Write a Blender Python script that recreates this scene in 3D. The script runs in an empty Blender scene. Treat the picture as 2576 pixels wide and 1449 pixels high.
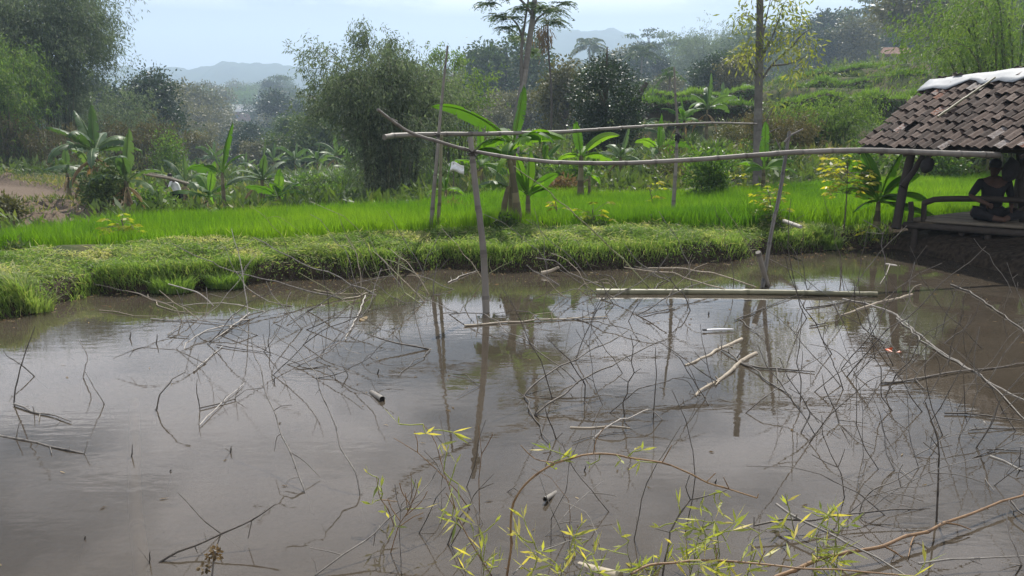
import bpy, math, random
import numpy as np
from mathutils import Vector

sc = bpy.context.scene
col = sc.collection
R = math.radians

# ------------------------------------------------------------------ camera
F_PX, CX, CY, PITCH, EYE = 2144.0, 1288.0, 724.5, R(10.43), 2.0   # pixel units of a 2576 x 1449 frame
cam_d = bpy.data.cameras.new("camera")
cam = bpy.data.objects.new("camera", cam_d)
col.objects.link(cam)
cam.location = (0, 0, EYE)
cam.rotation_euler = (R(90) - PITCH, 0, 0)
cam_d.sensor_fit = 'HORIZONTAL'
cam_d.sensor_width = 36
cam_d.lens = 36 * F_PX / 2576
cam_d.clip_start = 0.05
cam_d.clip_end = 5000
sc.camera = cam

# ------------------------------------------------------------------ light
SUN_EL, SUN_AZ = R(56), R(14)          # azimuth measured from +Y (view direction) towards +X
sun_d = bpy.data.lights.new("sun", 'SUN')
sun_d.energy = 5.0
sun_d.angle = R(0.5)
sun_d.color = (1.0, 0.95, 0.87)
sun = bpy.data.objects.new("sun", sun_d)
col.objects.link(sun)
sdir = Vector((math.sin(SUN_AZ) * math.cos(SUN_EL), math.cos(SUN_AZ) * math.cos(SUN_EL), math.sin(SUN_EL)))
sun.rotation_euler = sdir.to_track_quat('Z', 'Y').to_euler()

w = bpy.data.worlds.new("World")
sc.world = w
w.use_nodes = True
nt = w.node_tree
nt.nodes.clear()
def N(t, typ, **kw):
    n = t.nodes.new(typ)
    for k, v in kw.items():
        setattr(n, k, v)
    return n
def L(t, a, b):
    t.links.new(a, b)
sky = N(nt, 'ShaderNodeTexSky', sky_type='NISHITA', sun_disc=False)
sky.sun_elevation = SUN_EL
sky.sun_rotation = SUN_AZ
sky.air_density = 1.0
sky.dust_density = 1.6
sky.ozone_density = 1.6
tc = N(nt, 'ShaderNodeTexCoord')
sep = N(nt, 'ShaderNodeSeparateXYZ')
L(nt, tc.outputs['Generated'], sep.inputs[0])
# cloud layer: the direction projected on a flat sheet overhead
ad = N(nt, 'ShaderNodeMath', operation='ADD'); ad.inputs[1].default_value = 0.10
L(nt, sep.outputs['Z'], ad.inputs[0])
mxz = N(nt, 'ShaderNodeMath', operation='MAXIMUM'); mxz.inputs[1].default_value = 0.05
L(nt, ad.outputs[0], mxz.inputs[0])
dv = N(nt, 'ShaderNodeVectorMath', operation='DIVIDE')
cb = N(nt, 'ShaderNodeCombineXYZ')
for i in range(3):
    L(nt, mxz.outputs[0], cb.inputs[i])
L(nt, tc.outputs['Generated'], dv.inputs[0]); L(nt, cb.outputs[0], dv.inputs[1])
noi = N(nt, 'ShaderNodeTexNoise'); noi.inputs['Scale'].default_value = 1.15; noi.inputs['Detail'].default_value = 7; noi.inputs['Roughness'].default_value = 0.55
L(nt, dv.outputs[0], noi.inputs['Vector'])
crmp = N(nt, 'ShaderNodeValToRGB')
crmp.color_ramp.elements[0].position = 0.42; crmp.color_ramp.elements[0].color = (0, 0, 0, 1)
crmp.color_ramp.elements[1].position = 0.56; crmp.color_ramp.elements[1].color = (1, 1, 1, 1)
L(nt, noi.outputs['Fac'], crmp.inputs[0])
el = N(nt, 'ShaderNodeMapRange'); el.inputs[1].default_value = 0.125; el.inputs[2].default_value = 0.19
L(nt, sep.outputs['Z'], el.inputs[0])
cm = N(nt, 'ShaderNodeMath', operation='MULTIPLY')
el2 = N(nt, 'ShaderNodeMapRange'); el2.inputs[1].default_value = 0.62; el2.inputs[2].default_value = 0.42
L(nt, sep.outputs['Z'], el2.inputs[0])
elm = N(nt, 'ShaderNodeMath', operation='MULTIPLY'); L(nt, el.outputs[0], elm.inputs[0]); L(nt, el2.outputs[0], elm.inputs[1])
L(nt, crmp.outputs[0], cm.inputs[0]); L(nt, elm.outputs[0], cm.inputs[1])
cm2 = N(nt, 'ShaderNodeMath', operation='MULTIPLY'); cm2.inputs[1].default_value = 0.9
L(nt, cm.outputs[0], cm2.inputs[0])
# thin high veil over the whole sky
veil = N(nt, 'ShaderNodeMixRGB'); veil.inputs[0].default_value = 0.40; veil.inputs[2].default_value = (5.9, 6.5, 7.9, 1)
L(nt, sky.outputs[0], veil.inputs[1])
vf = N(nt, 'ShaderNodeMapRange'); vf.inputs[1].default_value = 0.05; vf.inputs[2].default_value = 0.75; vf.inputs[3].default_value = 0.55; vf.inputs[4].default_value = 0.0
L(nt, sep.outputs['Z'], vf.inputs[0]); L(nt, vf.outputs[0], veil.inputs[0])
mixc = N(nt, 'ShaderNodeMixRGB'); mixc.inputs[2].default_value = (38.0, 36.4, 37.4, 1)
L(nt, cm2.outputs[0], mixc.inputs[0]); L(nt, veil.outputs[0], mixc.inputs[1])
bg = N(nt, 'ShaderNodeBackground'); bg.inputs[1].default_value = 0.0545
L(nt, mixc.outputs[0], bg.inputs[0])
wo = N(nt, 'ShaderNodeOutputWorld')
L(nt, bg.outputs[0], wo.inputs[0])

sc.view_settings.view_transform = 'Standard'
sc.view_settings.look = 'None'
sc.view_settings.gamma = 1
sc.view_settings.exposure = 0.55
cy = sc.cycles
cy.use_denoising = True
cy.max_bounces = 6; cy.diffuse_bounces = 3; cy.glossy_bounces = 3; cy.transmission_bounces = 4
cy.transparent_max_bounces = 8; cy.volume_bounces = 1
cy.sample_clamp_indirect = 6
cy.caustics_reflective = False; cy.caustics_refractive = False

# ------------------------------------------------------------------ projection helpers
cp, sp = math.cos(PITCH), math.sin(PITCH)
def ray(px, py):
    a, b = (px - CX) / F_PX, (CY - py) / F_PX
    return np.array([a, cp + b * sp, -sp + b * cp])
def at_z(px, py, z=0.0):
    d = ray(px, py); return np.array([0, 0, EYE]) + d * ((z - EYE) / d[2])
def at_y(px, py, y):
    d = ray(px, py); return np.array([0, 0, EYE]) + d * (y / d[1])
def xat(px, y, z):
    return (px - CX) / F_PX * (y * cp - (z - EYE) * sp)
def depth(p):
    return p[1] * cp - (p[2] - EYE) * sp

# ------------------------------------------------------------------ materials
def lin(c):
    return tuple(((x / 255) / 12.92 if x / 255 <= 0.04045 else ((x / 255 + 0.055) / 1.055) ** 2.4) for x in c) + (1,)
def newmat(name):
    m = bpy.data.materials.new(name); m.use_nodes = True
    m.node_tree.nodes.clear()
    return m, m.node_tree
def ramp(t, stops):
    r = N(t, 'ShaderNodeValToRGB'); e = r.color_ramp.elements
    while len(e) < len(stops): e.new(0.5)
    for el_, (p, c) in zip(e, stops):
        el_.position = p; el_.color = tuple(c[:3]) + (1,)
    return r
def leafmat(name, stops, tr=0.35, trcol=(0.9, 1.0, 0.35), gloss=0.25, rough=0.5):
    """stops: list of (pos, linear colour) over a per-leaf random value plus a per-object shift"""
    m, t = newmat(name)
    at = N(t, 'ShaderNodeAttribute', attribute_name='rnd')
    oi = N(t, 'ShaderNodeObjectInfo')
    mu = N(t, 'ShaderNodeMath', operation='MULTIPLY_ADD'); mu.inputs[1].default_value = 0.24; mu.inputs[2].default_value = -0.12
    L(t, oi.outputs['Random'], mu.inputs[0])
    a = N(t, 'ShaderNodeMath', operation='ADD', use_clamp=True)
    L(t, at.outputs['Fac'], a.inputs[0]); L(t, mu.outputs[0], a.inputs[1])
    r = ramp(t, stops); L(t, a.outputs[0], r.inputs[0])
    p = N(t, 'ShaderNodeBsdfPrincipled'); p.inputs['Roughness'].default_value = rough
    p.inputs['Specular IOR Level'].default_value = gloss
    L(t, r.outputs[0], p.inputs['Base Color'])
    tl = N(t, 'ShaderNodeBsdfTranslucent')
    mc = N(t, 'ShaderNodeMixRGB', blend_type='MULTIPLY'); mc.inputs[0].default_value = 1
    mc.inputs[2].default_value = tuple(2.0 * x for x in trcol) + (1,)
    L(t, r.outputs[0], mc.inputs[1]); L(t, mc.outputs[0], tl.inputs[0])
    mx = N(t, 'ShaderNodeMixShader'); mx.inputs[0].default_value = tr
    L(t, p.outputs[0], mx.inputs[1]); L(t, tl.outputs[0], mx.inputs[2])
    o = N(t, 'ShaderNodeOutputMaterial'); L(t, mx.outputs[0], o.inputs[0])
    return m
def woodmat(name, stops, rough=0.75, scale=14, spec=0.2, stretch=(1, 1, 1), bump=0.25):
    m, t = newmat(name)
    at = N(t, 'ShaderNodeAttribute', attribute_name='rnd')
    tcn = N(t, 'ShaderNodeTexCoord')
    mp = N(t, 'ShaderNodeMapping'); mp.inputs['Scale'].default_value = stretch
    L(t, tcn.outputs['Object'], mp.inputs[0])
    n = N(t, 'ShaderNodeTexNoise'); n.inputs['Scale'].default_value = scale; n.inputs['Detail'].default_value = 5
    L(t, mp.outputs[0], n.inputs['Vector'])
    a = N(t, 'ShaderNodeMath', operation='MULTIPLY_ADD', use_clamp=True); a.inputs[1].default_value = 0.55
    sub = N(t, 'ShaderNodeMath', operation='MULTIPLY_ADD'); sub.inputs[1].default_value = 1.0; sub.inputs[2].default_value = -0.28
    L(t, n.outputs['Fac'], a.inputs[0]); L(t, at.outputs['Fac'], sub.inputs[0]); L(t, sub.outputs[0], a.inputs[2])
    r = ramp(t, stops); L(t, a.outputs[0], r.inputs[0])
    p = N(t, 'ShaderNodeBsdfPrincipled'); p.inputs['Roughness'].default_value = rough
    p.inputs['Specular IOR Level'].default_value = spec
    L(t, r.outputs[0], p.inputs['Base Color'])
    b = N(t, 'ShaderNodeBump'); b.inputs['Strength'].default_value = bump; b.inputs['Distance'].default_value = 0.01
    L(t, n.outputs['Fac'], b.inputs['Height']); L(t, b.outputs[0], p.inputs['Normal'])
    o = N(t, 'ShaderNodeOutputMaterial'); L(t, p.outputs[0], o.inputs[0])
    return m

M = {}
M['bamboo_dull'] = leafmat('bamboo_leaf_dull', [(0, (0.045, 0.06, 0.036)), (0.5, (0.092, 0.115, 0.07)), (1, (0.20, 0.22, 0.145))], 0.38, (0.8, 0.95, 0.6), 0.2, 0.6)
M['bamboo_green'] = leafmat('bamboo_leaf_green', [(0, (0.04, 0.07, 0.022)), (0.5, (0.09, 0.145, 0.042)), (1, (0.19, 0.235, 0.075))], 0.38, (0.85, 1, 0.35), 0.2, 0.6)
M['bamboo_brown'] = leafmat('bamboo_leaf_brown', [(0, (0.045, 0.045, 0.026)), (0.5, (0.085, 0.082, 0.046)), (1, (0.17, 0.145, 0.085))], 0.28, (0.9, 0.85, 0.4), 0.2, 0.6)
M['leaf_dark'] = leafmat('broad_leaf_dark', [(0, (0.018, 0.03, 0.018)), (0.5, (0.03, 0.05, 0.026)), (1, (0.06, 0.09, 0.04))], 0.14, (0.8, 1, 0.4), 0.45, 0.45)
M['leaf_mid'] = leafmat('broad_leaf_mid', [(0, (0.03, 0.05, 0.02)), (0.5, (0.07, 0.105, 0.036)), (1, (0.15, 0.185, 0.065))], 0.16, (0.85, 1, 0.4), 0.2, 0.6)
M['leaf_olive'] = leafmat('broad_leaf_olive', [(0, (0.05, 0.055, 0.025)), (0.5, (0.105, 0.105, 0.042)), (1, (0.20, 0.175, 0.08))], 0.16, (0.9, 1, 0.4), 0.35, 0.5)
M['leaf_fresh'] = leafmat('shrub_leaf_fresh', [(0, (0.028, 0.055, 0.018)), (0.5, (0.075, 0.13, 0.035)), (1, (0.18, 0.25, 0.065))], 0.4, (0.85, 1, 0.3), 0.35, 0.45)
M['leaf_yellow'] = leafmat('young_leaf_yellow', [(0, (0.12, 0.16, 0.03)), (0.5, (0.24, 0.26, 0.045)), (1, (0.42, 0.36, 0.06))], 0.45, (0.95, 1, 0.3), 0.3, 0.45)
M['leaf_teak'] = leafmat('tall_tree_leaf', [(0, (0.10, 0.13, 0.035)), (0.55, (0.17, 0.20, 0.06)), (1, (0.33, 0.31, 0.12))], 0.42, (1, 1, 0.4), 0.4, 0.4)
M['leaf_feather'] = leafmat('feathery_leaf', [(0, (0.05, 0.085, 0.05)), (0.5, (0.09, 0.13, 0.075)), (1, (0.15, 0.19, 0.11))], 0.3, (0.9, 1, 0.5), 0.35, 0.45)
M['banana'] = leafmat('banana_leaf', [(0, (0.035, 0.08, 0.02)), (0.5, (0.07, 0.15, 0.03)), (1, (0.17, 0.28, 0.045))], 0.44, (0.9, 1, 0.2), 0.2, 0.55)
M['banana_grey'] = leafmat('banana_leaf_far', [(0, (0.045, 0.08, 0.04)), (0.5, (0.08, 0.13, 0.062)), (1, (0.14, 0.20, 0.085))], 0.3, (0.85, 1, 0.35), 0.3, 0.45)
M['dry_leaf'] = leafmat('dry_hanging_leaf', [(0, (0.10, 0.075, 0.04)), (0.5, (0.20, 0.15, 0.08)), (1, (0.32, 0.25, 0.14))], 0.2, (1, 0.8, 0.5), 0.2, 0.7)
M['bamboo_sprig'] = leafmat('bamboo_sprig_leaf', [(0, (0.16, 0.20, 0.06)), (0.5, (0.34, 0.36, 0.09)), (1, (0.58, 0.48, 0.15))], 0.35, (0.95, 1, 0.35), 0.3, 0.45)
M['rice'] = leafmat('rice_blade', [(0, (0.05, 0.13, 0.018)), (0.5, (0.10, 0.19, 0.021)), (1, (0.19, 0.28, 0.032))], 0.50, (0.92, 1, 0.24), 0.25, 0.5)
M['grass'] = leafmat('bank_grass_blade', [(0, (0.065, 0.11, 0.035)), (0.45, (0.14, 0.205, 0.065)), (0.8, (0.24, 0.275, 0.115)), (1, (0.44, 0.39, 0.25))], 0.40, (0.85, 1, 0.35), 0.3, 0.5)
M['reed'] = leafmat('reed_blade', [(0, (0.035, 0.06, 0.028)), (0.5, (0.07, 0.115, 0.045)), (1, (0.17, 0.21, 0.09))], 0.35, (0.9, 1, 0.35), 0.5, 0.4)
M['under'] = leafmat('undergrowth_leaf', [(0, (0.022, 0.035, 0.014)), (0.4, (0.05, 0.08, 0.026)), (0.75, (0.10, 0.14, 0.045)), (1, (0.24, 0.20, 0.10))], 0.3, (0.9, 1, 0.35), 0.3, 0.5)
M['hill_leaf'] = leafmat('hillside_leaf', [(0, (0.035, 0.05, 0.022)), (1, (0.10, 0.12, 0.05))], 0.2)
M['bark'] = woodmat('bark', [(0, (0.035, 0.03, 0.026)), (0.5, (0.10, 0.085, 0.07)), (1, (0.22, 0.19, 0.16))], 0.85, 9)
M['bark_pale'] = woodmat('pale_bark', [(0, (0.06, 0.055, 0.05)), (0.5, (0.16, 0.15, 0.135)), (1, (0.30, 0.28, 0.25))], 0.85, 9)
M['culm'] = woodmat('bamboo_culm', [(0, (0.03, 0.035, 0.02)), (0.5, (0.07, 0.08, 0.04)), (1, (0.16, 0.15, 0.08))], 0.5, 8)
M['banana_stem'] = woodmat('banana_stem_sheath', [(0, (0.035, 0.028, 0.02)), (0.5, (0.12, 0.105, 0.06)), (1, (0.27, 0.24, 0.14))], 0.6, 6, stretch=(1, 1, 0.25))
M['pole'] = woodmat('weathered_bamboo', [(0, (0.06, 0.05, 0.04)), (0.4, (0.15, 0.135, 0.115)), (0.75, (0.25, 0.23, 0.195)), (1, (0.40, 0.37, 0.32))], 0.5, 7, 0.35)
M['pole_green'] = woodmat('greenish_bamboo', [(0, (0.06, 0.06, 0.035)), (0.4, (0.15, 0.145, 0.085)), (1, (0.33, 0.31, 0.20))], 0.45, 7, 0.35)
M['wet_shade'] = woodmat('shaded_bamboo', [(0, (0.03, 0.026, 0.022)), (0.5, (0.09, 0.08, 0.065)), (1, (0.2, 0.18, 0.15))], 0.3, 7, 0.5)  # glossier bamboo, darkened to stand in for the mooring pole's shadow side
M['tw_g'] = woodmat('grey_twig', [(0, (0.05, 0.045, 0.04)), (0.5, (0.18, 0.165, 0.145)), (1, (0.36, 0.34, 0.30))], 0.6, 20, 0.3)
M['tw_d'] = woodmat('dark_twig', [(0, (0.022, 0.019, 0.016)), (0.5, (0.085, 0.073, 0.060)), (1, (0.22, 0.195, 0.16))], 0.55, 20, 0.3)
M['tw_p'] = woodmat('bleached_twig', [(0, (0.14, 0.125, 0.105)), (0.5, (0.38, 0.35, 0.31)), (1, (0.62, 0.59, 0.54))], 0.55, 20, 0.3)
M['tw_b'] = woodmat('brown_twig', [(0, (0.06, 0.035, 0.018)), (0.5, (0.21, 0.125, 0.06)), (1, (0.38, 0.26, 0.13))], 0.5, 20, 0.35)
M['tw_y'] = woodmat('green_twig', [(0, (0.06, 0.06, 0.025)), (0.5, (0.19, 0.20, 0.09)), (1, (0.36, 0.36, 0.19))], 0.5, 20, 0.35)
M['tw_t'] = woodmat('tan_split_bamboo', [(0, (0.12, 0.10, 0.075)), (0.5, (0.33, 0.28, 0.21)), (1, (0.52, 0.46, 0.36))], 0.55, 12, 0.3)
M['timber'] = woodmat('dark_timber', [(0, (0.015, 0.012, 0.01)), (0.5, (0.05, 0.042, 0.035)), (1, (0.12, 0.10, 0.085))], 0.8, 8)
M['floorslat'] = woodmat('bamboo_floor', [(0, (0.05, 0.045, 0.035)), (0.5, (0.15, 0.13, 0.10)), (1, (0.28, 0.25, 0.2))], 0.6, 8)
M['tile'] = woodmat('clay_roof_tile', [(0, (0.022, 0.017, 0.015)), (0.35, (0.045, 0.032, 0.026)), (0.62, (0.092, 0.065, 0.052)), (0.82, (0.155, 0.125, 0.108)), (0.93, (0.25, 0.235, 0.225)), (1, (0.16, 0.075, 0.048))], 0.85, 22, 0.2, bump=0.5)

def simple(name, c, rough=0.7, spec=0.3, nscale=12, var=0.25):
    m, t = newmat(name)
    tcn = N(t, 'ShaderNodeTexCoord'); n = N(t, 'ShaderNodeTexNoise'); n.inputs['Scale'].default_value = nscale; n.inputs['Detail'].default_value = 4
    L(t, tcn.outputs['Object'], n.inputs['Vector'])
    r = ramp(t, [(0.3, [x * (1 - var) for x in c]), (0.7, [min(1, x * (1 + var)) for x in c])]); L(t, n.outputs['Fac'], r.inputs[0])
    p = N(t, 'ShaderNodeBsdfPrincipled'); p.inputs['Roughness'].default_value = rough; p.inputs['Specular IOR Level'].default_value = spec
    L(t, r.outputs[0], p.inputs['Base Color'])
    o = N(t, 'ShaderNodeOutputMaterial'); L(t, p.outputs[0], o.inputs[0])
    return m
M['tarp'] = simple('grey_tarp', (0.25, 0.265, 0.28), 0.5, 0.4, 5, 0.12)
M['rag'] = simple('black_rag', (0.02, 0.02, 0.022), 0.8)
M['sack'] = simple('dark_sack', (0.025, 0.023, 0.022), 0.85)
M['skin'] = simple('skin', (0.07, 0.04, 0.028), 0.7)
M['hair'] = simple('hair', (0.012, 0.01, 0.01), 0.5)
M['shirt_dark'] = simple('dark_shirt', (0.014, 0.014, 0.016), 0.9)
M['trouser'] = simple('dark_trousers', (0.012, 0.012, 0.014), 0.9)
M['shirt_white'] = simple('white_shirt', (0.72, 0.74, 0.76), 0.85, var=0.08)
M['hat'] = simple('straw_hat', (0.40, 0.30, 0.16), 0.8)
M['plaster'] = simple('house_plaster', (0.50, 0.46, 0.42), 0.9, 0.1, 2)
M['brickwall'] = simple('brick_wall', (0.30, 0.15, 0.10), 0.9, 0.1, 3)
M['roofred'] = simple('faded_tile_roof', (0.30, 0.19, 0.14), 0.9, 0.1, 3)
M['roofgrey'] = simple('grey_sheet_roof', (0.52, 0.50, 0.48), 0.6, 0.3, 2, 0.12)
M['window_dark'] = simple('dark_window', (0.03, 0.035, 0.04), 0.3)
M['fish'] = simple('orange_fish', (0.55, 0.10, 0.025), 0.35, 0.5)
M['hill_forest'] = simple('hill_forest', (0.035, 0.05, 0.024), 1.0, 0.0, .02, .3)
M['earth'] = simple('dark_earth', (0.035, 0.032, 0.02), 0.95, 0.1, 6, .4)
M['white_plastic'] = simple('white_plastic', (0.8, 0.8, 0.8), 0.3, 0.5, 5, 0.05)
M['white_cloth'] = simple('white_cloth', (0.75, 0.75, 0.75), 0.8, 0.1, 6, 0.1)
M['hole'] = simple('dark_hollow', (0.01, 0.009, 0.008), 0.9)
M['bird'] = simple('bird_feather', (0.03, 0.03, 0.032), 0.8)

# ------------------------------------------------------------------ mesh builder
class MB:
    def __init__(s):
        s.V = []; s.T = []; s.n = 0; s.fl = []
    def add(s, V, F, rnd=None, smooth=False):
        V = np.asarray(V, float); F = np.asarray(F, int)
        s.V.append(V)
        k = F.shape[0]
        if rnd is None: rnd = np.full(k, 0.5)
        rnd = np.broadcast_to(np.asarray(rnd, float), (k,))
        s.fl.append((F + s.n, rnd, smooth)); s.n += len(V)
    def mesh(s, name, mat):
        me = bpy.data.meshes.new(name)
        V = np.concatenate(s.V)
        me.vertices.add(len(V)); me.vertices.foreach_set('co', V.ravel())
        loops = np.concatenate([f.ravel() for f, _, _ in s.fl])
        tot = np.concatenate([np.full(len(f), f.shape[1]) for f, _, _ in s.fl])
        start = np.concatenate([[0], np.cumsum(tot)[:-1]])
        me.loops.add(len(loops)); me.loops.foreach_set('vertex_index', loops.astype(np.int32))
        me.polygons.add(len(tot)); me.polygons.foreach_set('loop_start', start.astype(np.int32))
        try: me.polygons.foreach_set('loop_total', tot.astype(np.int32))
        except Exception: pass
        sm = np.concatenate([np.full(len(f), x) for f, _, x in s.fl])
        me.update(calc_edges=True)
        me.polygons.foreach_set('use_smooth', sm.astype(bool))
        a = me.attributes.new('rnd', 'FLOAT', 'FACE')
        a.data.foreach_set('value', np.concatenate([r for _, r, _ in s.fl]).astype(np.float32))
        me.materials.append(mat)
        me.validate()
        return me
    def build(s, name, mat, parent=None, loc=None):
        me = s.mesh(name, mat)
        o = bpy.data.objects.new(name, me); col.objects.link(o)
        if parent is not None: o.parent = parent
        if loc is not None: o.location = loc
        return o
def tag(o, label=None, cat=None, group=None, kind=None):
    if label: o['label'] = label
    if cat: o['category'] = cat
    if group: o['group'] = group
    if kind: o['kind'] = kind
    return o
def empty(name, loc=(0, 0, 0), rz=0):
    o = bpy.data.objects.new(name, None); col.objects.link(o)
    o.location = loc; o.rotation_euler = (0, 0, rz); o.empty_display_size = 0.2
    return o
def dup(root, loc, rz=0, scale=1.0, label=None, group=None):
    r = root.copy(); col.objects.link(r)
    r.location = loc; r.rotation_euler = (0, 0, rz)
    r.scale = scale if hasattr(scale, '__len__') else (scale,) * 3
    if label: r['label'] = label
    if group: r['group'] = group
    for ch in list(root.children):
        c = ch.copy(); col.objects.link(c); c.parent = r
        for g in list(ch.children):
            d = g.copy(); col.objects.link(d); d.parent = c
    return r
def smooth_path(P, step):
    """Catmull-Rom through P, resampled to about the given step"""
    P = np.asarray(P, float)
    if len(P) < 2: return P
    Q = np.vstack([2 * P[0] - P[1], P, 2 * P[-1] - P[-2]])
    out = []
    for i in range(1, len(Q) - 2):
        n = max(1, int(np.linalg.norm(Q[i + 1] - Q[i]) / step))
        t = np.linspace(0, 1, n, endpoint=False)[:, None]
        a, b, c, d = Q[i - 1], Q[i], Q[i + 1], Q[i + 2]
        out.append(0.5 * (2 * b + (c - a) * t + (2 * a - 5 * b + 4 * c - d) * t ** 2 + (3 * b - a - 3 * c + d) * t ** 3))
    out.append(P[-1:])
    return np.vstack(out)
def tube(mb, P, rad, seg=6, rnd=0.5, cap=True):
    P = np.asarray(P, float); n = len(P)
    rad = np.broadcast_to(np.asarray(rad, float), (n,))
    T = np.gradient(P, axis=0); T /= np.linalg.norm(T, axis=1)[:, None] + 1e-9
    up = np.array([0.0, 0, 1]) if abs(T[0][2]) < 0.9 else np.array([1.0, 0, 0])
    A = np.cross(T, up); bad = np.linalg.norm(A, axis=1) < 1e-3
    A[bad] = np.cross(T[bad], [0.3, 1, 0.2])
    for i in range(1, n):
        if np.dot(A[i], A[i - 1]) < 0: A[i] = -A[i]
    A /= np.linalg.norm(A, axis=1)[:, None]
    B = np.cross(T, A)
    th = np.linspace(0, 2 * np.pi, seg, endpoint=False)
    V = P[:, None, :] + rad[:, None, None] * (np.cos(th)[None, :, None] * A[:, None, :] + np.sin(th)[None, :, None] * B[:, None, :])
    V = V.reshape(-1, 3)
    i, j = np.meshgrid(np.arange(n - 1), np.arange(seg), indexing='ij')
    a = i * seg + j; b = i * seg + (j + 1) % seg
    Fq = np.stack([a, b, b + seg, a + seg], -1).reshape(-1, 4)
    if np.ndim(rnd) == 1: rr = np.repeat(np.asarray(rnd)[:n - 1], seg)
    else: rr = rnd
    mb.add(V, Fq, rr, True)
    if cap:
        for r_, idx in ((0, 0), (n - 1, 1)):
            ring = V[r_ * seg:(r_ + 1) * seg]
            Vc = np.vstack([ring, P[r_]])
            k = np.arange(seg)
            Ft = np.stack([k, (k + 1) % seg, np.full(seg, seg)], -1)
            if idx == 0: Ft = Ft[:, ::-1]
            mb.add(Vc, Ft, 0.35, False)
def leaves(mb, C, D, Ln, Wd, rng, rnd):
    """one diamond leaf per centre C along direction D"""
    n = len(C)
    D = D / (np.linalg.norm(D, axis=1)[:, None] + 1e-9)
    S = np.cross(D, rng.normal(size=(n, 3))); S /= np.linalg.norm(S, axis=1)[:, None] + 1e-9
    Ln = np.broadcast_to(Ln, (n,))[:, None]; Wd = np.broadcast_to(Wd, (n,))[:, None]
    mid = C + D * Ln * 0.45
    V = np.stack([C, mid + S * Wd / 2, C + D * Ln, mid - S * Wd / 2], 1).reshape(-1, 3)
    F = np.arange(4 * n).reshape(n, 4)
    mb.add(V, F, np.clip(rnd, 0, 1), False)
def box(mb, c, s, rz=0.0, rnd=0.5, tilt=None):
    x, y, z = np.array(s) / 2
    V = np.array([[-x, -y, -z], [x, -y, -z], [x, y, -z], [-x, y, -z], [-x, -y, z], [x, -y, z], [x, y, z], [-x, y, z]])
    ca, sa = math.cos(rz), math.sin(rz)
    V = V @ np.array([[ca, sa, 0], [-sa, ca, 0], [0, 0, 1]])
    mb.add(V + np.array(c), np.array([[0, 3, 2, 1], [4, 5, 6, 7], [0, 1, 5, 4], [1, 2, 6, 5], [2, 3, 7, 6], [3, 0, 4, 7]]), rnd)

# ------------------------------------------------------------------ ground shape
def segdist(X, Y, poly, closed=True):
    d = np.full(X.shape, 1e9)
    n = len(poly)
    for i in range(n if closed else n - 1):
        a, b = np.array(poly[i]), np.array(poly[(i + 1) % n])
        ab = b - a; t = ((X - a[0]) * ab[0] + (Y - a[1]) * ab[1]) / (ab @ ab + 1e-12)
        t = np.clip(t, 0, 1)
        d = np.minimum(d, np.hypot(X - a[0] - t * ab[0], Y - a[1] - t * ab[1]))
    return d
def inside(X, Y, poly):
    r = np.zeros(X.shape, bool); n = len(poly); j = n - 1
    for i in range(n):
        xi, yi = poly[i]; xj, yj = poly[j]
        c = ((yi > Y) != (yj > Y)) & (X < (xj - xi) * (Y - yi) / (yj - yi + 1e-12) + xi)
        r ^= c; j = i
    return r
def vnoise(X, Y, s, seed=0):
    """smooth value noise 0..1"""
    X = X / s + seed * 17.3; Y = Y / s - seed * 9.1
    xi, yi = np.floor(X), np.floor(Y); fx, fy = X - xi, Y - yi
    fx = fx * fx * (3 - 2 * fx); fy = fy * fy * (3 - 2 * fy)
    def h(a, b):
        v = np.sin(a * 127.1 + b * 311.7 + seed * 74.7) * 43758.5453
        return v - np.floor(v)
    return (h(xi, yi) * (1 - fx) + h(xi + 1, yi) * fx) * (1 - fy) + (h(xi, yi + 1) * (1 - fx) + h(xi + 1, yi + 1) * fx) * fy

wl_px = [(-120, 830), (0, 803), (90, 788), (150, 763), (250, 737), (330, 742), (430, 734), (540, 724), (620, 716), (720, 706), (860, 700), (1000, 690), (1120, 672),
         (1190, 676), (1260, 684), (1400, 681), (1550, 675), (1700, 666), (1850, 655), (1925, 637), (1990, 640), (2060, 632), (2140, 622), (2250, 626)]
wl = [tuple(at_z(x, y, 0)[:2]) for x, y in wl_px]
POND = [(-9.5, 2.2), (-8.6, 5.5), (-7.3, 8.0)] + wl + [(6.9, 13.2), (7.15, 11.5), (7.4, 9.0), (7.8, 5.0), (7.6, 2.2), (4, 1.9), (0, 1.7), (-5, 1.9)]
near_px = [(-500, 622), (-150, 619), (0, 616), (400, 611), (800, 599), (1100, 582), (1300, 577), (1700, 570), (2000, 557), (2300, 552), (2900, 545)]
far_px = [(2900, 430), (2576, 432), (2300, 438), (2050, 448), (1900, 464), (1500, 470), (1290, 468), (1200, 476), (1050, 500), (800, 505), (450, 517), (250, 540), (0, 572), (-150, 592), (-500, 606)]
RICE = [tuple(at_z(x, y, .45)[:2]) for x, y in near_px] + [tuple(at_z(x, y, .62)[:2]) for x, y in far_px]
COLS = np.array([-600, 0, 250, 450, 700, 950, 1200, 1500, 1800, 2050, 2300, 2576, 3200.])
ROWS = np.array([8, 16, 22, 30, 45, 60, 90, 130, 180, 250, 350, 500, 900.])
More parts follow.
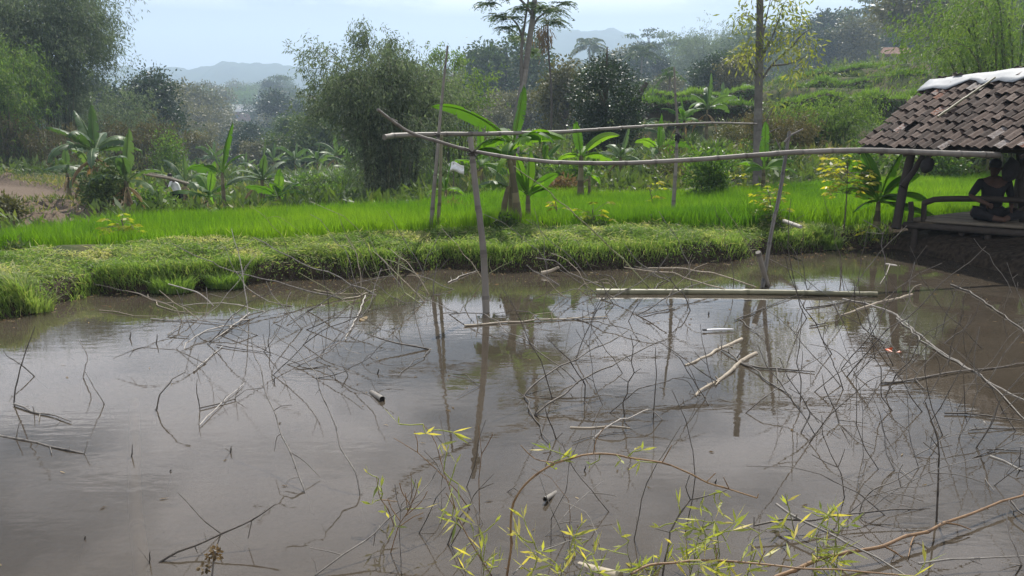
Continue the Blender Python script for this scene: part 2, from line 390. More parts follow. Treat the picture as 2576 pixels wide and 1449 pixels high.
TAB = np.array([
    [.3, .3, .3, .3, .3, .3, .3, .3, .3, .3, .3, .3, .3],
    [-.5, -.5, -.5, -.5, -.4, -.2, .2, .33, .33, .33, .33, .33, .33],
    [-.5, -.5, -.5, -.8, -.7, -.4, .1, .3, .33, .33, .33, .33, .33],
    [-.5, -.5, -.5, -1.1, -1.1, -.7, 0, .3, .5, .5, .5, .4, .4],
    [-.4, -.4, -.6, -1.5, -1.6, -1.1, 0, .8, 2.1, 2.6, 2.4, 1.2, 1.2],
    [.2, .1, -.5, -1.6, -1.8, -1.2, .2, 2.0, 4.2, 5.6, 6.2, 4.5, 4],
    [1, .5, -.5, -1.6, -1.8, -1, .8, 2.4, 4.6, 7.6, 9.2, 8, 7],
    [2, 1, .2, .0, .0, .2, 2.2, 4.2, 6.5, 8.5, 10, 10, 10],
    [4, 3, 2.4, 2.6, 3, 4, 5, 7, 9, 11, 12, 12, 12],
    [7, 7, 7, 6.5, 7, 9, 9, 10, 12, 14, 15, 15, 15],
    [9, 9, 9, 8, 8, 10, 11, 11, 12, 14, 15, 15, 15],
    [6, 6, 6, 6, 6, 6, 8, 9, 10, 10, 10, 10, 10],
    [5] * 13])
def far(y):
    return y * float(np.interp(y, [60, 95, 130], [1.0, 1.9, 2.5]))
FS = np.interp(ROWS, [60, 95, 130], [1.0, 1.9, 2.5])
TAB = 2 + (TAB - 2) * FS[:, None]; ROWS = ROWS * FS
TH = np.arctan((COLS - CX) / F_PX); LR = np.log(ROWS)
def table(X, Y):
    th = np.arctan2(X, np.maximum(Y, 0.01)); r = np.log(np.clip(np.hypot(X, Y) * np.cos(np.clip(th, TH[0], TH[-1])), ROWS[0], ROWS[-1]))
    th = np.clip(th, TH[0], TH[-1])
    i = np.clip(np.searchsorted(TH, th) - 1, 0, len(TH) - 2); j = np.clip(np.searchsorted(LR, r) - 1, 0, len(LR) - 2)
    fx = (th - TH[i]) / (TH[i + 1] - TH[i]); fy = (r - LR[j]) / (LR[j + 1] - LR[j])
    return (TAB[j, i] * (1 - fx) + TAB[j, i + 1] * fx) * (1 - fy) + (TAB[j + 1, i] * (1 - fx) + TAB[j + 1, i + 1] * fx) * fy
def sstep(a, b, x):
    t = np.clip((x - a) / (b - a), 0, 1); return t * t * (3 - 2 * t)
BUNDS = [[tuple(at_z(x, y, -.35)[:2]) for x, y in pl] for pl in
         ([(-300, 440), (0, 452), (120, 465), (250, 486)], [(0, 455), (110, 451), (180, 455)], [(-300, 535), (0, 521), (60, 515), (130, 506), (200, 512), (262, 528)], [(0, 556), (60, 548), (140, 545)])]
DRY = [tuple(at_z(x, y, -.5)[:2]) for x, y in [(-400, 448), (0, 452), (180, 456), (300, 500), (320, 540), (180, 556), (0, 580), (-400, 610)]]
def Hf(X, Y):
    X = np.asarray(X, float); Y = np.asarray(Y, float)
    t = table(X, Y)
    rr = np.hypot(X, Y)
    # terraces on the rising slope at the back
    lev = 1.15
    k = t / lev; st = (np.floor(k) + sstep(0.80, 0.96, k - np.floor(k))) * lev
    wt = sstep(0.6, 1.5, t) * sstep(32, 40, rr) * (1 - sstep(95, 130, rr))
    t = t * (1 - wt) + st * wt
    amp = np.clip((rr - 18) / 40, 0, 1)
    t = t + amp * 0.35 * (vnoise(X, Y, 4.0, 1) - .5) + np.clip((rr - 80) / 100, 0, 1) * 3.0 * (vnoise(X, Y, 30., 2) - .5)
    for b in BUNDS:
        t = t + 0.30 * np.exp(-(segdist(X, Y, b, False) / 0.35) ** 2)
    rd = segdist(X, Y, RICE) * np.where(inside(X, Y, RICE), -1, 1)
    wv = sstep(0.15, 1.1, rd)
    z = 0.33 * (1 - wv) + t * wv
    s = segdist(X, Y, POND); ins = inside(X, Y, POND)
    bump = 0.10 * (vnoise(X, Y, 0.6, 3) - .5) + 0.05 * (vnoise(X, Y, 0.22, 4) - .5)
    prof = np.interp(s, [0, 0.05, 0.14, 0.35, 0.9, 1.4, 2.4], [-0.05, 0.10, 0.22, 0.30, 0.43, 0.46, 0.44]) + bump * sstep(0.08, 0.4, s)
    wb = 1 - sstep(1.25, 2.0, s)
    z = z * (1 - wb) + prof * wb
    z = np.where(ins, np.maximum(-0.9, -0.05 - s * 0.7), z)
    return z
def H1(x, y):
    return float(Hf(np.array([x]), np.array([y]))[0])
def ground_at(px, y):
    z = 0.0
    for _ in range(4):
        x = xat(px, y, z); z = H1(x, y)
    return np.array([xat(px, y, z), y, z])

# ground sheet: polar grid, fine at the bank
th = np.radians(np.concatenate([np.linspace(-88, -34, 90, endpoint=False), np.linspace(-34, 34, 420, endpoint=False), np.linspace(34, 88, 90)]))
rr = np.concatenate([np.linspace(0.4, 8.5, 50, endpoint=False), np.linspace(8.5, 17.5, 190, endpoint=False), np.exp(np.linspace(math.log(17.5), math.log(2300), 420))])
RR, TT = np.meshgrid(rr, th, indexing='ij')
GX, GY = RR * np.sin(TT), RR * np.cos(TT)
GZ = Hf(GX, GY)
nr, ncl = GX.shape
i, j = np.meshgrid(np.arange(nr - 1), np.arange(ncl - 1), indexing='ij')
a = i * ncl + j
gm = MB()
gm.add(np.stack([GX, GY, GZ], -1).reshape(-1, 3), np.stack([a, a + 1, a + ncl + 1, a + ncl], -1).reshape(-1, 4)[:, ::-1], None, True)
m, t = newmat('ground_soil')
at_d = N(t, 'ShaderNodeAttribute', attribute_name='dry'); at_w = N(t, 'ShaderNodeAttribute', attribute_name='mud')
tcn = N(t, 'ShaderNodeTexCoord'); n1 = N(t, 'ShaderNodeTexNoise'); n1.inputs['Scale'].default_value = 1.3; n1.inputs['Detail'].default_value = 8
n2 = N(t, 'ShaderNodeTexNoise'); n2.inputs['Scale'].default_value = 14; n2.inputs['Detail'].default_value = 6
L(t, tcn.outputs['Object'], n1.inputs['Vector']); L(t, tcn.outputs['Object'], n2.inputs['Vector'])
r1 = ramp(t, [(0.3, (0.025, 0.038, 0.015)), (0.5, (0.055, 0.068, 0.028)), (0.68, (0.13, 0.11, 0.062))]); L(t, n1.outputs['Fac'], r1.inputs[0])
r2 = ramp(t, [(0.3, (0.085, 0.064, 0.048)), (0.7, (0.175, 0.135, 0.10))]); L(t, n2.outputs['Fac'], r2.inputs[0])
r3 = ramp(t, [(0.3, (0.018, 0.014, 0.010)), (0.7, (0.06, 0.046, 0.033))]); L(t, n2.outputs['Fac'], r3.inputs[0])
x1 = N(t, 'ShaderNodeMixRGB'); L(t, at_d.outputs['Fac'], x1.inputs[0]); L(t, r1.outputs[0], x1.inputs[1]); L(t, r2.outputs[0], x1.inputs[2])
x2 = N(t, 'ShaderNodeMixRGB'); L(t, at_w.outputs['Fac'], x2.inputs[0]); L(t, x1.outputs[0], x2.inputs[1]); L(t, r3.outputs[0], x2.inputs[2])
p = N(t, 'ShaderNodeBsdfPrincipled'); p.inputs['Roughness'].default_value = 0.95; p.inputs['Specular IOR Level'].default_value = 0.1
b = N(t, 'ShaderNodeBump'); b.inputs['Strength'].default_value = 0.7; b.inputs['Distance'].default_value = 0.05
L(t, n2.outputs['Fac'], b.inputs['Height']); L(t, b.outputs[0], p.inputs['Normal'])
L(t, x2.outputs[0], p.inputs['Base Color'])
o = N(t, 'ShaderNodeOutputMaterial'); L(t, p.outputs[0], o.inputs[0])
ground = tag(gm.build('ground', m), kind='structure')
fx, fy = GX.ravel(), GY.ravel()
dryv = np.where(inside(fx, fy, DRY), 1.0, np.exp(-(segdist(fx, fy, DRY) / 0.8) ** 2)) * (1 - np.where(inside(fx, fy, RICE), 1, 0))
sdv = segdist(fx, fy, POND)
mud_shade_v = np.maximum(np.where(inside(fx, fy, POND), 1, 1 - sstep(0.1, 0.5, sdv)), np.where(inside(fx, fy, RICE), .8, 0))
hut_shade = (fx > np.interp(fy, [9, 12, 15.3, 16.5], [6.8, 6.6, 6.1, 6.4])) * (fy < 16.3) * (fy > 3) * (fx < 11)
mud_shade_v = np.maximum(mud_shade_v, hut_shade * 1.0); dryv = dryv * (1 - hut_shade)  # hut's shade painted into the ground, using the dark mud colour
for nm, v in (('dry', dryv), ('mud', mud_shade_v)):
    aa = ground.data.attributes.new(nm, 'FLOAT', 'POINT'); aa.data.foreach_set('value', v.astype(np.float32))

# water
wm = MB()
PW = np.array(POND); cen = PW.mean(0)
PWx = PW + (PW - cen) / np.linalg.norm(PW - cen, axis=1)[:, None] * 0.25
V = np.vstack([np.c_[PWx, np.zeros(len(PWx))]])
me = bpy.data.meshes.new('water'); me.from_pydata([tuple(v) for v in V], [], [list(range(len(V)))[::-1]]); me.update()
if me.polygons[0].normal.z < 0: me.flip_normals()
water = bpy.data.objects.new('water', me); col.objects.link(water); tag(water, kind='structure')
m, t = newmat('muddy_water')
tcn = N(t, 'ShaderNodeTexCoord')
mp = N(t, 'ShaderNodeMapping'); mp.inputs['Scale'].default_value = (0.8, 1.6, 1); L(t, tcn.outputs['Object'], mp.inputs[0])
n1 = N(t, 'ShaderNodeTexNoise'); n1.inputs['Scale'].default_value = 7; n1.inputs['Detail'].default_value = 3; n1.inputs['Roughness'].default_value = 0.45
L(t, mp.outputs[0], n1.inputs['Vector'])
n2 = N(t, 'ShaderNodeTexNoise'); n2.inputs['Scale'].default_value = 0.55; n2.inputs['Detail'].default_value = 3
L(t, tcn.outputs['Object'], n2.inputs['Vector'])
calm = ramp(t, [(0.36, (0.12,) * 3), (0.62, (1,) * 3)]); L(t, n2.outputs['Fac'], calm.inputs[0])
ml = N(t, 'ShaderNodeMath', operation='MULTIPLY'); L(t, n1.outputs['Fac'], ml.inputs[0]); L(t, calm.outputs[0], ml.inputs[1])
b = N(t, 'ShaderNodeBump'); b.inputs['Strength'].default_value = 1.0; b.inputs['Distance'].default_value = 0.0014
L(t, ml.outputs[0], b.inputs['Height'])
n3 = N(t, 'ShaderNodeTexNoise'); n3.inputs['Scale'].default_value = 1.1; n3.inputs['Detail'].default_value = 5
L(t, tcn.outputs['Object'], n3.inputs['Vector'])
mr = ramp(t, [(0.35, (0.058, 0.048, 0.036)), (0.68, (0.082, 0.068, 0.051))]); L(t, n3.outputs['Fac'], mr.inputs[0])
df = N(t, 'ShaderNodeBsdfDiffuse'); L(t, mr.outputs[0], df.inputs[0])
tr = N(t, 'ShaderNodeBsdfTransparent'); tr.inputs[0].default_value = (0.85, 0.8, 0.7, 1)
mx = N(t, 'ShaderNodeMixShader'); mx.inputs[0].default_value = 0.22; L(t, df.outputs[0], mx.inputs[1]); L(t, tr.outputs[0], mx.inputs[2])
gl = N(t, 'ShaderNodeBsdfGlossy'); gl.inputs['Roughness'].default_value = 0.0; L(t, b.outputs[0], gl.inputs['Normal'])
fr = N(t, 'ShaderNodeFresnel'); fr.inputs['IOR'].default_value = 1.333; L(t, b.outputs[0], fr.inputs['Normal'])
m2 = N(t, 'ShaderNodeMixShader'); L(t, fr.outputs[0], m2.inputs[0]); L(t, mx.outputs[0], m2.inputs[1]); L(t, gl.outputs[0], m2.inputs[2])
o = N(t, 'ShaderNodeOutputMaterial'); L(t, m2.outputs[0], o.inputs[0])
me.materials.append(m)

# far hills
def hill(name, prof, ycrest, yfoot, yback, seed):
    rng = np.random.default_rng(seed)
    pr = np.array(prof, float)
    xs = np.linspace(pr[0, 0], pr[-1, 0], 260)
    ys = np.interp(xs, pr[:, 0], pr[:, 1]) + rng.normal(size=260) * 0.8
    mb = MB(); rows = []
    crest = np.array([at_y(x, y, ycrest) for x, y in zip(xs, ys)])
    for f in np.linspace(0, 1, 26):
        yy = yfoot + (ycrest - yfoot) * f
        z = 0 + crest[:, 2] * (f ** 0.8)
        X = crest[:, 0] * (1 - (1 - f) * 0.1)
        z = z + (vnoise(X, np.full_like(X, yy), 75, seed) - .5) * 14 * np.sin(np.pi * f) + (vnoise(X, np.full_like(X, yy), 22, seed + 1) - .5) * 11
        rows.append(np.stack([X, np.full_like(X, yy), z], -1))
    for f in np.linspace(1, 0, 6)[1:]:
        rows.append(np.stack([crest[:, 0], np.full(260, yback + (ycrest - yback) * f), crest[:, 2] * f], -1))
    G = np.array(rows); nr_, nc_ = G.shape[:2]
    i, j = np.meshgrid(np.arange(nr_ - 1), np.arange(nc_ - 1), indexing='ij'); a = i * nc_ + j
    mb.add(G.reshape(-1, 3), np.stack([a, a + 1, a + nc_ + 1, a + nc_], -1).reshape(-1, 4), rng.random((nr_ - 1) * (nc_ - 1)), True)
    return tag(mb.build(name, M['hill_forest']), kind='structure')
hill('hills', [(-900, 190), (-300, 200), (0, 185), (330, 172), (400, 164), (480, 172), (540, 166), (556, 155), (600, 154), (700, 159), (760, 168), (810, 182), (900, 205), (1050, 215), (1200, 235)], 1600, 1150, 1900, 5)
hill('mountain', [(1000, 220), (1150, 160), (1250, 120), (1340, 88), (1390, 72), (1440, 74), (1480, 82), (1500, 76), (1555, 75), (1590, 84), (1620, 100), (1700, 115), (1900, 125), (2300, 130), (2900, 120)], 1750, 1250, 2050, 9)

# ------------------------------------------------------------------ vegetation builders (local coords, base at origin)
def bez(p0, p1, p2, n):
    t = np.linspace(0, 1, n)[:, None]
    return (1 - t) ** 2 * p0 + 2 * t * (1 - t) * p1 + t * t * p2
def thing(name, label, cat, group=None):
    return tag(empty(name), label, cat, group)

def bamboo(name, label, seed, h, spread, nculm, nleaf, mat, leaf=(0.28, 0.05), r0=0.5, droop=0.35, spray=0.45, low=0.25, tall=0, group=None, cat='bamboo'):
    rng = np.random.default_rng(seed)
    root = thing(name, label, cat, group)
    cm_, lm = MB(), MB()
    P = []; Wt = []; Rn = []
    for k in range(nculm):
        az = rng.uniform(0, 2 * np.pi); o = np.array([math.cos(az), math.sin(az), 0])
        b = o * r0 * math.sqrt(rng.random()); hh = h * rng.uniform(0.62, 1.0); sd = spread * rng.uniform(0.25, 1.0)
        if k < tall: hh = h * rng.uniform(1.08, 1.2); sd *= 0.5
        p = bez(b, b + o * sd * 0.15 + np.array([0, 0, hh * 1.12]), b + o * sd + np.array([0, 0, hh * (1 - droop * rng.uniform(.4, 1))]), 14)
        p += rng.normal(size=p.shape) * 0.02
        tube(cm_, p, np.linspace(0.012 * h ** .5 + .008, 0.004, 14), 5, rng.uniform(.2, .9), False)
        m_ = int(nleaf / nculm)
        tt = low + (1 - low) * rng.random(m_) ** 0.95
        idx = tt * 13; i0 = np.clip(idx.astype(int), 0, 12); f = (idx - i0)[:, None]
        base = p[i0] * (1 - f) + p[i0 + 1] * f
        # sprays: several leaves share an offset
        ns = max(3, m_ // 9); sid = rng.integers(0, ns, m_)
        st = low + (1 - low) * rng.random(ns) ** 0.9
        si = np.clip((st * 13).astype(int), 0, 12)
        off = rng.normal(size=(ns, 3)) * spray * np.array([1, 1, .6]) * (0.35 + 1.1 * np.sin(np.pi * np.clip(st, 0, .97)) ** .8)[:, None]
        if k < tall: st = .80 + .2 * rng.random(ns); si = np.clip((st * 13).astype(int), 0, 12); off = rng.normal(size=(ns, 3)) * .22
        C = p[si][sid] + off[sid] + rng.normal(size=(m_, 3)) * 0.09 * spray / .45
        C[:, 2] = np.maximum(C[:, 2], 0.1)
        D = rng.normal(size=(m_, 3)) * 0.55 + np.array([0, 0, -0.75]) + o * 0.3
        rn = 0.18 + 0.5 * rng.random(ns)[sid] + 0.28 * rng.random(m_)
        leaves(lm, C, D, leaf[0] * rng.uniform(.6, 1.3, m_), leaf[1] * rng.uniform(.7, 1.3, m_), rng, rn)
    cm_.build('stems', M['culm'], root).name = 'culm'
    lm.build('foliage', M[mat], root)
    return root

def broad(name, label, seed, h, wd, nclump, per, mat, leaf=0.22, shape='round', trunk=0.35, sig=0.16, group=None, bark='bark', cat='tree', lean=0.0, lr=0.55):
    rng = np.random.default_rng(seed)
    root = thing(name, label, cat, group)
    tm, lm = MB(), MB()
    hc = h * (1 - trunk)
    C = []
    while len(C) < nclump:
        q = rng.uniform(-1, 1, 3)
        if shape == 'cone':
            zt = (q[2] + 1) / 2; rad = (0.25 + 0.75 * math.sin(min(1, (1 - zt) * 1.25) * math.pi / 2)) * (0.8 if zt < .12 else 1)
            if math.hypot(q[0], q[1]) > rad: continue
            p = np.array([q[0] * wd / 2, q[1] * wd / 2, h * trunk + hc * zt])
        elif shape == 'flat':
            tier = rng.integers(0, 4); zt = [0.45, 0.65, 0.82, 1.0][tier]; rad = [0.75, 1.0, 0.85, 0.55][tier]
            if math.hypot(q[0], q[1]) > rad: continue
            p = np.array([q[0] * wd / 2, q[1] * wd / 2, h * trunk + hc * zt + q[2] * 0.03 * h])
        else:
            l = np.linalg.norm(q)
            if l > 1 or l < 0.35: continue
            bump_ = 1 + 0.22 * math.sin(3.1 * q[0] + seed) * math.cos(2.7 * q[2] + seed * 2)
            p = np.array([q[0] * wd / 2 * bump_, q[1] * wd / 2 * bump_, h * trunk + hc * (0.5 + 0.5 * q[2] * bump_)])
        C.append(p)
    C = np.array(C); C[:, 0] += lean * C[:, 2]
    top = np.array([lean * h * .9, 0, h * (0.9 if shape != 'flat' else 0.97)])
    tp = bez(np.zeros(3), np.array([0.03 * h * rng.normal(), 0.03 * h * rng.normal(), h * .5]), top, 10)
    r0 = 0.022 * h + 0.02
    tube(tm, tp, np.linspace(r0, r0 * .18, 10), 7, 0.5)
    for c in C[::max(1, nclump // 14)]:
        k = int(np.clip((c[2] / h) * 9 - 2, 1, 8)); tube(tm, bez(tp[k], (tp[k] + c) / 2 + np.array([0, 0, .05 * h]), c, 6), np.linspace(r0 * .32, r0 * .06, 6), 4, rng.uniform(.3, .7), False)
    n = nclump * per; ci = np.repeat(np.arange(nclump), per)
    sg = sig * wd * np.array([1, 1, 0.75 if shape != 'flat' else 0.16])
    off = rng.normal(size=(n, 3)) * sg
    P = C[ci] + off
    D = off / (np.linalg.norm(off, axis=1)[:, None] + 1e-6) + rng.normal(size=(n, 3)) * .7 + np.array([0, 0, -0.15])
    rn = 0.1 + 0.45 * rng.random(nclump)[ci] + 0.4 * rng.random(n)
    leaves(lm, P, D, leaf * rng.uniform(.6, 1.3, n), leaf * lr * rng.uniform(.7, 1.3, n), rng, rn)
    tm.build('trunk', M[bark], root); lm.build('crown', M[mat], root)
    return root

def palm(name, label, seed, h, fl, nf=18, group=None, mat='leaf_mid', lean=0.04):
    rng = np.random.default_rng(seed)
    root = thing(name, label, 'palm', group)
    tm, lm = MB(), MB()
    tp = bez(np.zeros(3), np.array([lean * h * 1.5, 0, h * .5]), np.array([lean * h, 0, h]), 12)
    tube(tm, tp, np.linspace(.14, .08, 12), 6, np.linspace(.3, .6, 12))
    for k in range(nf):
        az = k * 2.4 + rng.uniform(-.2, .2); e = rng.uniform(-.5, 1.1)
        o = np.array([math.cos(az), math.sin(az), 0])
        p = bez(tp[-1], tp[-1] + o * fl * .5 * math.cos(e * .7) + np.array([0, 0, fl * (.15 + .5 * max(e, -.1))]), tp[-1] + o * fl * .9 * math.cos(e * .8) + np.array([0, 0, fl * (e * .5 - .35)]), 16)
        tube(lm, p, np.linspace(.025, .006, 16), 3, .6, False)
        s = np.cross(p[8] - p[0], [0, 0, 1.]); s /= np.linalg.norm(s)
        tt = np.linspace(.12, 1, 40); ip = np.clip((tt * 15).astype(int), 0, 14); f = (tt * 15 - ip)[:, None]
        c = p[ip] * (1 - f) + p[np.minimum(ip + 1, 15)] * f
        for sg in (-1, 1):
            D = np.tile(s * sg, (40, 1)) + np.array([0, 0, -.55]) + (p[12] - p[4]) / np.linalg.norm(p[12] - p[4]) * .6 + rng.normal(size=(40, 3)) * .08
            leaves(lm, c, D, fl * .26 * np.sin(np.pi * (tt * .8 + .15)), fl * .035, rng, .35 + .4 * rng.random(40))
    tm.build('trunk', M['bark_pale'], root); lm.build('crown', M[mat], root)
    return root

def banana_leaf(L_, W_, el, droop, az, rng, fold=0.35, tear=0.25, roll=0.0):
    """one banana blade with petiole, split along the side veins"""
    mb = MB()
    o = np.array([math.cos(az), math.sin(az), 0]); up = np.array([0, 0, 1.])
    n = 26
    t = np.linspace(0, 1, n); ang = el - droop * (t ** 1.5)
    d = np.cos(ang)[:, None] * o + np.sin(ang)[:, None] * up
    p = np.vstack([[0, 0, 0], np.cumsum(d[:-1] * L_ / (n - 1), 0)])
    side0 = np.cross(o, up); nrm0 = np.cross(side0, d)
    side = side0 * math.cos(roll) + nrm0 * math.sin(roll); nrm = nrm0 * math.cos(roll) - side0 * math.sin(roll)
    tube(mb, p, np.linspace(.028 * L_ ** .5, .004, n), 5, .95, False)
    s0 = 0.16
    u = np.clip((t - s0) / (1 - s0), 0, 1)
    wd = W_ / 2 * np.clip(np.sin(np.pi * u ** .75), 0, 1) ** .6 * (u > 0)
    shade = rng.uniform(.15, .85)
    for sg in (-1, 1):
        sag = fold * (1 + .25 * np.sin(t * 9 + rng.uniform(0, 6)))
        edge = p + side * sg * (wd * np.cos(sag))[:, None] + nrm * (wd * np.sin(sag) * -1)[:, None]
        i = 0
        start = int(s0 * n)
        j = start
        while j < n - 1:
            k = min(n - 1, j + (rng.integers(1, 4) if rng.random() < tear * 2 else rng.integers(4, 9)))
            idx = np.arange(j, k + 1)
            e = edge[idx].copy(); mid = (p[idx] + e) / 2 + nrm[idx] * 0.03 * W_
            if rng.random() < tear * 1.6:
                sh = rng.normal() * .05 * W_; e += d[idx] * sh - up * abs(rng.normal()) * .10 * W_
                e[-1] = e[-1] - d[k] * .012 * L_ * 1.5
            m_ = len(idx)
            Vv = np.vstack([p[idx], mid, e]); q = np.arange(m_ - 1)
            F1 = np.stack([q, q + 1, q + 1 + m_, q + m_], -1); F2 = F1 + m_
            mb.add(Vv, np.vstack([F1, F2]), np.clip(shade + rng.normal() * .06, 0, 1), True)
            j = k
    return mb
def banana(name, label, seed, stem_h, nleaf, L_, W_, mat='banana', spec=None, r=0.10, tear=.25, group='banana plants', dry=1, lean=(0, 0), cat='banana plant'):
    rng = np.random.default_rng(seed)
    root = thing(name, label, cat, group)
    sm = MB()
    top = np.array([lean[0], lean[1], stem_h])
    tp = bez(np.zeros(3), np.array([0, 0, stem_h * .5]), top, 9)
    tube(sm, tp, np.linspace(r, r * .45, 9) * (1 + .06 * rng.normal(size=9)), 9, rng.uniform(.25, .75, 9))
    sm.build('stem', M['banana_stem'], root)
    specs = spec or []
    if not specs:
        for k in range(nleaf):
            e = R(85 - 75 * (k / max(1, nleaf - 1)) ** .8 + rng.uniform(-8, 8))
            specs.append((k * 137.5 + rng.uniform(-20, 20), e, L_ * rng.uniform(.75, 1.1), W_ * rng.uniform(.8, 1.1), rng.uniform(.7, 2.0) if k else .15))
    for sp_ in specs:
        az, e, l, w_, dr = sp_[:5]; ro = R(sp_[5]) if len(sp_) > 5 else rng.normal() * .5
        lf = banana_leaf(l, w_, e, dr, R(az), rng, rng.uniform(.1, .6), tear, ro).build('leaf', M[mat], root)
        lf.location = top * .97
    for k in range(dry):
        lf = banana_leaf(L_ * .7, W_ * .45, R(-20), 1.3, rng.uniform(0, 6.28), rng, .9, .6).build('dead_leaf', M['dry_leaf'], root)
        lf.location = top * .85
    return root

def cassava(name, label, seed, h, nleaf, size, mat='leaf_yellow', spread=.35, cat='plant', group=None, bushy=False):
    rng = np.random.default_rng(seed)
    root = thing(name, label, cat, group)
    sm, lm = MB(), MB()
    tp = bez(np.zeros(3), np.array([.03, 0, h * .5]), np.array([.05 * rng.normal(), .05 * rng.normal(), h]), 8)
    tube(sm, tp, np.linspace(.014, .007, 8), 5, .5)
    for k in range(nleaf):
        t_ = rng.uniform(.15 if bushy else .6, 1); b_ = tp[int(t_ * 7)]
        az = rng.uniform(0, 6.28); e = rng.uniform(-.3, .9); l = spread * rng.uniform(.4, 1.1)
        tip = b_ + np.array([math.cos(az) * math.cos(e), math.sin(az) * math.cos(e), math.sin(e)]) * l
        tube(sm, bez(b_, (b_ + tip) / 2 + np.array([0, 0, .03]), tip, 4), .003, 3, .7, False)
        nn = 6; ang = az + np.linspace(-2.0, 2.0, nn)
        D = np.stack([np.cos(ang), np.sin(ang), np.full(nn, -.35) + rng.normal(size=nn) * .15], -1)
        leaves(lm, np.tile(tip, (nn, 1)), D, size * (1 - .35 * np.abs(np.linspace(-1, 1, nn))), size * .3, rng, np.full(nn, rng.uniform(.1, .9)) + rng.normal(size=nn) * .06)
    sm.build('stem', M['bark'], root); lm.build('foliage', M[mat], root)
    return root

def blades(mb, base, h, wd, lean, rng, rnd, az=None):
    """bent grass blades: two-step ribbons"""
    n = len(base); az = rng.uniform(0, 6.283, n) if az is None else az
    h = np.broadcast_to(h, (n,)); wd = np.broadcast_to(wd, (n,)); lean = np.broadcast_to(lean, (n,))
    o = np.stack([np.cos(az), np.sin(az), np.zeros(n)], -1); fa = az + rng.uniform(.6, 2.5, n); s = np.stack([np.cos(fa), np.sin(fa), np.zeros(n)], -1)
    up = np.array([0, 0, 1.])
    m_ = base + up * (h * .6)[:, None] + o * (h * lean * .35)[:, None]
    tp = base + up * (h * np.sqrt(np.clip(1 - (lean * .55) ** 2, .1, 1)))[:, None] + o * (h * lean)[:, None]
    w2 = (wd / 2)[:, None]
    V = np.stack([base - s * w2, base + s * w2, m_ - s * w2 * .8, m_ + s * w2 * .8, tp], 1).reshape(-1, 3)
    k = np.arange(n) * 5
    # two faces per blade share the vertices
    rn = np.clip(rnd, 0, 1)
    mb.add(V, np.stack([k, k + 1, k + 3, k + 2], -1), rn)
    off = mb.n - len(V)
    mb.fl.append((np.stack([k + 2, k + 3, k + 4], -1) + off, np.broadcast_to(rn, (n,)), False))

def reed(name, label, seed, h, nb, spread, mat='reed', wd=.035, group=None, cat='tall grass'):
    rng = np.random.default_rng(seed)
    mb = MB()
    az = rng.uniform(0, 6.28, nb); rad = spread * .35 * np.sqrt(rng.random(nb))
    base = np.stack([np.cos(az) * rad, np.sin(az) * rad, np.zeros(nb)], -1)
    hh = h * rng.uniform(.3, 1, nb)
    base[:, 2] += rng.uniform(0, .45, nb) * h * .5
    blades(mb, base, hh * .75, wd * rng.uniform(.6, 1.3, nb), rng.uniform(.15, .95, nb), rng, .15 + .35 * rng.random(nb) + .4 * rng.random(nb) ** 2, az + rng.normal(size=nb) * .7)
    o = mb.build(name, M[mat])
    return tag(o, label, cat, group)

def shrub(name, label, seed, h, wd, n, mat, leaf=.1, group=None, lr=.5, cat='shrub'):
    rng = np.random.default_rng(seed)
    root = thing(name, label, cat, group)
    sm, lm = MB(), MB()
    K = 16
    c = rng.normal(size=(K, 3)); c /= np.linalg.norm(c, axis=1)[:, None]; c[:, 2] = np.abs(c[:, 2])
    c = c * np.array([wd * .38, wd * .38, h * .62]) * rng.uniform(.55, 1.05, (K, 1)) + np.array([0, 0, h * .18])
    ci = rng.integers(0, K, n); off = rng.normal(size=(n, 3)) * np.array([wd, wd, h]) * .13
    P = c[ci] + off; P[:, 2] = np.maximum(P[:, 2], .02)
    leaves(lm, P, off / (np.linalg.norm(off, axis=1)[:, None] + 1e-6) + rng.normal(size=(n, 3)) * .6 + np.array([0, 0, .25]), leaf * rng.uniform(.6, 1.3, n), leaf * lr, rng, .1 + .4 * rng.random(K)[ci] + .45 * rng.random(n))
    for q in c[::2]:
        tube(sm, bez(np.array([q[0] * .12, q[1] * .12, 0]), np.array([q[0] * .4, q[1] * .4, q[2] * .6]), q, 5), np.linspace(.018, .005, 5), 4, .4, False)
    sm.build('stem', M['bark'], root); lm.build('foliage', M[mat], root)
    return root
def put(o, px, y, rz=None, s=1.0, sink=0.05, seed=0):
    f_ = far(y) / y
    g = ground_at(px, far(y))
    o.location = (g[0], g[1], g[2] - sink * f_)
    o.rotation_euler = (0, 0, (seed * 1.7) % 6.28 if rz is None else rz)
    o.scale = tuple(q * f_ for q in s) if hasattr(s, '__len__') else (s * f_,) * 3
    return o
def hgt(px, y, py_top):
    """height above the ground at (px, y) that reaches image row py_top"""
    return (at_y(px, py_top, far(y))[2] - ground_at(px, far(y))[2]) * y / far(y)

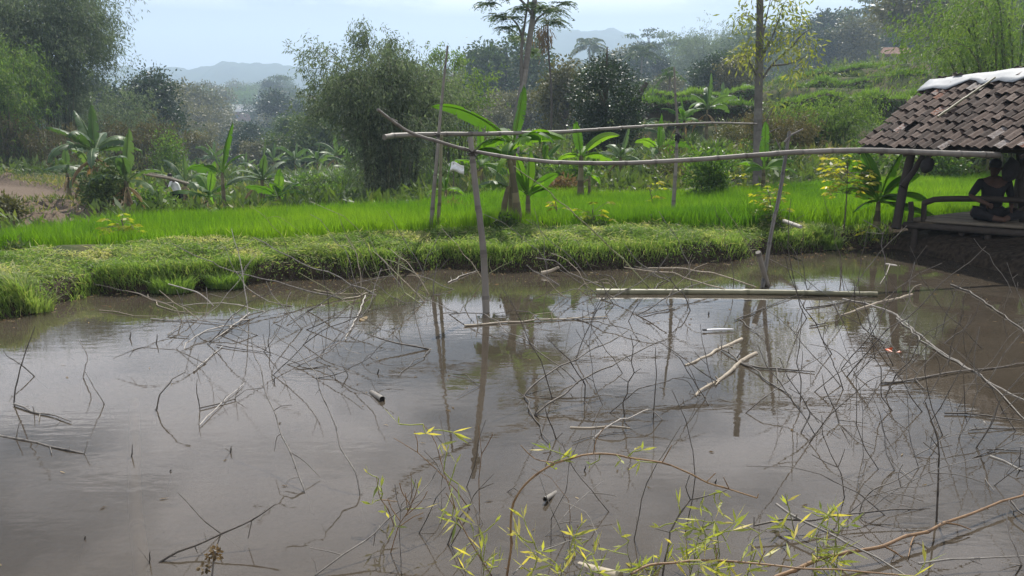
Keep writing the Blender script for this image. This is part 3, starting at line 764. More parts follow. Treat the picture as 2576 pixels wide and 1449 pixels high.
# ------------------------------------------------------------------ big trees
o = bamboo('bamboo_grove', 'huge grey-green bamboo grove with a feathery plume arching out over the valley', 11, hgt(120, 60, -190), 6.0, 60, 84000, 'bamboo_dull', (.31, .058), 2.2, .45, .95, .16); put(o, 112, 60)
o = bamboo('bamboo_grove', 'bright green bamboo grove in front of the huge grey one, above the grassy bank', 12, hgt(30, 52, 40), 3.2, 30, 18000, 'bamboo_green', (.26, .05), 1.6, .5, .6, .12); put(o, 20, 52)
o = bamboo('bamboo_grove', 'thin see-through bamboo grove between the huge grey grove and the dark round-topped tree', 13, hgt(280, 63, 190), 2.6, 26, 9500, 'bamboo_dull', (.26, .05), 1.4, .45, .6, .15); put(o, 285, 64)
o = bamboo('bamboo_grove', 'brownish drooping bamboo grove behind the big ragged banana plant', 14, hgt(375, 57, 275), 2.2, 24, 9500, 'bamboo_brown', (.24, .05), 1.5, .5, .5, .05); put(o, 370, 57)
o = bamboo('bamboo_grove', 'low brownish bamboo grove at the frame edge above the ploughed field', 16, hgt(90, 50, 270), 2.2, 20, 7000, 'bamboo_brown', (.24, .05), 1.6, .5, .5, .03); put(o, 110, 52)
o = broad('broadleaf_tree', 'dark round-topped tree rising beside the huge bamboo grove', 15, hgt(385, 72, 180), 4.0, 26, 420, 'leaf_dark', .28, 'round', .3, .15); put(o, 385, 72)
o = shrub('shrub', 'fresh green rounded bush at the foot of the brownish bamboo grove', 17, hgt(432, 55, 305), 2.6, 3200, 'leaf_fresh', .16); put(o, 432, 55)
o = bamboo('bamboo_grove', 'big wispy bamboo clump with dark shaded base standing behind the poles', 21, hgt(965, 33, 55), 3.3, 50, 54000, 'bamboo_dull', (.17, .037), .95, .42, .46, .0, 2); put(o, 985, 33)
o = bamboo('bamboo_grove', 'green bamboo clump with two tall bare-stemmed tufted culms', 22, hgt(1130, 40, 120), 2.5, 28, 13000, 'bamboo_green', (.19, .045), .9, .4, .46, .02, 3); put(o, 1130, 40)
o = broad('broadleaf_tree', 'ivy-draped bluish tree with a square top behind the green bamboo clump', 23, hgt(1270, 88, 76), 8.0, 30, 420, 'leaf_mid', .42, 'round', .08, .11); put(o, 1275, 88)
o = broad('broadleaf_tree', 'dark cone-shaped tree with glossy leaves standing alone behind the rear crossbar', 24, hgt(1528, 37, 82), 2.85, 64, 210, 'leaf_dark', .13, 'cone', .13, .085); put(o, 1522, 37)
o = broad('broadleaf_tree', 'small brownish tree just beside the dark cone-shaped tree', 25, hgt(1425, 62, 155), 3.2, 22, 320, 'leaf_olive', .25, 'round', .2, .15); put(o, 1425, 62)
o = bamboo('bamboo_grove', 'tall golden-green bamboo mass rising behind the tiled hut', 31, hgt(2500, 30, -190), 4.4, 44, 26000, 'bamboo_green', (.19, .036), 1.6, .5, .55, .12); put(o, 2545, 31)
o = bamboo('bamboo_grove', 'bushy green bamboo thicket below the terraced hillside, left of the hut roof', 32, hgt(2080, 36, 205), 2.0, 34, 11000, 'bamboo_green', (.16, .034), .9, .55, .38, .03); put(o, 2075, 36)
o = bamboo('bamboo_grove', 'yellow-brown bamboo thicket around the tall bare trunk', 33, hgt(1960, 33, 250), 1.3, 20, 9000, 'bamboo_brown', (.15, .034), .6, .55, .34, .02); put(o, 1955, 33)

# tall tree that leaves the frame at the top
def tall_tree():
    rng = np.random.default_rng(41)
    y = 32.0
    root = thing('tall_tree', 'tall forked tree with feathery leaves running out of the top of the frame', 'tree')
    g = ground_at(1296, y); tm, lm = MB(), MB()
    def q(px, py, yy=y): return at_y(px, py, yy) - g
    tr_ = smooth_path([np.zeros(3), q(1300, 300), q(1318, 200), q(1332, 100), q(1343, 20), q(1352, -90), q(1358, -200)], .3)
    tube(tm, tr_, np.linspace(.15, .07, len(tr_)), 9, rng.uniform(.45, .85, len(tr_)))
    limbs = [[(1312, 225), (1312, 120), (1320, 60), (1330, -20), (1322, -110)], [(1318, 110), (1300, 60), (1270, 40), (1235, 55)], [(1335, 90), (1350, 50), (1385, 25), (1410, 30)], [(1340, 40), (1310, 0), (1265, -20), (1230, 0)],
             [(1346, -10), (1380, -30), (1410, -20)], [(1350, -80), (1300, -120), (1250, -90)], [(1354, -120), (1400, -130), (1430, -80)]]
    cl = []
    for k, l in enumerate(limbs):
        pp = smooth_path([q(a_, b_, y + (k % 3 - 1) * .25 * i_) for i_, (a_, b_) in enumerate(l)], .15)
        tube(tm, pp, np.linspace(.055 if k else .08, .015, len(pp)), 6, .5, False); cl += [pp[-1], pp[len(pp) * 2 // 3]]
    spots = [(1225, 10), (1250, 40), (1285, 45), (1310, 20), (1340, 10), (1375, 20), (1400, 25), (1420, 10), (1275, 70), (1300, 95), (1255, -10), (1290, -15), (1330, -30), (1370, -25), (1410, -40), (1240, -60), (1300, -80), (1350, -100), (1400, -100), (1275, -130), (1340, -160), (1390, -150), (1395, 55), (1335, 130)]
    for k, (a_, b_) in enumerate(spots):
        c = q(a_, b_, y + rng.uniform(-1.0, 1.0)); n = 190
        # feather-like fronds: rachis rows of small leaflets
        for f in range(16):
            az = rng.uniform(0, 6.28); o_ = np.array([math.cos(az), math.sin(az), rng.uniform(-.35, .35)]); fl_ = rng.uniform(.35, .62)
            p = bez(c, c + o_ * fl_ * .5 + np.array([0, 0, .08]), c + o_ * fl_ + np.array([0, 0, -.14]), 12)
            for sg in (-1, 1):
                s = np.cross(o_, [0, 0, 1.]) * sg
                leaves(lm, p, np.tile(s, (12, 1)) + o_ * .5 + np.array([0, 0, -.25]) + rng.normal(size=(12, 3)) * .12, .15 * np.sin(np.linspace(.5, 2.8, 12)) + .02, .035, rng, .15 + .6 * rng.random() + .2 * rng.random(12))
    tm.build('trunk', M['bark_pale'], root); lm.build('crown', M['leaf_feather'], root)
    root.location = g
tall_tree()

# slim bare trunk on the right with yellowing leaves
def slim_tree():
    rng = np.random.default_rng(43); y = 25.5
    root = thing('slim_tree', 'tall slim grey trunk with sparse yellowing leaves, right of the rear crossbar', 'tree')
    g = ground_at(1905, y); tm, lm = MB(), MB()
    def q(px, py, yy=y): return at_y(px, py, yy) - g
    tr_ = smooth_path([np.zeros(3), q(1907, 300), q(1911, 100), q(1912, -40), q(1914, -160)], .3)
    tube(tm, tr_, np.linspace(.135, .085, len(tr_)), 10, rng.uniform(.25, .6, len(tr_)))
    limbs = [[(1911, 208), (1945, 160), (1985, 125), (2020, 85), (2045, 70)], [(1911, 150), (1935, 110), (1955, 60), (1970, 15)], [(1912, 130), (1925, 60), (1940, -10)], [(1909, 200), (1890, 165), (1875, 140), (1850, 148)], [(1911, 60), (1890, 40), (1870, 40), (1855, 50)], [(1940, 165), (1985, 160), (2030, 140)],
             [(1910, 170), (1925, 120), (1940, 100)], [(1911, 330), (1930, 300), (1948, 265)], [(1911, 345), (1940, 330), (1965, 320)]]
    for k, l in enumerate(limbs):
        pp = smooth_path([q(a_, b_, y + (k % 3 - 1) * .3 * i_ / 3) for i_, (a_, b_) in enumerate(l)], .12)
        tube(tm, pp, np.linspace(.035, .009, len(pp)), 5, .3, False)
    spots = [(1935, 10), (1960, 20), (1985, 12), (2005, 30), (2020, 50), (1950, 45), (1975, 55), (2000, 70), (2030, 90), (2045, 110), (2010, 105), (1985, 95), (1960, 85), (1940, 75), (2020, 130), (1995, 140), (1970, 130), (2045, 140), (1890, 30), (1870, 38), (1858, 50), (1850, 147), (1868, 143), (1885, 120), (1895, 135),
             (1900, 90), (1945, 130), (1930, 110), (2025, 160), (1990, 175), (2000, -20), (1960, -25), (1890, -20), (1925, -50), (1980, -60), (1995, 190), (1895, 165), (1880, 105), (1948, 255)]
    for (a_, b_) in spots:
        c = q(a_ + rng.uniform(-6, 6), b_, y + rng.uniform(-.5, .5)); n = 34
        off = rng.normal(size=(n, 3)) * .16
        leaves(lm, c + off, off * 4 + rng.normal(size=(n, 3)) * .4 + np.array([0, 0, -.7]), rng.uniform(.12, .24, n), .055, rng, .1 + .5 * rng.random() + .4 * rng.random(n))
    tm.build('trunk', M['bark_pale'], root); lm.build('crown', M['leaf_teak'], root)
    root.location = g
slim_tree()

# thin palm with a skirt of dead fronds, coconut palms, flat-topped trees
def skirt_palm():
    y = 58.0; root = thing('palm', 'thin-stemmed palm with a hanging skirt of dead fronds beside the tall forked tree', 'palm'); g = ground_at(1386, y); rng = np.random.default_rng(44)
    tm, lm, dm = MB(), MB(), MB()
    def q(px, py): return at_y(px, py, y) - g
    pp = smooth_path([np.zeros(3), q(1387, 230), q(1380, 130), q(1378, 60)], .4)
    tube(tm, pp, np.linspace(.09, .06, len(pp)), 6, .3)
    for k in range(14):
        az = k * 2.4; o_ = np.array([math.cos(az), math.sin(az), 0]); e = rng.uniform(.0, 1)
        p = bez(pp[-1], pp[-1] + o_ * .7 + np.array([0, 0, .6 + e]), pp[-1] + o_ * 1.5 + np.array([0, 0, e * 1.2 - .3]), 12)
        tube(lm, p, .015, 3, .5, False)
        s = np.cross(o_, [0, 0, 1.])
        for sg in (-1, 1):
            leaves(lm, p, np.tile(s * sg, (12, 1)) + o_ * .5 + np.array([0, 0, -.5]), .4, .05, rng, .3 + .4 * rng.random(12))
    n = 260; c = q(1368, 90); off = rng.normal(size=(n, 3)) * np.array([.28, .28, .5]); leaves(dm, c + off, rng.normal(size=(n, 3)) * .3 + np.array([0, 0, -1.]), .5, .07, rng, rng.random(n) * .5)
    tm.build('trunk', M['bark'], root); lm.build('crown', M['leaf_mid'], root); dm.build('dead_fronds', M['dry_leaf'], root).name = 'frond_skirt'
    root.location = g
skirt_palm()
o = palm('coconut_palm', 'hazy coconut palm peering over the trees left of the dark cone-shaped tree', 51, hgt(1478, 120, 118), 3.3, 18, 'hazy coconut palms'); put(o, 1474, 120, 0.3)
o = palm('coconut_palm', 'hazy coconut palm with drooping fronds right of the dark cone-shaped tree', 52, hgt(1612, 95, 130), 2.5, 18, 'hazy coconut palms', lean=.02); put(o, 1610, 95, 1.2)
o = palm('papaya_palm', 'small pale-leaved palm behind the tied rear upright', 53, hgt(1684, 62, 190), 1.5, 11, None, 'banana_grey', lean=0); put(o, 1682, 62, 2)
o = broad('albizia_tree', 'slender flat-topped tree above the hazy drooping palm', 54, hgt(1625, 130, 68), 5.2, 22, 90, 'leaf_mid', .36, 'flat', .35, .10, 'flat-topped trees on the skyline', 'bark_pale'); put(o, 1622, 130)
o = broad('albizia_tree', 'wide flat-topped tree on the skyline between the palm and the hazy bamboo', 55, hgt(1690, 135, 82), 10, 34, 110, 'leaf_mid', .4, 'flat', .3, .09, 'flat-topped trees on the skyline', 'bark_pale'); put(o, 1690, 135)
o = broad('albizia_tree', 'tall feathery flat-topped tree on the ridge above the terraces', 56, hgt(2168, 115, 0), 5.8, 34, 110, 'leaf_mid', .34, 'flat', .25, .10, 'flat-topped trees on the skyline', 'bark_pale'); put(o, 2164, 115)
o = broad('albizia_tree', 'smaller flat-topped tree right beside the tallest one on the ridge', 57, hgt(2215, 118, 30), 4.2, 24, 100, 'leaf_mid', .34, 'flat', .25, .10, 'flat-topped trees on the skyline', 'bark_pale'); put(o, 2212, 118)
hb = bamboo('bamboo_grove', 'great hazy bluish bamboo grove on the skyline left of the slim trunk', 58, hgt(1790, 110, 55), 5, 44, 22000, 'bamboo_dull', (.36, .07), 2.5, .4, 1.0, .05); put(hb, 1785, 110)
d_ = dup(hb, (0, 0, 0), label='hazy bluish bamboo grove partly behind the slim yellowing tree'); put(d_, 1885, 112, 2.0, (1, 1, 1.0))
d_ = dup(hb, (0, 0, 0), label='hazy bluish bamboo grove on the ridge just right of the slim yellowing tree'); put(d_, 2030, 116, 4.0, (.7, .7, .85))

# skyline and valley trees: a few kinds, copied
protos = [
 broad('round_tree', 'p', 61, 8, 7, 22, 360, 'leaf_mid', .44, 'round', .15, .115),
 broad('round_tree', 'p', 62, 8, 6, 20, 360, 'leaf_dark', .42, 'round', .12, .115),
 broad('round_tree', 'p', 63, 8, 8, 24, 360, 'leaf_olive', .44, 'round', .15, .11),
 broad('conical_tree', 'p', 64, 9, 4, 26, 300, 'leaf_dark', .36, 'cone', .1, .12),
 broad('flat_topped_tree', 'p', 65, 10, 8, 26, 100, 'leaf_mid', .42, 'flat', .3, .10),
 bamboo('bamboo_grove', 'p', 66, 8, 3.2, 22, 8000, 'bamboo_dull', (.36, .075), 1.4, .45, .8, .04),
 bamboo('bamboo_grove', 'p', 67, 8, 3.0, 22, 8000, 'bamboo_green', (.36, .075), 1.4, .45, .8, .04),
 palm('coconut_palm', 'p', 68, 10, 3, 16),
]
KN = ['mid-green round tree', 'dark round tree', 'olive-brown round tree', 'dark pointed tree', 'flat-topped tree', 'grey bamboo grove', 'green bamboo grove', 'coconut palm']
first = [True] * len(protos)
def place_tree(k, px, y, s, where, rng, group):
    lab = KN[k] + ' ' + where
    if first[k]:
        o = protos[k]; first[k] = False; o['label'] = lab
    else: o = dup(protos[k], (0, 0, 0), label=lab)
    o['group'] = group
    put(o, px, y, rng.uniform(0, 6.28), (s * rng.uniform(.9, 1.15), s * rng.uniform(.9, 1.15), s), .2)
rng = np.random.default_rng(70)
HOUSES = [(612, 305, 84), (786, 268, 36), (830, 312, 48), (537, 362, 26), (660, 352, 44), (1880, 214, 22), (2262, 158, 70)]
def y_at_row(px, py):
    ys = np.geomspace(62, 262, 130); best = None
    for y in ys:
        g = ground_at(px, far(y)); row = CY - F_PX * (g[1] * sp + (g[2] - EYE) * cp) / depth(g)
        if best is None or abs(row - py) < best[0]: best = (abs(row - py), y)
    return best[1]
HY = [y_at_row(a, b) for a, b, c in HOUSES]
def clear_house(px, y, s):
    g = ground_at(px, far(y))
    for (hx, hb, hw), hy in zip(HOUSES, HY):
        if abs(px - hx) < hw / 2 + 22 and y < hy + 2:
            mx_ = (at_y(px, hb - 3, far(y))[2] - g[2]) / (8.6 * far(y) / y)
            s = min(s, mx_)
    return s
def scatter(n, x0, x1, y0, y1, s0, s1, where, group, kinds, power=1.0):
    for q in range(n):
        px = x0 + (x1 - x0) * ((q + rng.random()) / n * 7.31 % 1.0); f = rng.random() ** power
        y = y0 + (y1 - y0) * f
        k = int(rng.choice(kinds)); s_ = clear_house(px, y, rng.uniform(s0, s1))
        if s_ < .3:
            px += 75 if rng.random() < .5 else -75; s_ = clear_house(px, y, rng.uniform(s0, s1))
        if s_ > .2: place_tree(k, px, y, s_, where, rng, group)
scatter(64, 380, 980, 150, 262, .7, 1.15, 'on the hazy far crest of the wooded valley', 'trees on the far valley crest', [0, 0, 1, 1, 2, 3, 4, 5, 6], .7)
scatter(92, 380, 980, 95, 150, .5, 1.0, 'halfway up the wooded valley slope', 'trees on the middle valley slope', [0, 0, 1, 1, 2, 2, 3, 5, 6])
scatter(30, 440, 950, 70, 94, .32, .66, 'at the foot of the wooded valley slope', 'trees at the valley foot', [0, 0, 1, 1, 2, 2, 5, 6])
scatter(16, -100, 400, 80, 130, .8, 1.1, 'glimpsed behind the huge bamboo grove', 'trees behind the huge bamboo grove', [0, 1, 5, 2])
scatter(74, 1120, 1850, 96, 180, .62, 1.02, 'in the blue haze behind the dark cone-shaped tree', 'hazy trees in the middle distance', [0, 1, 1, 0, 2, 5, 3, 7])
scatter(16, 1180, 1850, 70, 92, .3, .6, 'in the haze below the flat-topped skyline trees', 'smaller hazy trees', [0, 1, 1, 2, 6])
scatter(46, 1800, 2330, 98, 145, .62, 1.0, 'on the hazy ridge above the terraces', 'trees on the hazy ridge', [0, 0, 1, 1, 2, 5])
scatter(12, 2280, 2760, 70, 110, .8, 1.2, 'behind the golden bamboo above the hut', 'trees behind the golden bamboo', [0, 1, 5, 2])

# ------------------------------------------------------------------ banana plants
# the central clump on the bank: three thick stems and a younger plant
yb = 14.4
def bput(o, px, y, rz=0):
    g = ground_at(px, y); o.location = (g[0], g[1], g[2] - .03); o.rotation_euler = (0, 0, rz); return o
o = banana('banana_plant', 'tallest banana plant of the bank clump with an upright furled leaf and long arching blades', 81, 1.55, 0, 0, 0, 'banana', [
    (50, R(76), 1.0, .24, .10, 0), (176, R(42), 1.55, .28, 0.85, -50), (4, R(32), .95, .36, 1.35, 40), (200, R(20), .85, .32, 1.7, -30), (-35, R(35), .9, .32, 1.6, 30), (100, R(35), 1.1, .32, 1.5), (-100, R(10), .7, .3, 1.4)], .085, .3, dry=3, lean=(.03, 0)); bput(o, 1288, yb)
o = banana('banana_plant', 'leaning banana stem of the bank clump, bent toward its taller neighbour', 82, 1.25, 0, 0, 0, 'banana', [(150, R(35), .7, .26, 1.7), (-60, R(48), .8, .26, 1.2), (250, R(5), .6, .22, 1.5)], .085, .35, dry=3, lean=(-.16, .05)); bput(o, 1302, 13.9)
o = banana('banana_plant', 'short split banana stem of the bank clump with a tattered grey-green leaf', 83, .78, 0, 0, 0, 'banana_grey', [(205, R(30), .62, .24, 1.35), (170, R(60), .5, .2, .8)], .075, .6, dry=2, lean=(.1, 0)); bput(o, 1264, 14.2)
o = banana('banana_plant', 'young banana plant with broad upright light-green leaves beside the clump', 84, .62, 0, 0, 0, 'banana', [(165, R(74), .85, .24, .15, -75), (80, R(82), .80, .24, .3, 40), (8, R(50), .66, .28, .7, 55), (20, R(28), .55, .28, .9, 45), (150, R(40), .45, .2, .7, -50), (-60, R(50), .6, .24, 1.0), (185, R(62), .6, .2, .4, -70)], .07, .1, dry=2); bput(o, 1328, 14.7)
o = banana('banana_plant', 'banana plant with one flat glowing upright leaf, alone among the rice stalks', 85, 1.15, 0, 0, 0, 'banana', [(160, R(82), .85, .27, .1, -75), (5, R(55), 1.1, .22, 1.25), (-15, R(20), .9, .26, 1.5), (200, R(20), .7, .24, 1.5), (80, R(40), .8, .24, 1.2)], .10, .3, dry=2); bput(o, 1460, 20.0)
o = banana('banana_plant', 'short banana sucker right beside the banana with the glowing upright leaf', 86, .7, 4, .55, .16, 'banana', None, .05, .3, dry=1); bput(o, 1482, 20.2)
o = banana('banana_plant', 'broad-leaved backlit banana plant glowing beside the hut post', 87, .5, 0, 0, 0, 'banana', [(172, R(64), .95, .36, .7, -60), (150, R(78), .95, .34, .4, -70), (20, R(72), .95, .36, .5, 65), (0, R(52), .85, .36, .9, 55), (188, R(38), .8, .32, 1.1, -45), (-6, R(18), .85, .32, .8, 40), (200, R(0), .6, .3, .9, -35), (-20, R(-8), 1.0, .30, .35, 30), (-80, R(30), .8, .32, 1.2)], .07, .06, dry=3); bput(o, 2205, 15.1)
o = banana('banana_plant', 'banana plant hidden behind the slim trunk, one bright leaf standing up', 88, .75, 0, 0, 0, 'banana', [(80, R(87), 1.25, .30, .08, 0), (10, R(40), .9, .3, 1.2), (180, R(40), .8, .28, 1.4), (-30, R(20), .9, .3, 1.2), (210, R(25), .7, .26, 1.4)], .08, .25, dry=1); bput(o, 1918, 22)
o = banana('banana_plant', 'small banana sprouting behind the rear crossbar, beside the white cloth', 89, .6, 5, .85, .22, 'banana', None, .07, .35, dry=1); bput(o, 1122, 21)
# left rim of the rice
o = banana('banana_plant', 'big ragged banana plant towering over the left end of the rice', 90, 1.75, 11, 1.75, .46, 'banana_grey', None, .15, .6, dry=6); bput(o, 250, 27)
o = banana('banana_plant', 'banana plant with a slim bare stem at the edge of the ploughed field', 91, 1.05, 7, 1.0, .3, 'banana_grey', None, .10, .4, dry=3); bput(o, 176, 29)
o = banana('banana_plant', 'shorter tattered banana plant crowding against the big ragged one', 98, 1.15, 8, 1.45, .40, 'banana_grey', None, .13, .6, dry=4); bput(o, 238, 28)
o = banana('banana_plant', 'drooping banana plant leaning away from the big ragged one', 92, 1.2, 7, 1.6, .40, 'banana_grey', None, .14, .5, dry=5); bput(o, 325, 26)
o = banana('banana_plant', 'banana plant with pale torn leaves behind the man carrying poles', 93, 1.2, 7, 1.5, .40, 'banana_grey', None, .13, .45, dry=4); bput(o, 470, 37)
o = banana('banana_plant', 'low banana plant with one broad yellow-green leaf, right of the carrying man', 94, .8, 7, 1.5, .46, 'banana', None, .1, .3, dry=3); bput(o, 528, 33)
o = banana('banana_plant', 'upright banana plant with a thin stem and furled tall leaves at the rice edge', 95, 1.75, 0, 0, 0, 'banana', [(10, R(82), 1.9, .36, .3), (170, R(75), 1.3, .34, .6), (200, R(35), 1.3, .36, 1.3), (-20, R(55), 1.3, .34, 1.0), (90, R(60), 1.2, .34, 1.0)], .1, .35, dry=2); bput(o, 566, 31)
o = banana('banana_plant', 'ragged banana plant with many narrow leaves in the gap before the bamboo clump', 96, 1.5, 10, 1.7, .36, 'banana_grey', None, .12, .4, dry=2); bput(o, 664, 33)
o = banana('banana_plant', 'squat banana plant with wide bright leaves next to the narrow-leaved one', 97, .9, 8, 1.3, .4, 'banana', None, .11, .3, dry=2); bput(o, 704, 31)
# terraces at the back, centre right
for px, y, sh, nl, ll, mt, lab in [
    (1775, 40, 1.9, 8, 1.7, 'banana_grey', 'tall banana plant with drooping grey leaves standing on the terraces'),
    (1612, 44, 1.0, 8, 1.3, 'banana_grey', 'banana plant beside the leaning dead trunk'),
    (1718, 37, 1.4, 7, 1.2, 'banana', 'banana plant with a small yellow leaf between the two terraces'),
    (1655, 30, 1.0, 7, 1.2, 'banana', 'banana plant with comb-torn leaves left of the tied rear upright'),
    (1560, 27, .9, 7, 1.0, 'banana_grey', 'banana plant under the dark cone-shaped tree'),
    (1370, 29, .8, 7, 1.1, 'banana', 'banana plant with a dark bent leaf near the dry fern heap'),
    (1820, 52, 1.2, 8, 1.6, 'banana_grey', 'banana plant with a torn upright leaf high on the terraces'),
    (1640, 58, 1.2, 8, 1.6, 'banana_grey', 'pale banana plant far up beside the thin-stemmed palm'),
    (1210, 26, 1.0, 7, 1.2, 'banana', 'dark banana plant at the rice corner behind the front post')]:
    o = banana('banana_plant', lab, int(px), sh, nl, ll, ll * .24, mt, None, .1, .4, dry=2); bput(o, px, y, px % 6)
# small far bananas in the valley
vb = banana('banana_plant', 'small grey banana plant down in the valley garden', 131, 1.6, 8, 1.7, .4, 'banana_grey', None, .12, .4, dry=1, group='valley garden bananas'); bput(vb, 800, 62)
rng = np.random.default_rng(132)
for px, y in [(745, 70), (850, 66), (905, 60), (940, 72), (620, 75), (690, 82), (540, 80), (480, 78), (880, 46), (930, 50), (770, 84), (830, 90)]:
    d_ = dup(vb, (0, 0, 0)); bput(d_, px, y, rng.uniform(0, 6)); s_ = rng.uniform(.7, 1.3); d_.scale = (s_, s_, s_)

# ------------------------------------------------------------------ small crops and shrubs
o = cassava('cassava_plant', 'young yellow-green cassava alone at the near rice edge, far left', 141, .42, 16, .15, spread=.28); bput(o, 313, 12.6)
o = cassava('cassava_plant', 'low yellow cassava on the bank top right of the banana clump', 142, .36, 10, .15, spread=.3); bput(o, 1490, 13.9)
o = cassava('cassava_plant', 'yellow-green cassava bush beside the leaning mooring pole', 143, .62, 48, .12, spread=.3, bushy=True); bput(o, 1937, 14.9)
o = cassava('cassava_plant', 'tall thin-stemmed cassava with a loose yellow crown left of the glowing banana', 144, 1.25, 80, .13, spread=.5); bput(o, 2122, 15.0)
o = cassava('cassava_plant', 'yellowing cassava sapling in the rice near the tied rear upright', 145, .5, 9, .15, spread=.3); bput(o, 1640, 18.2)
o = cassava('cassava_plant', 'small yellow sprout growing by the young banana stems', 146, .5, 6, .15, spread=.26); bput(o, 1400, 14.8)
o = cassava('cassava_plant', 'yellow-leaved sapling standing before the tall bare trunk', 147, .8, 40, .13, spread=.4, bushy=True); bput(o, 1846, 22)
o = cassava('cassava_plant', 'small yellow-flowering sprout beneath the glowing banana', 148, .25, 5, .12, spread=.2); bput(o, 2165, 14.8)
o = shrub('shrub', 'dense dark green shrub in the rice at the foot of the back terraces', 149, 1.5, 1.1, 2200, 'leaf_fresh', .11); bput(o, 1775, 21)
o = shrub('shrub', 'spiky dry-tipped shrub at the left frame edge beside the ploughed field', 150, .75, .75, 900, 'leaf_olive', .16, lr=.3); bput(o, 18, 22.5)
o = shrub('shrub', 'fresh green rounded shrub between the leaning banana and the carrying man', 151, 1.2, 1.5, 1700, 'leaf_fresh', .14); bput(o, 385, 30)
o = shrub('shrub', 'leafy shrub smothering the stems of the big ragged banana', 152, 1.4, 1.5, 2200, 'leaf_mid', .13); bput(o, 272, 26)
o = shrub('shrub', 'small bush just behind the carrying man', 153, .9, 1.3, 1200, 'leaf_mid', .13); bput(o, 432, 33)
o = shrub('dead_bush', 'rust-brown heap of dried leaves behind the young banana plant', 154, .6, .8, 800, 'dry_leaf', .12); bput(o, 1412, 21.5)
o = shrub('dead_bush', 'brown straw heap at the foot of the two rear uprights', 155, .28, .7, 500, 'dry_leaf', .16, lr=.15); bput(o, 1140, 17.6)
for px, y, h_, w_, lab in [(1700, 15.0, .2, .35, 'dark weed tuft at the foot of the tied rear upright'), (1645, 14.2, .2, .5, 'dark weed tuft beneath the rice edge between the cassava and the tied upright'), (1580, 14.1, .16, .3, 'tiny dark weed tuft on the bank top'), (1490, 13.8, .2, .45, 'weed tuft under the low yellow cassava'), (1375, 13.9, .25, .4, 'weed tuft beside the young banana stem'), (1945, 14.6, .3, .45, 'weed tuft under the cassava bush by the mooring pole'), (1262, 13.4, .28, .4, 'green weed tuft at the foot of the banana clump'), (40, 11.4, .25, .4, 'grey-green weed at the left end of the bank')]:
    o = shrub('weed', lab, int(px + 3), h_, w_, 320, 'under', .07); bput(o, px, y)

sh = [shrub('shrub', 'p', 161, 1.5, 2.0, 1300, 'leaf_fresh', .16), shrub('shrub', 'p', 162, 1.3, 1.9, 1200, 'leaf_mid', .17), shrub('shrub', 'p', 163, 1.4, 1.7, 1100, 'leaf_olive', .16)]
rd = [reed('tall_grass', 'p', 164, 1.7, 320, 1.2, 'reed', .04), reed('tall_grass', 'p', 165, 1.4, 300, 1.4, 'reed', .035)]
used = set()
def veg(p_, px, y, s, label, group, rng):
    if id(p_) not in used: o = p_; used.add(id(p_)); o['label'] = label
    elif p_.type == 'EMPTY': o = dup(p_, (0, 0, 0), label=label)
    else: o = p_.copy(); col.objects.link(o); o['label'] = label
    o['group'] = group
    put(o, px, y, rng.uniform(0, 6.28), s, .05)
rng = np.random.default_rng(166)
SN = ['fresh green shrub', 'mid-green shrub', 'olive shrub']; RN = ['tall reedy grass clump', 'low reedy grass clump']
def strew(n, x0, x1, y0, y1, s0, s1, where, group, pr):
    for q in range(n):
        px = x0 + (x1 - x0) * ((q * .618 + rng.random() * .3) % 1); y = y0 + (y1 - y0) * rng.random() ** 1.2
        g = ground_at(px, y)
        if inside(np.array([g[0]]), np.array([g[1]]), RICE)[0] or inside(np.array([g[0]]), np.array([g[1]]), DRY)[0]: continue
        if rng.random() < pr:
            k = int(rng.integers(0, 3)); veg(sh[k], px, y, rng.uniform(s0, s1), SN[k] + ' ' + where, group, rng)
        else:
            k = int(rng.integers(0, 2)); veg(rd[k], px, y, rng.uniform(s0, s1), RN[k] + ' ' + where, group, rng)
strew(30, 1960, 2330, 38, 66, .3, .65, 'on the terraced hillside above the hut', 'plants on the terraced hillside', .6)
strew(30, 1480, 1960, 26, 48, .45, .95, 'between the dark cone-shaped tree and the tall bare trunk', 'plants on the lower terraces', .5)
strew(22, 1060, 1480, 24, 42, .45, .95, 'around the foot of the tall forked tree', 'plants below the tall forked tree', .6)
strew(26, 420, 960, 26, 60, .4, .8, 'in the valley garden beyond the rice', 'plants in the valley garden', .45)
strew(16, 700, 960, 40, 62, .8, 1.2, 'beside the dark-based bamboo clump', 'reedy plants by the bamboo clump', .2)
strew(14, 1900, 2620, 29, 36, .6, 1.1, 'along the back edge of the rice near the hut', 'plants behind the hut', .8)
strew(12, -100, 200, 50, 60, .6, 1.0, 'at the foot of the huge bamboo grove', 'plants below the huge bamboo grove', .7)
strew(12, 1130, 1300, 40, 60, .8, 1.3, 'behind the tall forked tree', 'plants behind the tall forked tree', .8)

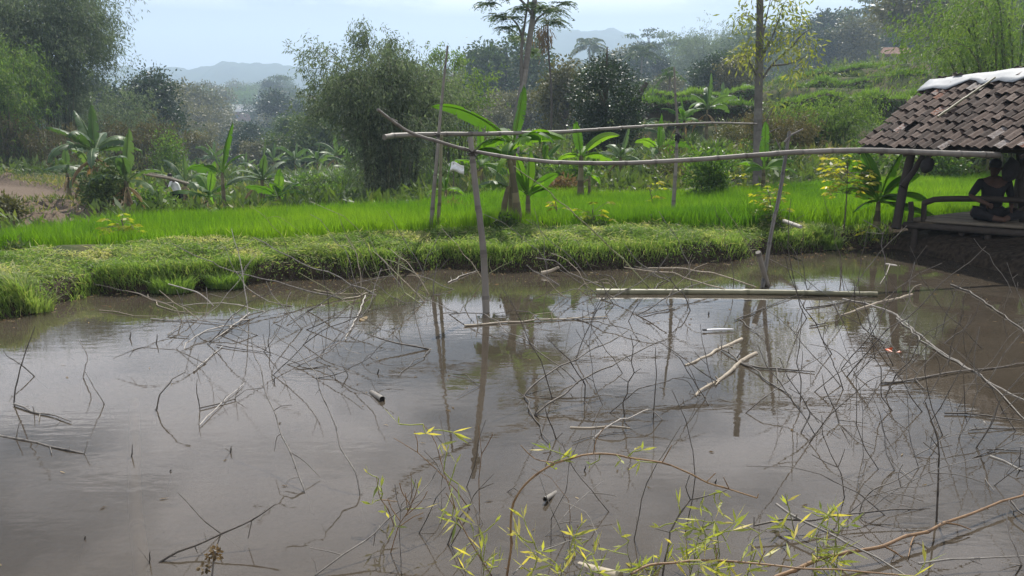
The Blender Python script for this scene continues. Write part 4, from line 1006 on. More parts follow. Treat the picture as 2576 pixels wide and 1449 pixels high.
def terrace(pts, y, hpx, label, seed):
    rng = np.random.default_rng(seed); mb = MB(); gb = MB()
    P = np.array([at_y(a, b, y + k_ * .4) for k_, (a, b) in enumerate(pts)]); p = smooth_path(P, .15); n = len(p)
    p[:, 1] += .5 * np.sin(np.arange(n) * .09 + seed) + .15 * rng.normal(size=n).cumsum() * .2; p[:, 2] += .10 * np.sin(np.arange(n) * .31 + seed) + .05 * rng.normal(size=n) + .16 * np.sin(np.arange(n) * .083 + seed * 2)
    h = hpx * y / F_PX; root = empty('terrace_bank', p[n // 2]); tag(root, label, 'terrace bank', 'grassy terrace banks on the hillside'); o_ = p[n // 2]
    prof = [(-.25, -h - .5), (-.12, -h), (-.05, -h * .5), (0, -.12), (.25, 0), (1.2, .0), (3.0, -.5)]
    G = np.array([[q + np.array([rng.normal() * .03, dy + rng.normal() * .06, dz + rng.normal() * .03]) for dy, dz in prof] for q in p]).reshape(-1, 3) - o_
    i, j = np.meshgrid(np.arange(n - 1), np.arange(len(prof) - 1), indexing='ij'); a = (i * len(prof) + j).ravel()
    mb.add(G, np.stack([a, a + len(prof), a + len(prof) + 1, a + 1], -1), .3, True); mb.build('earth_face', M['earth'], root)
    m_ = n * 90; k = rng.integers(0, n, m_); dy = rng.uniform(-.1, 2.4, m_)
    c = p[k] - o_ + np.stack([rng.normal(size=m_) * .08, dy, np.where(dy > 1.2, -(dy - 1.2) * .28, 0) + .02], -1)
    leaves(gb, c, rng.normal(size=(m_, 3)) * .5 + np.array([0, -.35, .75]), rng.uniform(.10, .30, m_) * (1 + 1.1 * (vnoise(c[:, 0], c[:, 1], 1.1, seed) > .62)), .05, rng, .40 + .3 * rng.random(m_) + .25 * vnoise(c[:, 0], c[:, 1], 2.5, seed))
    m_ = n * 22; k = rng.integers(0, n, m_); f = rng.random(m_)
    c = p[k] - o_ + np.stack([rng.normal(size=m_) * .08, -.12 - .05 * rng.random(m_), -h * f], -1)
    leaves(gb, c, rng.normal(size=(m_, 3)) * .4 + np.array([0, -.5, -.5]), rng.uniform(.10, .28, m_), .05, rng, .25 * rng.random(m_))
    gb.build('grass_cover', M['leaf_fresh'], root)
terrace([(1985, 262), (2060, 252), (2150, 246), (2260, 240), (2340, 232)], 45, 26, 'lowest grassy terrace bank behind the hut roof, with a dark earth face', 701)
terrace([(2010, 216), (2080, 206), (2150, 203), (2230, 196), (2330, 190)], 57, 24, 'curved grassy terrace bank halfway up the hillside above the hut', 702)
terrace([(2030, 184), (2090, 178), (2170, 176), (2250, 172), (2320, 166)], 68, 18, 'narrow grassy terrace bank just below the hilltop house', 703)
terrace([(1570, 270), (1640, 264), (1730, 262), (1810, 258), (1895, 262)], 47, 22, 'grassy terrace bank behind the drooping grey banana', 704)
terrace([(1640, 240), (1720, 234), (1800, 232), (1890, 226)], 58, 14, 'farthest dark-faced terrace bank left of the slim trunk', 705)
# leaning dead trunk on the terraces
def dead_trunk():
    mb = MB(); y = 45.0; g = ground_at(1592, y)
    p = smooth_path([(0, 0, 0), at_y(1605, 255, y) - g, at_y(1626, 208, y) - g], .2)
    tube(mb, p, np.linspace(.17, .12, len(p)), 8, .25)
    o = mb.build('dead_tree', M['bark'], None, g); tag(o, 'dark dead trunk leaning up beside the cone-shaped tree', 'dead tree')
dead_trunk()

# ------------------------------------------------------------------ undergrowth, rice, bank grass, haze-free ground cover
def sample_poly(poly, n, rng, sel=None):
    P = np.array(poly); lo, hi = P.min(0), P.max(0); out = []
    tot = 0
    while tot < n:
        q = rng.uniform(lo, hi, (n * 2, 2)); q = q[inside(q[:, 0], q[:, 1], poly)]
        if sel is not None: q = q[sel(q) > rng.random(len(q))]
        out.append(q); tot += len(q)
        if len(q) == 0: break
    return np.concatenate(out)[:n]
rng = np.random.default_rng(171)
n = 190000
q = sample_poly(RICE, n, rng, lambda q: np.clip((12.5 / np.hypot(q[:, 0], q[:, 1])) ** 1.6, .08, 1) * (segdist(q[:, 0], q[:, 1], RICE) > .02))
rowx = np.round(q[:, 0] / .2) * .2 + rng.normal(size=n) * .045
q[:, 0] = np.where(rng.random(n) < .55, rowx, q[:, 0])
z = Hf(q[:, 0], q[:, 1])
hv = .22 + .14 * vnoise(q[:, 0], q[:, 1], 1.4, 7) + .04 * rng.normal(size=n)
dist = np.hypot(q[:, 0], q[:, 1])
mb = MB(); blades(mb, np.c_[q, z - .02], np.clip(hv, .1, .5), .007 * (dist / 12.) ** .8, rng.uniform(.05, .5, n), rng, .04 + .5 * vnoise(q[:, 0], q[:, 1], 2.2, 8) + .25 * vnoise(q[:, 0], q[:, 1], .5, 9) + .22 * rng.random(n))
tag(mb.build('rice_field', M['rice']), 'bright green field of young rice behind the pond bank', 'rice', kind='stuff')

n = 210000
bankpoly = [(-14, 2), (-14, 14)] + [(x, y + 2.6) for x, y in wl] + [(8.5, 16.5), (9, 8)] 
def bsel(q):
    s = segdist(q[:, 0], q[:, 1], POND); ins = inside(q[:, 0], q[:, 1], POND); ri = inside(q[:, 0], q[:, 1], RICE)
    rdist = segdist(q[:, 0], q[:, 1], RICE)
    gap = vnoise(q[:, 0], q[:, 1], .55, 12)
    under = (q[:, 0] > np.interp(q[:, 1], [9, 12, 15.5, 17], [6.9, 6.75, 6.2, 6.0]))
    w_ = np.where(ins | under, 0, 1.0) * np.where(ri & (rdist > .12), 0, 1) * (s < 2.6) * np.where(s < .22, .28, 1) * np.clip(.25 + 1.8 * gap, 0, 1)
    return w_ * np.clip((11.5 / np.hypot(q[:, 0], q[:, 1])) ** 1.0, 0, 1)
q = sample_poly(bankpoly, n, rng, bsel); n = len(q)
z = Hf(q[:, 0], q[:, 1]); s = segdist(q[:, 0], q[:, 1], POND)
pn = vnoise(q[:, 0], q[:, 1], .8, 21); pn2 = vnoise(q[:, 0], q[:, 1], .28, 22)
lush = sstep(.5, .8, vnoise(q[:, 0], q[:, 1], 1.3, 23)) * (s < .8)
h_ = (.022 + .03 * pn2 + .07 * lush) * rng.uniform(.5, 1.3, n) + .03 * (rng.random(n) < .06)
mb = MB(); blades(mb, np.c_[q, z - .008], h_, .0085 * rng.uniform(.6, 1.6, n), rng.uniform(.5, 1.5, n), rng, .05 + .36 * pn + .25 * pn2 + .2 * rng.random(n) + .35 * (rng.random(n) < .07) - .1 * lush)
# small creeping leaves mixed into the turf
n2_ = 150000; q2 = sample_poly(bankpoly, n2_, rng, bsel); z2 = Hf(q2[:, 0], q2[:, 1]); n2_ = len(q2)
leaves(mb, np.c_[q2, z2 + rng.uniform(0, .06, n2_)], rng.normal(size=(n2_, 3)) * np.array([1, 1, .45]) + np.array([0, -.1, .35]), rng.uniform(.022, .06, n2_), .015, rng, .05 + .5 * vnoise(q2[:, 0], q2[:, 1], .5, 25) + .3 * rng.random(n2_) + .35 * (vnoise(q2[:, 0], q2[:, 1], .45, 27) > .74))
# dry straw lying on it
k_ = rng.choice(n, 9000); dz = np.c_[q[k_], z[k_] + .02 + .05 * rng.random(9000)]
leaves(mb, dz, rng.normal(size=(9000, 3)) * np.array([1, 1, .35]), rng.uniform(.08, .22, 9000), .006, rng, np.full(9000, 1.0))
# grass hanging over the edge, and longer tussocks
ed = np.array(wl); segs = rng.integers(0, len(ed) - 1, 9000); f = rng.random(9000)[:, None]
pe = ed[segs] * (1 - f) + ed[segs + 1] * f; pe = pe + np.c_[rng.normal(size=9000) * .04, rng.uniform(.03, .3, 9000)]
keep = vnoise(pe[:, 0], pe[:, 1], .6, 31) > .38; pe = pe[keep]
az = rng.normal(size=len(pe)) * .8 - np.pi / 2
blades(mb, np.c_[pe, Hf(pe[:, 0], pe[:, 1]) + .01], rng.uniform(.06, .2, len(pe)), .009, rng.uniform(.5, 1.4, len(pe)), rng, .25 + .4 * rng.random(len(pe)) + .3 * (rng.random(len(pe)) < .15), az)
tag(mb.build('bank_grass', M['grass']), 'short tangled grass and straw covering the pond bank', 'grass', kind='stuff')

for px, py, r_, nb, lab in [(2085, 600, .42, 900, 'bushy grass tussock hanging into the water beside the hut'), (60, 745, .42, 500, 'tall pale grass tussock at the water, left end of the bank'), (420, 700, .45, 800, 'bright green grass tussock bulging over the water'), (560, 690, .4, 700, 'lush grass tussock left of the long leaning twig')]:
    c = at_z(px, py, .2); az = rng.uniform(0, 6.28, nb); rad = r_ * .6 * np.sqrt(rng.random(nb))
    b_ = np.c_[c[0] + np.cos(az) * rad, c[1] + np.sin(az) * rad * .6 + .1, np.zeros(nb)]; b_[:, 2] = np.maximum(Hf(b_[:, 0], b_[:, 1]), .02) - .01
    mb = MB(); blades(mb, b_ - np.append(c[:2], 0), rng.uniform(.08, .26, nb), .009, rng.uniform(.2, 1.0, nb), rng, .2 + .5 * rng.random(nb) + (.25 if px < 100 else 0), az + rng.normal(size=nb) * .5)
    tag(mb.build('grass_tussock', M['grass'], None, (c[0], c[1], 0)), lab, 'grass tussock')

# undergrowth over the slopes behind the rice
n = 150000
thv = np.arctan((rng.uniform(-250, 2800, n) - CX) / F_PX); rv = np.exp(rng.uniform(math.log(15), math.log(115), n))
X_, Y_ = rv * np.tan(thv), rv
ok = ~inside(X_, Y_, RICE) & ~inside(X_, Y_, DRY) & (segdist(X_, Y_, DRY) > .5) & (segdist(X_, Y_, POND) > 2.2) & (vnoise(X_, Y_, 3.5, 41) * .6 + vnoise(X_, Y_, 1.2, 42) * .4 > .36)
X_, Y_, rv = X_[ok], Y_[ok], rv[ok]; n = len(X_); Z_ = Hf(X_, Y_)
pn = vnoise(X_, Y_, 5.0, 43); pn2 = vnoise(X_, Y_, 1.3, 44)
Lh = (.10 + .004 * rv) * rng.uniform(.7, 2.0, n)
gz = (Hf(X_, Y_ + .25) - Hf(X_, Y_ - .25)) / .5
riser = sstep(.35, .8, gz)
terr = sstep(.8, 1.6, table(X_, Y_)) * (rv > 34) * (rv < 110); Lh = Lh * (1 - .5 * terr)
mb = MB()
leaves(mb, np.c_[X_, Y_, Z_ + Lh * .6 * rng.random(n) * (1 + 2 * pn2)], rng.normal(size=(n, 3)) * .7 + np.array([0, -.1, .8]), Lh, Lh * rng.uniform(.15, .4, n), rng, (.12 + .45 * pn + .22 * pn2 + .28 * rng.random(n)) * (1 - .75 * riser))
bd = []
for bpl in BUNDS:
    bp = smooth_path(np.c_[np.array(bpl), np.zeros(len(bpl))], .012); bp[:, :2] += rng.normal(size=(len(bp), 2)) * .22; bd.append(bp)
bd = np.concatenate(bd); bd[:, 2] = Hf(bd[:, 0], bd[:, 1])
leaves(mb, bd, rng.normal(size=bd.shape) * .5 + np.array([0, 0, .8]), rng.uniform(.1, .32, len(bd)), .04, rng, .55 + .45 * rng.random(len(bd)))
tag(mb.build('undergrowth', M['under']), 'mixed weeds and low crops covering the slopes behind the rice', 'undergrowth', kind='stuff')

# ------------------------------------------------------------------ bamboo frame in the pond
def bamboo_pole(name, P, r0, r1, mat, label, node=.38, seed=0, seg=10, cat='bamboo pole', group=None, wobble=.006, loc=None):
    rng = np.random.default_rng(seed + 500)
    p = smooth_path(P, .04)
    s = np.concatenate([[0], np.cumsum(np.linalg.norm(np.diff(p, axis=0), axis=1))])
    rad = np.interp(s, [0, s[-1]], [r0, r1])
    nd = np.arange(rng.uniform(.1, node), s[-1], node) * 1.0
    nd = nd + rng.normal(size=len(nd)) * .02
    rn = np.full(len(p), .55) + .10 * np.sin(s * 3 + seed)
    for x in nd:
        g_ = np.exp(-((s - x) / .022) ** 2); rad = rad * (1 + .14 * g_); rn = rn - .32 * g_
        k = int(np.searchsorted(s, x)); p[k:] += rng.normal(size=3) * wobble * .6
    o0 = np.array(p[0] if loc is None else loc)
    mb = MB(); tube(mb, p - o0, rad, seg, np.clip(rn, 0, 1))
    o = mb.build(name, M[mat], None, o0)
    return tag(o, label, cat, group)
def px2(lst, y):
    """pixels to points on the plane at depth y (y may be a list)"""
    ys = y if hasattr(y, '__len__') else [y] * len(lst)
    return [at_y(a, b, c) for (a, b), c in zip(lst, ys)]
yf = at_z(1222, 785)[1]
def bury(P, d=.35):
    P = [np.array(p) for p in P]; v = P[0] - P[1]; return [P[0] + v / np.linalg.norm(v) * d] + P
FR = 'bamboo poles of the pond frame'
bamboo_pole('standing_pole', bury(px2([(1223, 785), (1216, 640), (1206, 545), (1194, 440), (1184, 345)], yf)), .042, .030, 'pole', 'thick grey bamboo post standing in open water with a front crossbar tied near its top', .5, 1, 12, 'bamboo post', FR)
# dark wet band at the waterline of the front post
yr = at_z(1085, 580, .44)[1]
bamboo_pole('standing_pole', bury(px2([(1085, 582), (1093, 480), (1102, 370), (1113, 240), (1126, 115)], yr)), .040, .016, 'pole', 'tall slender leaning bamboo upright rising far above the rear crossbar', .55, 2, 9, 'bamboo post', FR)
bamboo_pole('standing_pole', bury(px2([(1102, 578), (1106, 480), (1110, 340)], yr + .1)), .031, .026, 'pole_green', 'short yellowish bamboo upright right beside the tall slender one', .5, 3, 9, 'bamboo post', FR)
y3 = at_z(1692, 545, .42)[1]
bamboo_pole('standing_pole', bury(px2([(1692, 548), (1699, 430), (1704, 310), (1699, 240), (1696, 168)], y3)), .045, .016, 'pole', 'bamboo upright with a black rag tied where the rear crossbar meets it', .5, 4, 9, 'bamboo post', FR)
yl = at_z(1920, 722)[1]
bamboo_pole('standing_pole', bury(px2([(1918, 722), (1936, 610), (1955, 510), (1975, 400), (1985, 330)], [yl, yl + .3, yl + .5, yl + .7, yl + .8])), .030, .024, 'wet_shade', 'dark leaning mooring pole holding up the front crossbar near the hut', .5, 5, 9, 'bamboo post', FR)
bamboo_pole('pole_stub', bury(px2([(1926, 700), (1908, 635)], [yl + .05, yl - .1])), .034, .034, 'pole', 'short pale bamboo stub propped against the foot of the mooring pole', .5, 6, 10, 'bamboo stub', FR)
yrc = yr - .1
bamboo_pole('crossbar', px2([(967, 345), (1000, 341), (1100, 339), (1250, 338), (1400, 334), (1500, 328), (1600, 322), (1704, 317), (1800, 313), (1905, 315)], np.linspace(yrc, y3 - .1, 10)), .042, .016, 'pole', 'rear bamboo crossbar with a thick rounded left end, tied to the far uprights', .45, 7, 12, 'bamboo pole', FR)
bamboo_pole('crossbar', px2([(950, 275), (985, 303), (1030, 333), (1110, 360), (1190, 382), (1300, 400), (1420, 412), (1560, 413), (1680, 408), (1800, 400), (1930, 390), (2060, 382), (2180, 380), (2300, 384), (2420, 389), (2516, 392)], np.linspace(yf - .12, 12.2, 16)), .016, .043, 'pole', 'long sagging front crossbar running from the standing post to the hut', .42, 8, 12, 'bamboo pole', FR)
# twigs and ties on the frame
def stick(name, P, r0, r1, mat, label, cat, group=None):
    p = smooth_path(P, .05); mb = MB(); tube(mb, p - p[0], np.linspace(r0, r1, len(p)), 6, .5); return tag(mb.build(name, M[mat], None, p[0]), label, cat, group)
stick('cut_twig', px2([(1000, 305), (980, 296), (958, 280)], yf - .16), .006, .004, 'tw_g', 'short twig left on the thin tip of the front crossbar', 'twig')
stick('branch_stub', px2([(1974, 358), (1990, 340), (2020, 325)], yl + .75), .016, .010, 'tw_g', 'cut side branch sticking out from the top of the mooring pole', 'twig')
stick('cane', px2([(1967, 385), (1957, 360), (1950, 348)], yl + .9), .009, .008, 'pole', 'short cane poking up behind the front crossbar beside the mooring pole', 'twig')
def tie(px, py, y, label, rag=False, s=1.0):
    rng = np.random.default_rng(int(px)); c = at_y(px, py, y); mb = MB()
    for k in range(4):
        a = np.linspace(0, 6.28, 12); r_ = .050 * s; tl = rng.uniform(-.6, .6)
        tube(mb, np.stack([np.cos(a) * r_, np.sin(a) * r_ * .9, tl * np.cos(a) * r_ + (k - 1.5) * .012], -1), .007 * s, 5, .3, False)
    for k in range(5 if rag else 7):
        d = rng.normal(size=3) * np.array([.06, .04, .03]); d[2] -= .07 if rag else 0
        tube(mb, np.array([[0, -.045 * s, 0], d * .6 + np.array([0, -.06, 0]), d * 1.3 + np.array([0, -.06, -.02])]), [.010 * s, .007, .003] if not rag else [.022, .028, .012], 5, .3)
    tag(mb.build('tie', M['rag'] if rag else M['tw_d'], None, c), label, 'tie')
tie(1190, 385, yf - .02, 'frayed dark lashing where the front crossbar meets the standing post')
tie(1100, 340, yr - .02, 'small dark lashing on the slender rear uprights', s=.8)
tie(1704, 318, y3 - .02, 'dark lashing on the tied rear upright', s=.9)
tie(1704, 340, y3 - .03, 'black rag hanging beneath the rear crossbar', True, .9)

# floating bamboo pole with snags
bamboo_pole('floating_pole', [at_z(a, b, .02) for a, b in [(1500, 735), (1600, 735), (1700, 735), (1850, 736), (2000, 738), (2090, 740), (2205, 742)]], .045, .028, 'pole_green', 'long greenish bamboo pole floating level across the water behind the twigs', .75, 9, 10, 'floating bamboo')
def stub(P, r, label, mat='tw_g', cat='bamboo stub', hole=True):
    p = smooth_path(P, .03); mb = MB(); tube(mb, p - p[0], r, 12, np.linspace(.4, .7, len(p)), False)
    root = tag(mb.build('bamboo_stub', M[mat], None, p[0]), label, cat)
    hb_ = MB(); d = (p[-1] - p[-2]); d /= np.linalg.norm(d)
    tube(hb_, np.array([p[0] - p[0] + d * .01, p[-1] - p[0] - d * .012]), r * .86, 12, .2, True); hb_.build('hollow', M['hole'], root)
    return root
stub([at_z(934, 988, -.005), at_z(962, 1004, .016)], .022, 'hollow cut bamboo end poking out of the open water')
stub([at_z(1404, 1236, -.02), at_z(1371, 1256, .028)], .013, 'small hollow bamboo end tilting up from the water under the arched branch')
stick('driftwood', [at_z(1362, 688, .03), at_z(1385, 682, .06), at_z(1406, 672, .12)], .035, .02, 'tw_t', 'chunk of pale driftwood lying at the bank edge', 'driftwood')
stick('white_bamboo_piece', [at_z(1972, 556, .50), at_z(2015, 571, .50)], .035, .030, 'tw_p', 'white bamboo offcut lying on the bank near the hut', 'bamboo offcut')
# sunken poles seen faintly through the murky water
bamboo_pole('sunken_pole', [at_z(a, b, -.062) for a, b in [(338, 1010), (340, 1150), (342, 1280), (355, 1380), (366, 1480)]], .033, .037, 'tw_t', 'sunken bamboo pole showing faintly under the water, bottom left', .5, 10)
bamboo_pole('sunken_pole', [at_z(1255, 1370, -.09), at_z(1330, 1398, -.06), at_z(1430, 1420, -.03), at_z(1560, 1452, .0)], .028, .03, 'tw_t', 'half-sunken tan bamboo pole under the leafy sprigs', .5, 11)
# white float and fish
def white_float():
    a, b_ = at_z(1775, 830, .02), at_z(1845, 828, .02); mb = MB(); p = smooth_path([a, (a + b_) / 2, b_], .02)
    tube(mb, p - a, .012 * np.clip(np.sin(np.linspace(.35, 2.95, len(p))), .2, 1) ** .5, 10, .5); o = mb.build('plastic_tube', M['white_plastic'], None, a); tag(o, 'white plastic tube floating among the twigs', 'float')
    c = MB(); tube(c, np.array([[-.03, 0, 0], [.012, 0, 0]]), .009, 8, .3); c.build('cap', M['rag'], o)
white_float()
def fish():
    a = at_z(2222, 877, .0); b_ = at_z(2254, 887, .0); d = b_ - a; mb = MB()
    t_ = np.linspace(0, 1, 14); p = t_[:, None] * d + np.array([0, 0, -.010]); p[:, 1] += .008 * np.sin(t_ * 5)
    tube(mb, p, .024 * np.clip(np.sin(np.pi * t_ ** .7), .15, 1) * (1 - .45 * t_), 10, .5); o = mb.build('fish', M['fish'], None, a); tag(o, 'orange fish at the surface in the hut reflection', 'fish')
    f = MB(); f.add([[0, 0, 0], [.05, .025, .012], [.04, 0, .006], [.05, -.025, .012]], [[0, 1, 2, 3]]); tf = f.build('tail_fin', M['fish'], o); tf.location = d * .97
    f2 = MB(); f2.add([[0, 0, 0], [.04, 0, .0], [.045, 0, .028], [.01, 0, .03]], [[0, 1, 2, 3]]); df_ = f2.build('back_fin', M['fish'], o); df_.location = d * .35 + np.array([0, 0, -.004])
fish()

# ------------------------------------------------------------------ bamboo branches fallen in the pond
# kind: S standing, base is the last point; s standing, base is the first point; F floating; A both ends on the water
def branch(kind, wpx, colr, label, pts, sides=(), stubs=1.0, name='bamboo_branch', leafy=None, dy=0.0, z0=.012, wob=1.0, base_y=None):
    seed = sum(int(a * 7 + b * 13) for a, b in pts); rng = np.random.default_rng(seed)
    pts = [(float(a), float(b)) for a, b in pts]
    arc = np.concatenate([[0], np.cumsum([math.hypot(pts[k + 1][0] - pts[k][0], pts[k + 1][1] - pts[k][1]) for k in range(len(pts) - 1)])]); arc /= arc[-1]
    if kind == 'F' and wpx > 7 and z0 == .012: z0 = .002
    if kind == 'F': W = [at_z(a, b, z0) for a, b in pts]
    else:
        y0 = at_z(*pts[0], 0)[1] if kind in 'sA' else None; y1 = at_z(*pts[-1], 0)[1] if kind in 'SA' else None
        if base_y is not None: y0 = y1 = base_y
        if kind == 's': ys = y0 + arc * dy
        elif kind == 'S': ys = y1 + (1 - arc) * dy
        else: ys = y0 + (y1 - y0) * arc
        W = [at_y(a, b, y) for (a, b), y in zip(pts, ys)]
    W = np.array(W)
    dm = np.mean([depth(q) for q in W]); r = wpx * .39 * dm / F_PX
    if wpx > 7 or len(pts) > 6: p = smooth_path(W, .03)
    else:
        p = np.vstack([W[k] + (W[k + 1] - W[k]) * np.linspace(0, 1, max(2, int(np.linalg.norm(W[k + 1] - W[k]) / .03)), endpoint=False)[:, None] for k in range(len(W) - 1)] + [W[-1:]])
    # natural zigzag at the nodes
    s = np.concatenate([[0], np.cumsum(np.linalg.norm(np.diff(p, axis=0), axis=1))])
    nl = .17; nk = max(2, int(s[-1] / nl)); off = rng.normal(size=(nk + 2, 3)) * .011 * wob; off[0] = off[-1] = 0
    if kind == 'F': off[:, 2] *= .4
    p = p + np.stack([np.interp(s, np.linspace(0, s[-1], nk + 2), off[:, c]) for c in range(3)], -1)
    thick_first = kind in 'sFA'
    rad = np.interp(s, [0, s[-1]], [r, r * .55] if thick_first else [r * .5, r])
    rn = np.full(len(p), rng.uniform(.42, .62))
    for x in np.linspace(0, s[-1], nk + 2)[1:-1]:
        g_ = np.exp(-((s - x) / .012) ** 2); rad = rad * (1 + .28 * g_); rn = rn - .3 * g_
    if kind in 'Ss' and wpx > 2.5:
        wet_shade = np.clip(1 - p[:, 2] / .05, 0, 1); rn = rn - .25 * wet_shade
    p0 = p[-1] if kind == 'S' else p[0]
    if kind == 'S':
        v = p[-1] - p[-3]; v /= np.linalg.norm(v) + 1e-9; v[2] = min(v[2], -.5); p = np.vstack([p, p[-1] + v * .15]); rad = np.append(rad, rad[-1]); rn = np.append(rn, .2); s = np.append(s, s[-1] + .15)
    elif kind in 'sA':
        v = p[0] - p[2]; v /= np.linalg.norm(v) + 1e-9; v[2] = min(v[2], -.5); p = np.vstack([p[0] + v * .15, p]); rad = np.insert(rad, 0, rad[0]); rn = np.insert(rn, 0, .2); s = np.insert(s + .15, 0, 0)
    mb = MB(); tube(mb, p - p0, rad, 7 if wpx > 5 else 5, np.clip(rn, 0, 1))
    # cut side shoots at the nodes
    for x in np.linspace(0, s[-1], nk + 2)[1:-1]:
        k = int(np.searchsorted(s, x)); k = min(max(k, 1), len(p) - 2)
        if rng.random() > .85 * stubs: continue
        T = p[k + 1] - p[k - 1]; T /= np.linalg.norm(T)
        d = rng.normal(size=3); d -= T * (d @ T); d /= np.linalg.norm(d); d = d * .8 + T * rng.uniform(-.1, .7) * (1 if thick_first else -1)
        if p[k][2] < .05: d[2] = abs(d[2])
        ln = rng.choice([.02, .04, .09], p=[.45, .33, .22]) * rng.uniform(.6, 1.3)
        q0 = p[k] - p0
        tube(mb, np.array([q0, q0 + d * ln * .6 + rng.normal(size=3) * .003, q0 + d * ln]), np.array([.55, .42, .25]) * rad[k], 4, rng.uniform(.2, .6))
    root = mb.build(name, M['tw_' + colr], None, p0)
    tag(root, label, 'dead branch', 'bamboo branches fallen in the pond')
    for sd in sides:
        # starts on the branch nearest to its first pixel
        proj = np.array([[CX + F_PX * q[0] / depth(q), 0] for q in p])
        py = np.array([CY - F_PX * ((q[1]) * sp + (q[2] - EYE) * cp) / depth(q) for q in p])
        k = int(np.argmin((proj[:, 0] - sd[0][0]) ** 2 + (py - sd[0][1]) ** 2))
        Q = [p[k]]
        for a, b in sd[1:]:
            q = at_y(a, b, p[k][1])
            if q[2] < .012: q = at_z(a, b, .012)
            Q.append(q)
        Q = smooth_path(Q, .03); m2_ = MB(); tube(m2_, Q - p0, np.linspace(max(rad[k] * .62, .0028), max(rad[k] * .3, .002), len(Q)), 5, rng.uniform(.35, .65))
        m2_.build('side_twig', M['tw_' + colr], root)
    if leafy:
        nl_, size = leafy; lm = MB()
        ks = rng.choice(np.arange(len(p) // 6, len(p)) if kind != 'S' else np.arange(0, len(p) * 5 // 6), nl_)
        for k in ks:
            T = p[min(k + 1, len(p) - 1)] - p[max(k - 1, 0)]; T /= np.linalg.norm(T) + 1e-9
            d = rng.normal(size=3); d /= np.linalg.norm(d); tw = rng.uniform(.03, .12)
            c = p[k] + d * tw
            if c[2] < .03: d[2] = abs(d[2]); c = p[k] + d * tw
            tube(lm, np.array([p[k], (p[k] + c) / 2 + rng.normal(size=3) * .006, c]) - p0, .0026, 4, .35, False)
            nn = int(rng.integers(2, 5)); D = rng.normal(size=(nn, 3)) * .55 + d * .8 + np.array([0, 0, rng.uniform(-.4, .6)])
            leaves(lm, np.tile(c - p0, (nn, 1)), D, size * rng.uniform(.5, 1.35, nn), size * .15, rng, np.clip(rng.normal(.5, .28, nn), 0, 1))
        lm.build('foliage', M['bamboo_sprig'], root)
    return root
B = branch
# -- leaning over the far bank
B('S', 5, 'g', 'pale twig slanting from the bank down to the water, below the slender uprights', [(638, 597), (700, 630), (780, 672), (850, 700), (945, 742)])
B('S', 5, 'g', 'longest grey branch slanting across the bright green bank tussock', [(432, 612), (551, 671), (646, 697), (738, 720), (864, 753)])
B('S', 3, 'y', 'thin greenish twig bowing over the rice left of the clump of twigs', [(635, 522), (672, 549), (706, 593), (726, 640), (735, 700)], [[(672, 549), (699, 545), (733, 566), (777, 606), (797, 653), (800, 680)]], .4)
B('S', 3, 'y', 'hair-thin wand bowing over the rice edge, tip far back', [(780, 505), (827, 528), (868, 549), (900, 575), (935, 640), (955, 705)], (), .3)
B('S', 3, 'g', 'thin wand standing in front of the bank, bent near its tip', [(780, 539), (804, 552), (827, 582), (868, 630), (890, 690), (900, 725)], (), .4)
B('S', 3, 'y', 'thin wand ending just left of the slender uprights', [(850, 535), (870, 582), (900, 636), (930, 700), (938, 735)], (), .5)
B('S', 3, 'g', 'slim twig leaning between the slender uprights and the standing post', [(972, 530), (992, 566), (1019, 606), (1046, 653), (1066, 690)], (), .4)
B('S', 5.5, 'y', 'long straight greenish branch leaning from the rice to the floating pole', [(1292, 417), (1377, 478), (1400, 505), (1441, 535), (1498, 589), (1559, 643), (1600, 684), (1633, 724)], (), .7)
B('S', 3, 'g', 'thin branch crossing the long straight greenish one near the water', [(1323, 552), (1363, 586), (1414, 630), (1448, 663), (1478, 700)], (), .5)
B('S', 2.5, 'g', 'hair-thin twig across the bank right of the standing post', [(1215, 538), (1259, 556), (1296, 579), (1350, 625), (1385, 680)], (), .2)
B('S', 3.5, 'g', 'thin wand before the tied rear upright, standing in the water', [(1657, 531), (1682, 567), (1704, 603), (1718, 639), (1731, 682), (1742, 722)], (), .5)
B('S', 3.5, 'y', 'greenish wand leaning beside the foot of the mooring pole', [(1823, 521), (1855, 567), (1876, 607), (1894, 643), (1916, 686), (1930, 718)], (), .5)
B('S', 2.5, 'd', 'fine upright twig in front of the bank left of the mooring pole', [(1797, 517), (1823, 567), (1826, 614), (1841, 668), (1844, 729)], (), .3)
B('S', 2.5, 'd', 'fine upright twig in front of the bank right of the mooring pole', [(2070, 488), (2081, 524), (2099, 567), (2110, 643), (2117, 679), (2124, 733)], (), .3)
B('S', 3, 'd', 'dark spray of fine twigs rising from the floating pole', [(2020, 575), (2018, 614), (2020, 668), (2027, 711), (2033, 738)], [[(2030, 720), (2018, 700), (2010, 672)], [(2031, 728), (2045, 705), (2052, 690)], [(2031, 730), (2048, 716), (2064, 706)]], .4)
B('S', 3.5, 'g', 'thin stick topped by a pale two-armed fork in front of the dark hut shade', [(2171, 553), (2207, 571), (2221, 587), (2223, 632), (2229, 740)], [[(2221, 587), (2178, 584)], [(2221, 587), (2228, 570), (2215, 556)]], .2)
B('A', 6, 'p', 'long pale branch arching over the dark water below the hut', [(2229, 664), (2268, 677), (2308, 690), (2376, 706), (2441, 715), (2509, 722), (2590, 724)], [[(2240, 668), (2229, 690), (2214, 714)]])
B('S', 4.5, 'd', 'long straight branch running diagonally from the hut shade down to open water', [(2480, 620), (2448, 647), (2387, 697), (2362, 718), (2315, 766), (2244, 822), (2198, 873), (2160, 909), (2131, 947)], (), .9)
B('S', 2.5, 'g', 'hair-thin twig against the black shade under the hut', [(2450, 600), (2480, 640), (2520, 690), (2545, 735)], (), .2)
